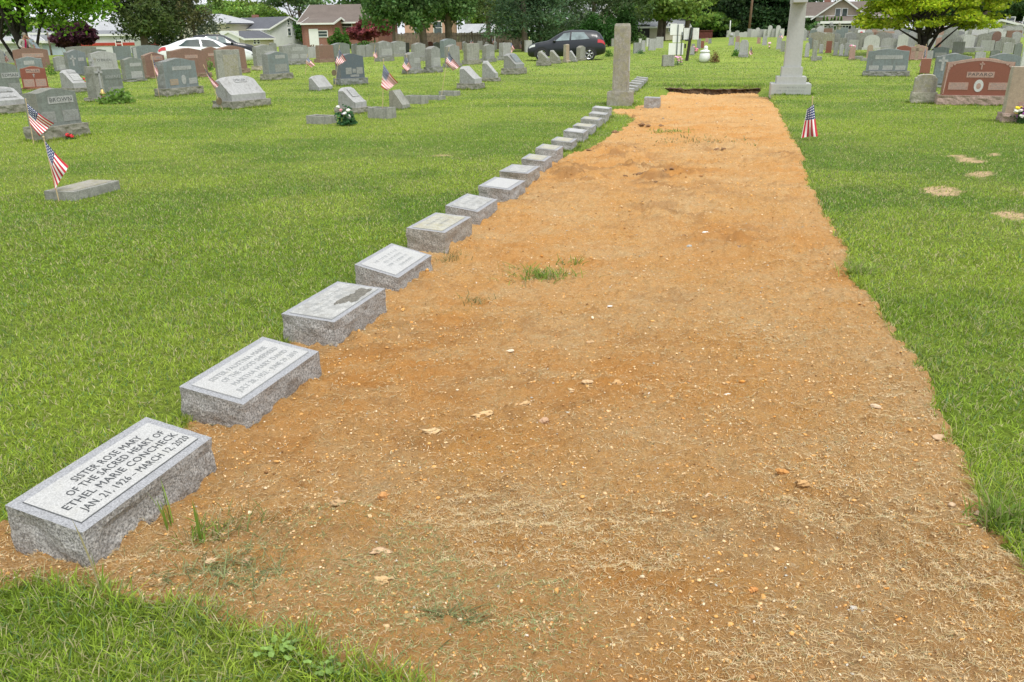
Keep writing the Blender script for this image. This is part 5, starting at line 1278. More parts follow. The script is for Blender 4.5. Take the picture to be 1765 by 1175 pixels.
leafball('pansies', 1757, 213, 30, 28, (.05, .12, .03), 300, .05, 'yellow purple and white pansies at the foot of the tall tan headstone', 'flowers', flowers=(((.80, .62, .03), 5, .04), ((.30, .06, .30), 4, .04), ((.72, .7, .62), 5, .04)))
leafball('wreath', 1000, 98, 14, 10, (.1, .2, .1), 50, .08, 'red white and blue wreath on a pointed weathered stone', 'flowers', flowers=(((.8, .78, .8), 4, .07), ((.6, .04, .06), 2, .07), ((.08, .16, .5), 3, .07)), z0=.45)
leafball('shrub', 1049, 98, 16, 16, (.12, .24, .04), 200, .1, 'bright green shrub between the black car and the pillar')
leafball('shrub', 1104, 93, 14, 8, (.08, .18, .06), 120, .08, 'low green tuft of a shrub at the wide grey headstone')
leafball('shrub', 1268, 97, 16, 12, (.10, .24, .03), 200, .1, 'low dark green shrub left of the cross-shaped monument')
leafball('flower_bouquet', 1198, 92, 10, 12, (.2, .2, .1), 60, .07, 'pink flowers in the centre field behind the wooden sign post', 'flowers', flowers=(((.8, .3, .42), 7, .07),))
leafball('flower_bouquet', 1326, 84, 6, 10, (.2, .2, .1), 30, .07, 'tiny pink bouquet on open lawn left of the stone cross', 'flowers', flowers=(((.8, .5, .6), 5, .07),))
leafball('flower_bouquet', 1468, 88, 12, 10, (.2, .2, .15), 60, .08, 'pink and white flowers after the three thin slabs', 'flowers', flowers=(((.8, .35, .5), 5, .08), ((.8, .78, .75), 4, .07)))
leafball('dark_plant', 1391, 148, 9, 18, (.09, .06, .06), 60, .05, 'small dark reddish plant behind the stone cross base', 'plant')
leafball('flower_bouquet', 1578, 166, 14, 16, (.08, .16, .06), 90, .06, 'small plant pot with green leaves left of the crumbling lichened stone', 'flowers', flowers=(((.5, .2, .2), 2, .04),))
p = G(180, 178); e = empty('grave_lantern', tuple(p), 0, 'dark red glass grave lantern with a brass cap beside the crucifix headstone', 'lantern')
MB().lathe([(.05, 0), (.055, .02), (.05, .12), (.055, .2)], n=14).build('glass_body', plain('dark red glass', (.16, .01, .015), .15, 0, .5), e, True)
MB().lathe([(.065, .2), (.07, .23), (.04, .27), (.035, .30), (.012, .33)], n=14).build('brass_cap', plain('brass', (.6, .45, .16), .3, .9), e, True)

# ------------------------------------------------------------------ vehicles
def car(name, label, front_px, rear_px, by, st, wheels, wins, paint, rw, cat='car', glass='skyglass', tail=True, shield=None, extras=()):
    a = G(front_px, by[0]) if by[0] > 0 else AT(front_px, -by[0]); b = G(rear_px, by[1]) if by[1] > 0 else AT(rear_px, -by[1]); Ln = max(s_[0] for s_ in st)
    d = (b-a)[:2]; yaw = atan2(d[1], d[0]); 
    r = empty(name, tuple(a), yaw, label, cat)
    xs = [s_[0] for s_ in st]
    def sec(x):
        return [float(np.interp(x, xs, [s_[k] for s_ in st])) for k in range(1, 6)]   # zb, belt, roof, w, wt
    mb = MB(); X = np.linspace(0, Ln, 61); ringn = None; vs = []
    def ring(x):
        zb, be, ro, w, wt = sec(x)
        h = [(w*.86, zb), (w*.97, zb+.08), (w, zb+(be-zb)*.45), (w*.985, zb+(be-zb)*.72), (w*.95, be), (wt+(w*.95-wt)*.12, be+(ro-be)*.85), (wt*.9, ro-(ro-be)*.03), (wt*.55, ro), (0, ro+.004)]
        return [(-y, z) for y, z in h][::1]+[(y, z) for y, z in h[-2::-1]]
    n = len(ring(0))
    for x in X:
        for (y, z) in ring(x): vs.append((x, y, z))
    fs = [(i*n+k, i*n+k+1, (i+1)*n+k+1, (i+1)*n+k) for i in range(60) for k in range(n-1)]+[(i*n, (i+1)*n, (i+1)*n+n-1, i*n+n-1) for i in range(60)]
    fs += [tuple(range(n)), tuple(60*n+k for k in range(n))[::-1]]
    mb.add(vs, fs); mb.build('body', MT[paint], r, True)
    def sidept(x, t, sd_, o=.012):
        zb, be, ro, w, wt = sec(x); y0 = w*.95; y1 = wt+(w*.95-wt)*.12; z1 = be+(ro-be)*.85
        return (x, sd_*(y0+(y1-y0)*t+o), be+(z1-be)*t)
    for sd_ in (-1, 1):
        for (x0b, x0t, x1b, x1t) in wins:
            q = MB(); K = 10; v_ = []
            for i in range(K+1):
                for j, t in enumerate((.06, .35, .65, .92)):
                    xa = x0b+(x0t-x0b)*t; xb = x1b+(x1t-x1b)*t; v_.append(sidept(xa+(xb-xa)*i/K, t, sd_))
            q.add(v_, [(i*4+j, i*4+j+1, i*4+j+5, i*4+j+4) for i in range(K) for j in range(3)]); q.build('side_window', MT[glass], r, True)
        mx = wins[0][0]+.05; p0 = sidept(mx, .1, sd_, .09)
        MB().ball(p0, (.09, .08, .07), 8, 6).build('door_mirror', MT[paint], r, True)
        for xw in wheels:
            zb, be, ro, w, wt = sec(xw)
            arch = MB(); v_ = []; 
            for k in range(17):
                aa = pi*k/16*1.12-.06*pi
                for rr_ in (rw*.98, rw*1.22): v_.append((xw+rr_*cos(aa), sd_*(w+.014), max(.12, rw+rr_*sin(aa))))
            arch.add(v_, [(2*k, 2*k+1, 2*k+3, 2*k+2) for k in range(16)]); arch.build('arch_trim', MT['black' if paint != 'wcar' else paint], r, True)
            q = MB(); q.add([(xw+rw*1.02*cos(t_), sd_*(w+.006), rw+rw*1.02*sin(t_)) for t_ in np.linspace(0, 2*pi, 21)[:-1]], [tuple(range(20))]); q.build('wheel_well', MT['black'], r)
            wo = empty('wheel', (xw, sd_*(w-.08), rw)); COL.objects.unlink(wo); bpy.data.objects.remove(wo)
            tb = MB(); K = 28; M_ = 8; v_ = []
            for i in range(K):
                for j in range(M_):
                    a_ = 2*pi*i/K; b_ = 2*pi*j/M_; rr_ = rw*.82+rw*.18*cos(b_); v_.append((xw+rr_*cos(a_), sd_*(w-.07)+.11*sin(b_), rw+rr_*sin(a_)))
            tb.add(v_, [(i*M_+j, i*M_+(j+1) % M_, ((i+1) % K)*M_+(j+1) % M_, ((i+1) % K)*M_+j) for i in range(K) for j in range(M_)])
            ty = tb.build('wheel', MT['rubber'], r, True)
            rm = MB()
            for k in range(5):
                a_ = 2*pi*k/5+.3
                for dd in (-.13, .13):
                    p0 = Vector((xw+rw*.1*cos(a_), sd_*(w+.035), rw+rw*.1*sin(a_))); p1 = Vector((xw+rw*.66*cos(a_+dd), sd_*(w+.02), rw+rw*.66*sin(a_+dd))); rm.tube([p0, p1], rw*.06, 5)
            rm.ball((xw, sd_*(w+.03), rw), (rw*.15, .02, rw*.15), 10, 6)
            v_ = []
            for i in range(K+1):
                a_ = 2*pi*i/K
                for rr_, yy in ((rw*.62, .0), (rw*.70, .02)): v_.append((xw+rr_*cos(a_), sd_*(w+yy+.012), rw+rr_*sin(a_)))
            rm.add(v_, [(2*i, 2*i+1, 2*i+3, 2*i+2) for i in range(K)]); rm.build('rim', MT['rim'], ty, True)
            dk = MB(); dk.add([(xw+rw*.66*cos(t_), sd_*(w+.008), rw+rw*.66*sin(t_)) for t_ in np.linspace(0, 2*pi, 21)[:-1]], [tuple(range(20))]); dk.build('brake_disc', MT['black'], ty)
        for (nm_, x0, x1, t0, t1, mt_) in extras:
            q = MB(); v_ = []; K = 6
            for i in range(K+1):
                x = x0+(x1-x0)*i/K; zb, be, ro, w, wt = sec(x)
                for t in (t0, t1): v_.append((x, sd_*(np.interp(t, [0, .45, .72, 1], [w*.86, w, w*.985, w*.95])+.012), zb+(be-zb)*t))
            q.add(v_, [(2*i, 2*i+1, 2*i+3, 2*i+2) for i in range(K)]); q.build(nm_, MT[mt_], r, True)
    # windscreen and rear glass across
    for (x0, x1, nm_) in shield or ():
        q = MB(); v_ = []; K = 6
        for i in range(K+1):
            x = x0+(x1-x0)*i/K; zb, be, ro, w, wt = sec(x)
            for u in (-1, -.6, 0, .6, 1): v_.append((x, u*wt*.86, ro+.014-(.03*(ro-be)+.004 if abs(u) == 1 else 0)))
        q.add(v_, [(i*5+j, i*5+j+1, i*5+j+6, i*5+j+5) for i in range(K) for j in range(4)]); q.build(nm_, MT[glass], r, True)
    return r
# x, z_bottom, z_belt, z_roof, half width, half top width
SUV = [(0, .36, .60, .62, .58, .45), (.06, .26, .74, .77, .70, .55), (.22, .22, .84, .88, .80, .66), (.6, .22, .93, .97, .87, .72), (1.05, .24, .99, 1.04, .885, .74), (1.2, .24, 1.0, 1.09, .885, .72), (1.6, .24, 1.02, 1.34, .885, .66), (1.95, .24, 1.03, 1.52, .885, .62),
       (2.4, .24, 1.05, 1.59, .885, .60), (3.0, .24, 1.08, 1.58, .885, .58), (3.45, .24, 1.12, 1.56, .88, .57), (3.78, .26, 1.14, 1.52, .87, .56), (3.98, .30, 1.12, 1.38, .85, .54), (4.14, .34, 1.06, 1.14, .82, .56), (4.24, .38, .88, .90, .74, .55), (4.28, .44, .74, .76, .66, .5)]
car('parked_car', 'black compact SUV parked on the lawn behind the slanted stones', 916, 1046, (-48.5, -48.5), SUV, (.78, 3.38), [(1.42, 2.02, 2.28, 2.32), (2.38, 2.42, 3.40, 3.05)], 'navy', .335,
    shield=[(1.22, 1.93, 'windscreen'), (3.82, 4.06, 'rear_window')], extras=[('tail_light', 3.82, 4.22, .76, .96, 'redlight'), ('headlight', .10, .42, .80, .97, 'lamp'), ('sill_trim', 1.1, 3.0, .0, .10, 'black'), ('rear_bumper', 3.85, 4.25, .05, .35, 'black')])
SED = [(0, .35, .58, .60, .6, .45), (.08, .24, .68, .70, .74, .6), (.4, .2, .80, .83, .86, .7), (1.0, .2, .88, .93, .89, .72), (1.25, .2, .90, .98, .89, .70), (1.75, .2, .93, 1.26, .89, .62), (2.15, .2, .94, 1.40, .89, .58), (2.7, .2, .95, 1.44, .89, .57), (3.2, .2, .97, 1.40, .89, .57),
       (3.7, .2, 1.0, 1.26, .88, .56), (4.15, .22, 1.01, 1.09, .86, .58), (4.5, .26, .99, 1.01, .82, .6), (4.68, .34, .85, .87, .76, .6), (4.74, .42, .72, .73, .68, .5)]
car('parked_car', 'white sedan parked behind the brown-red headstones, facing right', 438, 297, (-49, -49), SED, (.92, 3.72), [(1.5, 1.98, 2.50, 2.55), (2.60, 2.65, 3.75, 3.25)], 'wcar', .33, glass='treeglass',
    shield=[(1.28, 2.12, 'windscreen'), (3.32, 4.1, 'rear_window')], extras=[('headlight', .06, .40, .78, .98, 'lamp'), ('grille', .02, .10, .35, .75, 'black'), ('tail_light', 4.3, 4.68, .75, .98, 'redlight'), ('lower_grille', .01, .12, .1, .4, 'black')])
p1 = AT(447, 58); p0 = AT(370, 58)
car('parked_car', 'dark car whose roof shows just behind the white sedan', 444, 356, (-61, -61), SUV, (.78, 3.38), [(1.42, 2.02, 2.28, 2.32), (2.38, 2.42, 3.40, 3.05)], 'navy', .335, shield=[(1.22, 1.93, 'windscreen')])
car('parked_car', 'small white car in front of the grey-roofed house', 468, 474, (-124, -128), SUV, (.78, 3.38), [(1.42, 2.02, 2.28, 2.32), (2.38, 2.42, 3.40, 3.05)], 'wcar', .335, glass='treeglass', shield=[(1.22, 1.93, 'windscreen')])

# ------------------------------------------------------------------ the two people
def skin(name, J, E_, mat, parent, levels=2, root=0):
    me = bpy.data.meshes.new(name); me.from_pydata([j[:3] for j in J], E_, []); o = bpy.data.objects.new('tmp', me); COL.objects.link(o)
    bm = bmesh.new(); bm.from_mesh(me); sl2 = bm.verts.layers.skin.verify(); bm.verts.ensure_lookup_table()
    for i, j in enumerate(J):
        d = bm.verts[i][sl2]; d.radius = j[3] if isinstance(j[3], tuple) else (j[3], j[3]); d.use_root = (i == root)
    bm.to_mesh(me); bm.free()
    md = o.modifiers.new('s', 'SKIN'); sb = o.modifiers.new('u', 'SUBSURF'); sb.levels = levels; sb.render_levels = levels; md.use_smooth_shade = True
    dg = bpy.context.evaluated_depsgraph_get(); dg.update(); m2 = bpy.data.meshes.new_from_object(o.evaluated_get(dg)); m2.name = name
    COL.objects.unlink(o); bpy.data.objects.remove(o); m2.materials.clear()
    return link(name, m2, parent, mat)
def person(px, D, facing, label, lean, top, topm, inner, hair, haircol, arm):
    B = AT(px, D); r = empty('person', tuple(B), facing, label, 'person')
    sk = plain('skin', (.52, .29, .21), .55); L_ = lean
    # faces local -Y
    def f(x, y, z): return (x, y-L_*max(0, z-.9)*1.0, z-.10*L_*max(0, z-.9))
    J = [(*f(0, 0, .95), (.13, .10)), (*f(0, 0, 1.1), (.125, .095)), (*f(0, 0, 1.3), (.15, .11)), (*f(0, .01, 1.42), (.11, .08)), (*f(0, .0, 1.50), (.05, .05)), (*f(0, -.03, 1.57), (.07, .08)), (*f(0, -.04, 1.65), (.075, .09)), (*f(0, -.03, 1.72), (.055, .065)),
         (*f(.19, .01, 1.39), .055), (*f(.26, -.01, 1.14), .045), (*f(*arm[0]), .033), (*f(*arm[1]), .03),
         (*f(-.19, .01, 1.39), .055), (*f(-.26, -.01, 1.14), .045), (*f(*arm[2]), .033), (*f(*arm[3]), .03),
         (.10, 0, .86, .09), (.11, -.01, .48, .062), (.11, .02, .09, .045), (.11, -.13, .05, .04), (-.10, 0, .86, .09), (-.11, -.01, .48, .062), (-.11, .02, .09, .045), (-.11, -.13, .05, .04)]
    E_ = [(0, 1), (1, 2), (2, 3), (3, 4), (4, 5), (5, 6), (6, 7), (3, 8), (8, 9), (9, 10), (10, 11), (3, 12), (12, 13), (13, 14), (14, 15), (0, 16), (16, 17), (17, 18), (18, 19), (0, 20), (20, 21), (21, 22), (22, 23)]
    b = skin('body', J, E_, sk, r)
    g = 1.22
    JT = [(*f(0, 0, .80), (.185, .15)), (*f(0, 0, 1.1), (.155, .12)), (*f(0, 0, 1.3), (.175, .13)), (*f(0, .01, 1.42), (.12, .09)), (*f(.19, .01, 1.385), .075), (*f(.262, -.01, 1.14), .062), (*f(-.19, .01, 1.385), .075), (*f(-.262, -.01, 1.14), .062)]
    ET = [(0, 1), (1, 2), (2, 3), (3, 4), (4, 5), (3, 6), (6, 7)]
    if top == 'cardigan':
        JT += [(*f(*arm[0]), .05), (*f(*arm[2]), .05)]; ET += [(5, 8), (7, 9)]
    skin(top, JT, ET, topm, r)
    if inner is not None:
        q = MB(); v_ = []
        for z, w in ((.95, .055), (1.1, .06), (1.3, .055), (1.44, .035)):
            for u in (-1, -.4, .4, 1): v_.append(f(u*w, -.175+.02*abs(u)+(.045 if z > 1.4 else 0), z))
        q.add(v_, [(i*4+j, i*4+j+1, i*4+j+5, i*4+j+4) for i in range(3) for j in range(3)]); q.build('top_front', inner, r, True)
    JL = [(0, 0, .93, (.15, .12)), (.10, 0, .84, .105), (.11, -.01, .48, .082), (.11, .02, .1, .075), (-.10, 0, .84, .105), (-.11, -.01, .48, .082), (-.11, .02, .1, .075)]
    skin('trousers', JL, [(0, 1), (1, 2), (2, 3), (0, 4), (4, 5), (5, 6)], plain('trousers', (.10, .11, .14), .9), r)
    hc = f(0, -.02, 1.69)
    mb = MB(); mb.ball((hc[0], hc[1]+.025, hc[2]+.015), (.092, .10, .095), 14, 10, jit=.05); h = mb.build('hair', plain('hair '+hair, haircol, .9, var=.3, vs=30), r, True)
    fc = f(0, -.11, 1.64)
    MB().ball((fc[0], fc[1]-.045, fc[2]-.01), (.014, .022, .024), 8, 6).build('nose', sk, r, True)
    for sx in (-.032, .032): MB().ball((sx, fc[1]-.022, fc[2]+.02), .011, 8, 6).build('eye', MT['black'], r, True)
    return r
person(43, 53, radians(60), 'person with short grey hair in a cream cardigan over a magenta top, looking down', .35, 'cardigan', plain('cream knit', (.55, .53, .47), .9), plain('magenta cloth', (.55, .01, .10), .8), 'grey', (.36, .32, .27), ((.22, -.2, 1.02), (.10, -.3, 1.04), (-.22, -.2, 1.02), (-.10, -.3, 1.0)))
person(69, 53.5, radians(-75), 'person in a pale blue short-sleeved shirt bending forward beside the grey-haired one', .65, 'shirt', plain('pale blue cloth', (.56, .62, .70), .85), None, 'brown', (.17, .11, .07), ((.27, -.1, .92), (.25, -.14, .72), (-.27, -.1, .92), (-.25, -.14, .75)))
DENS = 2.0
# ------------------------------------------------------------------ trees
def limbs(mb, base, top, r0, r1, bend, n=6, seg=7):
    b = Vector(base); t = Vector(top); pts = []; rs = []
    off = Vector((random.uniform(-1, 1), random.uniform(-1, 1), 0))*bend
    for i in range(seg):
        k = i/(seg-1); pts.append(b.lerp(t, k)+off*sin(pi*k)); rs.append(r0+(r1-r0)*k)
    rs[0] = r0*1.35
    mb.tube(pts, rs, n); return pts
def tree(name, px, D, ztop, crown, label, trunks=(), col=(.07, .14, .025), n=5000, ls=.3, clumps=40, flat=0., kind='broad', bark='barkg', group=None, cat='tree', cz=None, seed=None, asp=.62, shell=.5, drop=0, trunk_r=.2, hole=0.):
    """crown: (cx offset, half width, half depth, z low, z high)"""
    n = int(n*DENS); ls = ls*1.12; clumps = int(clumps*1.25)
    rg = np.random.default_rng(int(abs(px)*7+D) if seed is None else seed); B = AT(px, D)
    e = empty(name, tuple(B), 0, label, cat, group)
    ox, rx, ry, z0, z1 = crown; hz = (z1-z0)/2; zc = (z0+z1)/2
    cs = []
    tries = 0
    while len(cs) < clumps and tries < clumps*30:
        tries += 1
        d = rg.normal(size=3); d /= np.linalg.norm(d); k = rg.uniform(.25, 1)**.5
        if kind == 'pine':
            zt = rg.uniform(-1, 1); w = (1-.55*max(0, zt))*(.55+.45*rg.random()); a = rg.uniform(0, 2*pi); c = np.array([rx*w*cos(a)*rg.uniform(.3, .95), ry*w*sin(a)*rg.uniform(.3, .95), zc+hz*zt])
            s_ = np.array([rx*.42, ry*.42, hz*.085+.25])*rg.uniform(.7, 1.3)
        elif kind == 'cone':
            zt = rg.random()**1.2; w = (1-zt)**.8; a = rg.uniform(0, 2*pi); c = np.array([rx*w*cos(a)*.8, ry*w*sin(a)*.8, z0+2*hz*zt]); s_ = np.array([rx*.38*(w+.15), ry*.38*(w+.15), hz*.16])*rg.uniform(.7, 1.2)
        elif kind == 'layer':
            zt = rg.uniform(-.8, 1); w = sqrt(max(0, 1-max(0, zt)**2))*(.4+.6*rg.random()**.5); a = rg.uniform(0, 2*pi); c = np.array([rx*w*cos(a)*.88, ry*w*sin(a)*.88, zc+hz*zt*.9-.25*w*w*hz]); s_ = np.array([rx*.20, ry*.20, hz*.07])*rg.uniform(.7, 1.3)
        else:
            c = np.array([rx*d[0]*k*.82, ry*d[1]*k*.82, zc+hz*d[2]*k*.85]); s_ = np.array([rx*.27, ry*.27, hz*.24])*rg.uniform(.6, 1.35)
            if abs(d[2]) < .5 and d[2] < 0: c[2] -= drop*rg.random()
        cs.append((c, s_, rg.uniform(.9, 2.6)))
    per = n//max(1, len(cs)); X = []; C = []
    for c, s_, br in cs:
        d = rg.normal(size=(per, 3)); d /= np.linalg.norm(d, axis=1)[:, None]; k = rg.random(per)[:, None]**(1-shell*.6)
        k = .35+.65*k; p = c+d*k*s_*(1+.35*np.sin(d[:, :1]*5+c[0])*.6)
        if kind in ('pine', 'layer', 'cone'): p[:, 2] -= .35*np.linalg.norm(d[:, :2]*k, axis=1)*s_[2]
        X.append(p); cc = np.array(col)*np.array([1.15, 1, 1.05])*br*rg.uniform(.6, 1.45, (per, 1))*np.array([1, 1, 1]); hue = rg.uniform(-.12, .12, (per, 1)); cc = cc*(1+np.concatenate([hue*1.5, hue*.2, -hue*.5], 1)); C.append(cc)
    X = np.concatenate(X); X[:, 0] += ox; C = np.concatenate(C).clip(0, 1)
    X = X[X[:, 2] > .05] if True else X; C = C[:len(X)]
    V, F, CC = leaves(X[:, 0], X[:, 1], X[:, 2], ls, C, flat, asp)
    big('crown', V, F, CC, MT['leaf'], e)
    mb = MB()
    if not trunks: trunks = [((0, 0), (ox*.6, 0, zc+hz*.5), trunk_r, trunk_r*.35)]
    for (bx, by_), tp_, r0, r1 in trunks:
        pts = limbs(mb, (bx, by_, -.3), tp_, r0, r1, r0*.8, 8)
        # limbs reach into the clumps
        for c, s_, br in cs[::max(1, len(cs)//9)]:
            q = pts[min(len(pts)-1, random.randint(2, len(pts)-1))]
            if kind == 'layer': q = pts[random.randint(len(pts)-3, len(pts)-1)]
            if c[2] > q.z-.5 and r0 > .08: limbs(mb, tuple(q), (c[0]+ox, c[1], c[2]), min(.07, r1*.9+r0*.1), .015, r0, 5, 5)
    mb.build('trunk', MT[bark], e, True)
    return e
def TZ(px, py, D): return Z(px, py, D)-float(AT(px, D)[2])
# big maple far left
D = 55; k = D/1510.
tree('maple_tree', 38, D, 0, (2.0, 4.9, 4.2, 1.8, 9.5), 'large spreading maple with two dark leaning trunks at far left', col=(.11, .23, .02), n=17000, ls=.2, clumps=150, bark='bark',
     trunks=[((.45, 0), (-1.7, .2, 5.4), .24, .13), ((.3, .2), (.1, .3, 6.0), .18, .10), ((.25, .3), (2.6, .3, 6.2), .09, .04), ((-.8, 1.2), (-2.6, .1, 5), .10, .05)], flat=.3)
tree('broadleaf_tree', -8, 66, 0, (0, 4.2, 3, 1.2, 9), 'dark shaded tree at the left edge behind the big maple', col=(.045, .105, .02), n=4500, ls=.3, clumps=34)
tree('purple_leaf_tree', 130, 84, 0, (0, 2.15, 2, .4, TZ(130, 34, 84)), 'dark purple-leaved tree between the light blue house and the white building', col=(.045, .018, .028), n=5200, ls=.26, clumps=34, trunk_r=.12)
tree('spruce_tree', 254, 70, 0, (.0, 2.6, 2.6, 1.9, 13), 'broad dark spruce behind the left headstones', col=(.045, .075, .022), n=9500, ls=.30, clumps=80, kind='pine', flat=.2, asp=.35, trunk_r=.28)
tree('pine_tree', 318, 74, 0, (0, 2.6, 2.6, 2.6, 13), 'olive pine right of the broad spruce, thin trunk', col=(.075, .09, .035), n=6000, ls=.28, clumps=60, kind='pine', flat=.2, asp=.3, trunk_r=.15)
tree('pine_tree', 340, 76, 0, (.2, 2.6, 2.5, 1.6, 12), 'loose bluish pine left of the two-storey cream house', col=(.06, .085, .05), n=3800, ls=.28, clumps=44, kind='pine', flat=.2, asp=.3, trunk_r=.15)
tree('spruce_tree', 288, 73, 0, (0, 1.9, 1.9, 1., 12.5), 'narrow dark spruce between the broad spruce and the olive pine', col=(.04, .07, .025), n=5000, ls=.28, clumps=50, kind='pine', flat=.2, asp=.35, trunk_r=.15)
for i, (px, D, w, ty) in enumerate(((362, 150, 5, 5), (392, 150, 6, -8), (425, 155, 6, -2), (452, 150, 5, 8), (478, 160, 5, 12), (505, 150, 4.5, 26), (60, 140, 5, 40), (88, 120, 4, 30), (20, 110, 4, 32))):
    tree('broadleaf_tree', px, D, 0, (0, w*1.1, w, 1.5, TZ(px, ty, D)), '%s soft green tree from the left in the line behind the pale houses' % ['fourth', 'fifth', 'sixth', 'seventh', 'eighth', 'ninth', 'second', 'third', 'first'][i], col=(.10, .185, .035) if i % 2 else (.12, .20, .03), n=4200, ls=.42, clumps=40, group='green trees behind the pale houses')
D = 146
tree('ash_tree', 525, D, 0, (0, 6.2, 5, TZ(525, 22, D), TZ(525, -40, D)), 'tall open tree with a grey forked trunk right of the white house', col=(.085, .15, .06), n=4300, ls=.36, clumps=44, trunks=[((0, 0), (0, 0, TZ(525, 14, D)), .36, .26), ((0, 0), (-2.5, 0, TZ(525, -25, D)), .18, .05), ((0, 0), (2.6, 0, TZ(525, -25, D)), .18, .05)])
for i, (px, D, w, ty, c) in enumerate(((541, 125, 2.6, 28, (.04, .10, .02)), (550, 122, 2.2, 45, (.035, .085, .02)), (567, 140, 3.0, 12, (.05, .10, .03)))):
    tree('dark_tree', px, D, 0, (0, w, w, .3, TZ(px, ty, D)), ['dark green tree filling the gap left of the brick house', 'low dark tree touching the brick house corner', 'conical dark tree top behind the brick house'][i], col=c, n=3000, ls=.36, clumps=30, kind='broad' if i < 2 else 'cone')
leafball('round_bush', 592, 80, 40, 34, (.07, .17, .02), 3200, .22, 'big round bright green bush before the brick house', D=88)
leafball('hedge', 640, 82, 60, 14, (.075, .16, .03), 1800, .2, 'low green hedge under the reddish tree', D=90)
leafball('brown_shrub', 541, 80, 16, 9, (.16, .08, .03), 300, .16, 'low rust-brown shrub left of the brick house', D=88)
for i, (px, w, ty) in enumerate(((628, 1.9, 42), (650, 2.3, 26))):
    tree('red_leaf_tree', px, 94, 0, (0, w, w, .8, TZ(px, ty, 94)), ['small dusky red tree against the brick wall, left one', 'taller dusky red tree against the brick wall, right one'][i], col=(.16, .05, .055), n=2600, ls=.24, clumps=26, trunk_r=.08)
# willowy pair in the middle
D = 68
for i, (px, w, z0_, tr) in enumerate(((683, 3.0, 50, 0), (728, 3.1, 46, .33), (737, 2.2, 40, .36), (782, 2.3, 44, .36))):
    tree('weeping_tree', px, D+i, 0, (0, w, w, TZ(px, z0_, D), 8.5), ['drooping tree crown hanging over the end of the fence, leftmost of four', 'drooping dark tree with leaning trunk, second of four', 'drooping tree with straight trunk, third of four', 'drooping tree with pale trunk, rightmost of four'][i], col=(.06, .125, .035), n=7500, ls=.24, clumps=60, drop=1.6, bark='barkg',
         trunks=[((.5 if i == 1 else 0, 0), (-.5 if i == 1 else .1, 0, 5.2), max(.1, tr), .14)])
# pines before the fence
for i, (px, D, w, z0_, tz, tr, c, lab) in enumerate(((850, 84, 3.3, 28, 12, .26, (.07, .115, .035), 'tall pine with bare lower trunk in front of the wooden fence'), (912, 72, 3.6, 58, 11, .27, (.05, .10, .045), 'dark pine with layered boughs left of the black car'), (938, 74, 3.0, 62, 11, .2, (.045, .09, .04), 'dark pine right behind the black car bonnet'),
                                       (975, 80, 3.4, 62, 12, .2, (.055, .10, .04), 'dark pine above the black car roof'), (1030, 86, 4.2, 30, 13, .25, (.05, .085, .035), 'tall pine right of the black car with a horizontal bare bough'), (1088, 88, 3.0, 70, 12, .25, (.05, .09, .03), 'shaggy pine just right of the tall pillar'))):
    tree('pine_tree', px, D, 0, (0, w, w, TZ(px, z0_, D), tz), lab, col=c, n=7000, ls=.27, clumps=64, kind='pine', flat=.2, asp=.32, trunk_r=tr)
leafball('big_bush', 1035, 76, 92, 50, (.04, .115, .02), 8000, .24, 'large dark green bush behind the black car tail', D=78)
leafball('big_bush', 1085, 72, 42, 60, (.04, .10, .02), 4200, .25, 'tall dark bush just behind the stone pillar', D=84)
leafball('big_bush', 955, 78, 60, 34, (.03, .07, .02), 3500, .24, 'low dark bush under the pines behind the black car', D=80)
for px, D, tr, lab, w in ((1142, 95, .30, 'tall tree with a twin grey trunk left of the sign boards', 4.), (1149, 97, .22, 'slim trunk tree joined beside the twin trunk', 3.5), (1186, 92, .28, 'tall pine with leaning bare trunk above the sign boards', 4.2)):
    z0_ = TZ(px, 26, D)
    tree('tall_tree', px, D, 0, (0, w, w, z0_, z0_+7), lab, col=(.10, .17, .035), n=4800, ls=.34, clumps=44, kind='pine', flat=.3, trunks=[((0, 0), (.35 if px > 1180 else .0, 0, z0_+2), tr, tr*.8)])
for i, (px, D, w, ty, c) in enumerate(((1115, 118, 4, 2, (.10, .18, .03)), (1135, 122, 4, 10, (.09, .17, .03)), (1165, 112, 4.2, 6, (.085, .165, .03)), (1200, 108, 4.5, -10, (.07, .14, .03)), (1222, 106, 3.5, 20, (.08, .16, .03)))):
    tree('broadleaf_tree', px, D, 0, (0, w, w, .4, TZ(px, ty, D)), '%s light green tree counted from the left between the pillar and the dark grove' % ['first', 'second', 'third', 'fourth', 'fifth'][i], col=c, n=4200, ls=.36, clumps=42, group='light green trees behind the sign boards')
for i, (px, D, w, z0_, c) in enumerate(((1238, 108, 4.2, .3, (.022, .05, .018)), (1262, 110, 4.4, .3, (.022, .05, .018)), (1290, 112, 4.6, .2, (.03, .065, .022)), (1318, 112, 4.6, .2, (.028, .07, .022)), (1346, 112, 4.6, .2, (.03, .075, .025)), (1372, 114, 4.4, .2, (.03, .07, .025)))):
    tree('spruce_tree', px, D, 0, (0, w, w, z0_, 12), '%s dark evergreen from the left in the shaded grove behind the far row of stones' % ['first', 'second', 'third', 'fourth', 'fifth', 'sixth'][i], col=c, n=7000, ls=.36, clumps=70, kind='pine', flat=.2, asp=.5, group='dark evergreens of the shaded grove')
for i, (px, D, w, ty, c) in enumerate(((1392, 112, 3.6, 2, (.045, .10, .035)), (1408, 106, 2.2, 22, (.06, .125, .04)), (1424, 104, 1.8, 34, (.06, .13, .04)))):
    tree('broadleaf_tree', px, D, 0, (0, w, w, .2, TZ(px, ty, D)), ['large green tree directly right of the stone cross', 'medium tree left of the clipped hedge', 'small tree left of the clipped hedge'][i], col=c, n=4500, ls=.3, clumps=40)
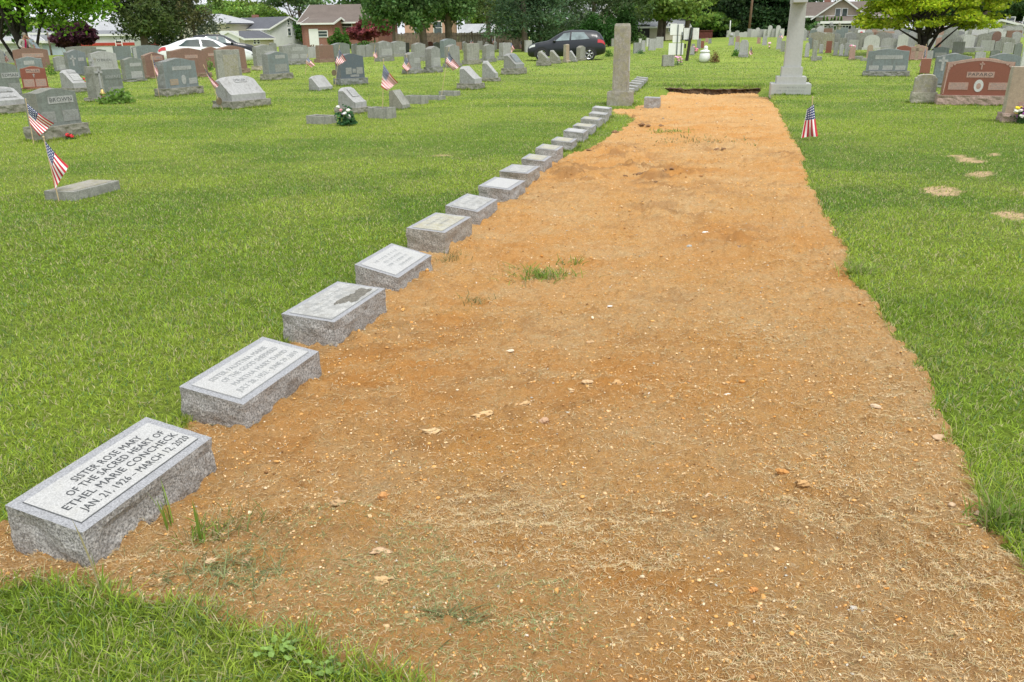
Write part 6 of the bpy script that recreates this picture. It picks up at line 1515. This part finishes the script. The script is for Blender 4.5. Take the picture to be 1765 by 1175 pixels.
for i, px in enumerate((1424, 1430, 1437, 1443, 1449, 1454)):
    D = 102; tree('arborvitae', px, D, 0, (0, .36, .36, .1, TZ(px, 24+(i % 2)*5 if i in (1, 5) else 30, D)), '%s narrow arborvitae from the left in the tight row before the porch house' % ['first', 'second', 'third', 'fourth', 'fifth', 'sixth'][i], col=(.07, .155, .02), n=900, ls=.16, clumps=16, kind='cone', group='arborvitae row', trunk_r=.05)
for i, (px, D, w, ty) in enumerate(((1493, 135, 4, 2), (1512, 132, 4.5, -4), (1530, 130, 4, -2), (1548, 132, 5, -14), (1580, 130, 6, -20), (1620, 132, 6, -24), (1665, 128, 6, -24), (1700, 118, 5, -26), (1735, 122, 6, -24), (1770, 120, 6, -20))):
    tree('broadleaf_tree', px, D, 0, (0, w, w, 1.2, TZ(px, ty, D)), '%s green tree from the left in the tall line behind the right-hand houses' % ['first', 'second', 'third', 'fourth', 'fifth', 'sixth', 'seventh', 'eighth', 'ninth', 'tenth'][i], col=(.05, .115, .028), n=4600, ls=.38, clumps=42, group='trees behind the right-hand houses')
# the yellow-green maple of the right field
B = G(1603, 95); D = deps(B); s = 1510/D
mp_ = tree('maple_tree', 1601, D, 0, (.2, 112/s, 3.1, TZ(1603, 56, D), TZ(1603, 0, D)+3.4), 'broad bright yellow-green maple with a dark forked trunk in the right field', col=(.165, .235, .012), n=16000, ls=.15, clumps=170, kind='layer', flat=.45, bark='bark',
     trunks=[((0, 0), (.05, 0, TZ(1603, 62, D)), .20, .15), ((.05, 0), (1.0, .2, TZ(1603, 42, D)), .13, .05), ((0, 0), (-.4, .1, TZ(1603, 30, D)), .12, .05), ((.1, 0), (1.7, -.1, TZ(1603, 46, D)), .08, .03)])
tree('tall_tree', 1700, 108, 0, (0, 4, 4, TZ(1700, 33, 108), 12), 'tall tree with a grey trunk in front of the pale gabled house', col=(.06, .13, .03), n=5000, ls=.32, clumps=40, trunks=[((0, 0), (.1, 0, 6), .42, .3)])
# high background fill above the frame so that the line of trees closes
for i, (px, D, w, lo_, c) in enumerate(((665, 120, 7, 1, (.05, .11, .03)), (710, 125, 7, 3.5, (.06, .12, .03)), (820, 112, 5, 1.8, (.11, .20, .03)), (838, 116, 5, 4.2, (.10, .19, .03)), (872, 112, 5, 1.8, (.12, .21, .03)), (900, 115, 6, 1, (.09, .17, .03)), (965, 118, 7, 5.2, (.07, .13, .03)), (1010, 112, 6, 5.5, (.06, .12, .03)), (1060, 112, 6, .5, (.06, .13, .03)), (1100, 125, 7, 5, (.06, .13, .03)), (1210, 135, 8, 1, (.07, .14, .03)), (1150, 135, 8, 4, (.07, .14, .03)), (1300, 140, 10, 1, (.04, .09, .03)), (1360, 140, 9, 1, (.04, .09, .03)), (1255, 138, 9, 1, (.035, .08, .03)))):
    tree('broadleaf_tree', px, D, 0, (0, w, w*.8, lo_, 14), 'tall background tree closing the tree line behind the middle of the cemetery', col=c, n=4200, ls=.48, clumps=44, group='background trees behind the middle of the cemetery')

# ------------------------------------------------------------------ houses
def siding(name, c, sc=9, horiz=True, depth=.35):
    m, n, l, b = nm(name); co = coord(n); w = n.new('ShaderNodeTexWave'); w.bands_direction = 'Z' if horiz else 'X'; w.wave_profile = 'SAW'; w.inputs['Scale'].default_value = sc/6.28*2; w.inputs['Distortion'].default_value = .15; l.new(co, w.inputs[0])
    t = tex(n, l, co, 1.2, 4); f = ramp(n, l, t, .3, .7)
    k = mix(n, l, f, [v*.9 for v in c], [min(1, v*1.06) for v in c]); r = ramp(n, l, w.outputs[1], .0, .25, (1-depth,)*3, (1, 1, 1))
    l.new(mix(n, l, 1., k, r, 'MULTIPLY'), b.inputs['Base Color']); b.inputs['Roughness'].default_value = .8; return m
def brick(name, c, c2, mort):
    m, n, l, b = nm(name); co = coord(n); t = n.new('ShaderNodeTexBrick'); t.inputs['Scale'].default_value = 3.2; t.inputs['Color1'].default_value = L(c); t.inputs['Color2'].default_value = L(c2); t.inputs['Mortar'].default_value = L(mort)
    mp = n.new('ShaderNodeMapping'); mp.inputs['Rotation'].default_value = (pi/2, 0, 0); l.new(co, mp.inputs[0]); l.new(mp.outputs[0], t.inputs[0]); l.new(t.outputs[0], b.inputs['Base Color']); b.inputs['Roughness'].default_value = .9; return m
def roofm(name, c):
    m, n, l, b = nm(name); co = coord(n); t = tex(n, l, co, 14, 3, .7); t2 = tex(n, l, co, 1., 4); f = ramp(n, l, t, .35, .65); c1 = mix(n, l, f, [v*.75 for v in c], [v*1.2 for v in c]); f2 = ramp(n, l, t2, .3, .7, (.85,)*3, (1.1,)*3)
    l.new(mix(n, l, 1., c1, f2, 'MULTIPLY'), b.inputs['Base Color']); b.inputs['Roughness'].default_value = .9; return m
HW = siding('white siding', (.62, .63, .63)); HC = siding('cream siding', (.60, .55, .45)); HT = siding('tan siding', (.42, .35, .27)); HB = siding('light blue siding', (.50, .58, .66)); HY = siding('pale yellow siding', (.60, .58, .47))
HBR = brick('red brick', (.30, .11, .075), (.24, .085, .06), (.36, .3, .26)); RG = roofm('grey shingles', (.20, .21, .22)); RD = roofm('dark shingles', (.10, .105, .12)); RB = roofm('brown shingles', (.155, .125, .105)); RL = roofm('light grey shingles', (.40, .41, .42))
TRIM = MT['whitep']
def house(name, px, D, rot, Lx, Wy, hw, hr, wall, roof, label, wins=(), doors=(), chim=None, over=.3, hip=0, kind='house', z=0):
    """ridge along local x; local -y is the front. wins: (face, u, z, w, h) face f/b/l/r"""
    B = AT(px, D); e = empty(name, (B[0], B[1], B[2]+z), rot, label, kind)
    mb = MB(); x, y = Lx/2, Wy/2
    mb.add([(-x, -y, -.3), (x, -y, -.3), (x, y, -.3), (-x, y, -.3), (-x, -y, hw), (x, -y, hw), (x, y, hw), (-x, y, hw), (-x, 0, hr-.04), (x, 0, hr-.04)] if not hip else [(-x, -y, -.3), (x, -y, -.3), (x, y, -.3), (-x, y, -.3), (-x, -y, hw), (x, -y, hw), (x, y, hw), (-x, y, hw)],
           [(3, 2, 1, 0), (0, 1, 5, 4), (1, 2, 6, 9, 5), (2, 3, 7, 6), (3, 0, 4, 8, 7), (4, 5, 9, 8), (6, 7, 8, 9)] if not hip else [(3, 2, 1, 0), (0, 1, 5, 4), (1, 2, 6, 5), (2, 3, 7, 6), (3, 0, 4, 7), (4, 5, 6, 7)])
    mb.build('wall', wall, e)
    o = over; sl_ = (hr-hw)/y; mb = MB(); t = .14
    rx = x+o-hip; ex, ey, ez = x+o, y+o, hw-o*sl_
    top = [(-ex, -ey, ez+t), (ex, -ey, ez+t), (ex, ey, ez+t), (-ex, ey, ez+t), (-rx, 0, hr+t), (rx, 0, hr+t)]; bot = [(a, b_, c-t) for a, b_, c in top]
    mb.add(top+bot, [(0, 1, 5, 4), (2, 3, 4, 5), (1, 2, 5), (3, 0, 4)] if hip else [(0, 1, 5, 4), (2, 3, 4, 5)]); 
    mb.add(top+bot, [(7, 6, 10, 11), (9, 8, 11, 10), (1, 7, 11, 5), (2, 8, 11, 5)[::-1], (0, 6, 10, 4)[::-1], (3, 9, 10, 4)] if not hip else [(7, 6, 10, 11), (9, 8, 11, 10), (8, 7, 11), (6, 9, 10)])
    rf = mb.build('roof', roof, e)
    for sg in (-1, 1): MB().box((0, sg*(ey+.03), ez+t/2), (2*ex, .06, t+.04)).build('gutter', TRIM, rf)
    if not hip:
        for sx in (-1, 1):
            g = MB()
            for sy in (-1, 1):
                a = Vector((sx*(ex+.025), sy*ey, ez+t*.5)); b_ = Vector((sx*(ex+.025), 0, hr+t*.5)); g.add([a+Vector((-.02, 0, -.12)), a+Vector((-.02, 0, .10)), b_+Vector((-.02, 0, .10)), b_+Vector((-.02, 0, -.12)), a+Vector((.02, 0, -.12)), a+Vector((.02, 0, .10)), b_+Vector((.02, 0, .10)), b_+Vector((.02, 0, -.12))],
                    [(0, 1, 2, 3), (7, 6, 5, 4), (0, 4, 5, 1), (1, 5, 6, 2), (2, 6, 7, 3), (3, 7, 4, 0)])
            g.build('bargeboard', TRIM, rf)
    if chim: MB().box((chim[0], chim[1], hr+chim[2]/2-.4), (.7, .7, chim[2]+.8)).build('chimney', HBR, rf)
    def facept(f, u): return {'f': ((u*x, -y), 0), 'b': ((-u*x, y), pi), 'r': ((x, u*y), pi/2), 'l': ((-x, -u*y), -pi/2)}[f]
    for (f, u, zc, w, h) in wins:
        (cx, cy), a = facept(f, u); q = empty('w', (0, 0, 0)); COL.objects.unlink(q); bpy.data.objects.remove(q)
        fr = MB(); fw = .08
        for bx, bz, bw, bh in ((0, h/2+fw/2, w+2*fw, fw), (0, -h/2-fw/2, w+2*fw, fw), (-w/2-fw/2, 0, fw, h), (w/2+fw/2, 0, fw, h), (0, 0, w, .05)): fr.box((bx, -.03, bz), (bw, .07, bh))
        wo = fr.build('window', TRIM, e); wo.location = (cx, cy, zc); wo.rotation_euler = (0, 0, a)
        pn = MB().box((0, -.012, 0), (w, .02, h)).build('pane', MT['glass'], wo)
    for (f, u, w, h, dm) in doors:
        (cx, cy), a = facept(f, u)
        d = MB().box((0, -.03, h/2), (w, .06, h)).build('door', MT.get(dm) or TRIM, e); d.location = (cx, cy, 0); d.rotation_euler = (0, 0, a)
        fr = MB().box((0, -.03, h+.06), (w+.2, .08, .12)).box((-w/2-.06, -.03, h/2), (.12, .08, h)).box((w/2+.06, -.03, h/2), (.12, .08, h)).build('door_frame', TRIM, d)
    return e
def hz(px, py, D): return TZ(px, py, D)
# light blue little house and pale shed far left
D = 98; house('house', 77, D, radians(52), 6, 4.6, hz(77, 58, D), hz(70, 47, D), HB, RG, 'light blue gabled house seen between the two people and the purple tree', wins=[('l', 0, 2.2, .8, 1.1), ('f', .2, 1.8, .8, 1.1)], over=.3)
D = 90; house('shed', 88, D, radians(60), 3.2, 2.6, hz(88, 72, D), hz(88, 62, D), HB, RG, 'tiny pale blue shed with a dark window right of the bending person', wins=[('l', 0, 1.1, .9, 1.0)], over=.2, kind='shed')
D = 80; house('shed', 20, D, radians(40), 4, 3, hz(20, 82, D)+.4, hz(20, 66, D), HW, RL, 'white shed at the far left behind the maple trunk', over=.2, kind='shed')
# white building with red band
D = 96; e = house('low_building', 190, D, radians(8), 6.4, 5, hz(190, 61, D), hz(190, 60, D)+.3, HW, RG, 'low white building with a red band below its roof', over=.15, kind='building', wins=[('f', .55, hz(190, 75, D), .5, .5)])
MB().box((0, -2.53, hz(190, 75.5, D)), (6.4, .06, .26)).build('red_band', plain('red paint', (.42, .05, .03), .7), e)
D = 118; house('house', 186, D, radians(35), 6.5, 6, hz(190, 54, D), hz(175, 38, D), HW, RL, 'white house with a pale grey roof behind the red-banded building', over=.3)
D = 100; e = house('barn', 224, D, radians(12), 5.4, 4.2, hz(224, 71, D), hz(224, 58, D), plain('barn red', (.26, .02, .02), .8), RG, 'dark red shed with a grey roof below the broad spruce', over=.25, kind='shed')
# two-storey cream house, garage, white house
D = 128; house('house', 362, D, radians(-14), 11.5, 8.5, hz(380, 41, D), hz(380, 26, D), HC, RL, 'two-storey cream house with a grey hipped roof behind the white car', wins=[('f', -.65, hz(380, 50, D), .8, 1.3), ('f', -.2, hz(380, 50, D), .8, 1.3), ('f', .35, hz(380, 46.5, D), .8, 1.3), ('f', .7, hz(380, 46.5, D), .8, 1.3), ('f', -.4, 1.6, 1.4, 1.2)], hip=3.4, over=.35)
D = 108; e = house('garage', 428, D, radians(90-20), 5.6, 3.9, hz(428, 67, D), hz(428, 55, D), HC, RD, 'small cream garage with a white gable and grey side', wins=[('f', -.35, hz(450, 71, D), .45, .5), ('f', -.1, hz(450, 71, D), .45, .5)], over=.2, kind='garage')
gd = MB().box((0, -.04, 1.0), (2.6, .08, 2.0)).build('garage_door', TRIM, e); gd.location = (-2.81, 0, 0); gd.rotation_euler = (0, 0, -pi/2)
D = 128; e = house('house', 466, D, radians(-36), 9.6, 6.6, hz(460, 50, D), hz(470, 31, D), HW, RD, 'white house with a dark grey roof and a gable end facing right', wins=[('f', .1, hz(462, 58, D), .8, 1.2), ('r', .0, hz(505, 55, D), .5, .9), ('r', .55, hz(515, 60, D), .5, 1.4), ('r', 0, hz(507, 39, D), .35, .6)], doors=[('f', .62, 1., 2.0, 'glass')], over=.3, chim=(-2.5, .3, .5))
MB().box((2.9, -4.35, hz(480, 57, D)), (2.6, 1.4, .12)).build('door_awning', TRIM, e)
# brick house
D = 112; house('brick_house', 612, D, radians(-8), 9.5, 9, hz(612, 38, D), hz(612, 9, D), HBR, RB, 'large brick house with a steep brown roof', wins=[('f', -.55, hz(588, 45, D), 1.6, 1.3), ('f', .2, hz(620, 46, D), 1.2, 1.1), ('f', .72, hz(645, 51, D), .6, 1.)], over=.4)
D = 107; house('brick_wing', 568, D, radians(-8), 3.4, 5, hz(568, 41, D), hz(568, 32, D), HBR, RB, 'lower brick wing with a white downpipe and door left of the brick house', wins=[('f', .2, hz(568, 58, D), 1.4, .6)], doors=[('f', -.35, .9, 2., 'whitep')], over=.3, kind='house')
# pale pink house behind the drooping trees
D = 108; house('house', 750, D, radians(-4), 5.5, 6, hz(750, 20, D), hz(750, 0, D), plain('salmon plaster', (.55, .33, .24), .85), RG, 'salmon and white house glimpsed between the drooping trees', wins=[('f', -.4, hz(750, 48, D), .9, 1.3), ('f', .45, hz(750, 48, D), .9, 1.3), ('f', .1, hz(750, 30, D), .9, 1.2)], over=.3)
D = 100; house('shed', 828, D, radians(-2), 3.7, 3.4, hz(828, 57, D), hz(828, 43, D), HW, RL, 'low shed with a pale blue-grey roof behind the wooden fence', over=.2, kind='shed')
D = 105; house('house', 838, D+25, radians(0), 5, 6, hz(838, 34, D+25), hz(838, 14, D+25), HW, RL, 'white house glimpsed behind the bare pine trunk', wins=[('f', -.3, hz(838, 38, D+25), .9, 1.4), ('f', .4, hz(838, 38, D+25), .9, 1.4)], over=.3)
D = 100; house('house', 1004, D, radians(-30), 6, 6, hz(1004, 34, D), hz(1004, 10, D), HC, RL, 'pale house with a steep gable glimpsed above the black car', over=.3, wins=[('f', 0, 2, .8, 1.2)])
D = 104; e = house('ranch_house', 1130, D, radians(2), 7.2, 5, hz(1130, 45, D)-.1, hz(1130, 34, D), HC, RG, 'low pale ranch house with a black panel for its shaded carport behind the trees', over=.3, wins=[('f', .5, 1.4, .8, .8)])
MB().box((-1.9, -2.54, .9), (2.2, .06, 1.7)).build('carport_shade_panel', MT['black'], e)  # closed panel on the wall; its black stands in for the carport's shade
# red low wall
p = AT(1214, 100); o = MB().box((0, 0, .3), (2.6, .3, 1.0)).box((0, -.02, .83), (2.7, .4, .08)).build('garden_wall', plain('dark red wall', (.13, .035, .03), .9, var=.4)); o.location = tuple(p); tag(o, 'low dark red wall left of the far close-set row of stones', 'wall')
# porch house on the right
D = 108; HR = -radians(20)
e = house('porch_house', 1452, D, HR, 8.6, 7, hz(1452, 27, D), hz(1440, 5, D), HT, RB, 'craftsman house with brown roof, front gable and a columned porch', wins=[('r', 0, 2, .8, 1.2)], over=.4, chim=(-1.6, .3, .9))
B = AT(1452, D)
gx = .2
mb = MB(); hw, hr = hz(1452, 27, D), hz(1452, 4, D)+.2
mb.prism([(-2.6, hw-.6), (2.6, hw-.6), (2.6, hw-.1), (0, hr), (-2.6, hw-.1)], -3.9, 0); mb.build('gable_wall', HT, e)
mb = MB()
for sx in (-1, 1):
    a = Vector((sx*3.1, 0, hw-.45)); b_ = Vector((0, 0, hr+.1)); mb.add([(a.x, -4.3, a.z), (b_.x, -4.3, b_.z), (b_.x, 0, b_.z), (a.x, 0, a.z), (a.x, -4.3, a.z+.16), (b_.x, -4.3, b_.z+.16), (b_.x, 0, b_.z+.16), (a.x, 0, a.z+.16)], [(0, 1, 2, 3), (7, 6, 5, 4), (0, 4, 5, 1), (2, 6, 7, 3), (3, 7, 4, 0)])
mb.build('gable_roof', RB, e)
mb = MB()
for sx in (-1, 1): mb.tube([(sx*3.1, -4.33, hw-.4), (0, -4.33, hr+.14)], .1, 4)
mb.build('bargeboard', TRIM, e)
fr = MB()
for u in (-.35, .35): fr.box((u, -3.93, hw+.25), (.62, .06, 1.0))
wo = fr.build('window', TRIM, e); pn = MB()
for u in (-.35, .35): pn.box((u, -3.97, hw+.25), (.48, .02, .86))
pn.build('pane', MT['glass'], wo)
pz = hz(1480, 37, D)
mb = MB(); mb.add([(-1.5, -3.5, hw+.05), (4.9, -3.5, hw+.05), (5.6, -6.4, pz), (-2.0, -6.4, pz), (-1.5, -3.5, hw-.1), (4.9, -3.5, hw-.1), (5.6, -6.4, pz-.14), (-2.0, -6.4, pz-.14)], [(0, 3, 2, 1), (4, 5, 6, 7), (3, 7, 6, 2), (0, 4, 7, 3), (1, 2, 6, 5)]); pr = mb.build('porch_roof', RB, e)
MB().box((1.8, -6.43, pz-.08), (7.7, .08, .26)).build('gutter', TRIM, pr)
for u in (-1.7, 1.9, 5.2): MB().box((u, -6.2, pz/2-.1), (.24, .24, pz), taper=.75).build('porch_column', TRIM, e)
mb = MB()
for i in range(22): mb.box((-1.6+i*.31, -6.2, .75), (.05, .05, .6))
mb.box((1.75, -6.2, 1.07), (6.8, .08, .07)); mb.box((1.75, -6.2, .42), (6.8, .08, .07)); mb.build('porch_railing', TRIM, e)
MB().box((1.8, -4.9, .2), (7, 2.7, .4)).build('porch_floor', MT['wood'], e)
for u in (.0, 1.0): MB().box((u, -3.56, 1.5), (.75, .08, 1.7)).build('porch_window', MT['glass'], e)
MB().box((3.0, -3.56, 1.3), (.95, .08, 2.)).build('door', MT['black'], e)
# far right gabled house
D = 112; e = house('gabled_house', 1738, D, radians(90-34), 9, 7.8, hz(1738, 58, D)+.3, hz(1740, 39, D)+.2, HY, RB, 'pale yellow gabled house with small windows at the far right', wins=[('l', -.55, 1.3, .7, .7), ('l', .2, 1.3, .7, .7), ('l', .6, 1.3, .7, .7), ('f', .2, 1.3, 1., .9)], over=.5)

# ------------------------------------------------------------------ fence and poles
def fence(pa, Da, pb, Db, ta, tb, label):
    A0, A1 = AT(pa, Da), AT(pb, Db); d = (A1-A0)[:2]; Ln = float(np.linalg.norm(d)); e = empty('wooden_fence', tuple(A0), atan2(d[1], d[0]), label, 'fence')
    h = hz((pa+pb)/2, ta, (Da+Db)/2); n = int(Ln/.16); per = 16
    for s0 in range(0, n, per):
        mb = MB()
        for i in range(s0, min(n, s0+per)):
            hh = h*random.uniform(.96, 1.03); mb.box((i*.16+.08, random.uniform(-.012, .012), hh/2-.05), (.145, .025, hh+.1))
        mb.box((s0*.16+per*.08, .05, .4), (per*.16, .04, .09)); mb.box((s0*.16+per*.08, .05, h*.8), (per*.16, .04, .09)); mb.build('board_panel', MT['wood'], e)
        MB().box((s0*.16, .1, h/2), (.12, .12, h+.2)).build('post', MT['wood'], e)
fence(688, 88, 860, 86, 56, 54, 'long weathered wooden board fence behind the drooping trees')
fence(860, 84, 918, 82, 52, 52, 'shorter taller wooden fence section left of the black car')
def pole(px, D, top_py, r, mat, label, name, cap=None, base_z=0, lean=0):
    B = AT(px, D); h = hz(px, top_py, D); e = empty(name, tuple(B), 0, label, 'pole'); MB().tube([(0, 0, -.3), (lean*h*.5, 0, h*.5), (lean*h, 0, h)], [r, r*.85, r*.7], 8).build('shaft', mat, e, True)
    if cap: cap(e, h)
pole(1297, 104, -60, .16, plain('brown utility pole', (.20, .12, .08), .9), 'tall brown utility pole rising before the shaded grove', 'utility_pole', lambda e, h: MB().box((0, 0, h-1), (2.2, .1, .12)).build('crossarm', MT['wood'], e), lean=.02)
pole(1264, 96, 35, .07, MT['whitep'], 'short pale post standing in the far white row, under the dark trees', 'white_post')
pole(1679, 84, 33, .10, MT['whitep'], 'white flagpole-like post beside the right edge of the yellow-green maple', 'white_pole', lambda e, h: MB().box((0, 0, h*.82), (.24, .24, .12)).build('red_collar', plain('red collar', (.4, .04, .03), .6), e), lean=.05)
pole(1504, 99, 38, .09, MT['wmetal'], 'green-grey post at the right corner of the porch house', 'metal_post')
pole(89, 88, 55, .09, MT['barkg'], 'pale utility post right of the bending person', 'utility_post')
# little white and red sign in the right field
p = G(1482, 76); e = empty('grave_sign', tuple(p), radians(-12), 'small white sign panel with a red emblem on a dark foot, right field', 'sign'); s = ppm(p)
MB().box((0, 0, .25), (.12, .1, .5)).build('foot', MT['black'], e); MB().box((0, 0, .75), (11/s, .06, 10/s)).build('panel', MT['whitep'], e)
MB().ball((0, -.045, .75), (.10, .02, .10), 10, 6).build('emblem', plain('red emblem', (.6, .02, .06), .5), e)

# ------------------------------------------------------------------ longer untrimmed grass against the stones
FOOT += [(6.95, 21.1, radians(-14), .98, .84), (2.42, 18.55, radians(-14), .54, .52)]
bag = Bag()
for (fx, fy, an, fl_, fw_) in FOOT:
    D = hypot(fx, fy); n = int(2*(fl_+fw_)*min(900, 5200/D)); u = RNG.uniform(0, 2*(fl_+fw_), n); o_ = np.abs(RNG.normal(0, .018, n))+.006
    a = np.where(u < fl_, u-fl_/2, np.where(u < 2*fl_, u-fl_-fl_/2, 0)); lx_ = np.where(u < 2*fl_, a, np.where(u < 2*fl_+fw_, fl_/2+o_, -fl_/2-o_)); b2 = np.where(u < 2*fl_+fw_, u-2*fl_-fw_/2, u-2*fl_-fw_-fw_/2)
    ly_ = np.where(u < fl_, fw_/2+o_, np.where(u < 2*fl_, -fw_/2-o_, b2))
    x = fx+cos(an)*lx_-sin(an)*ly_; y = fy+sin(an)*lx_+cos(an)*ly_
    k = sdist(x, y) < -.02; x, y = x[k], y[k]; n = len(x)
    if not n: continue
    dn = .35+.65*vn(x*6, y*6, 15)
    bag.add(*blades(x, y, gz(x, y)-.004, .075*dn*RNG.uniform(.5, 1.3, n), .0011*D+.001+0*x, bladecol(x, y, .1)*.9, 2 if D < 12 else 1, .45))
tag(bag.build('grass_fringe', MT['blade']), kind='stuff')
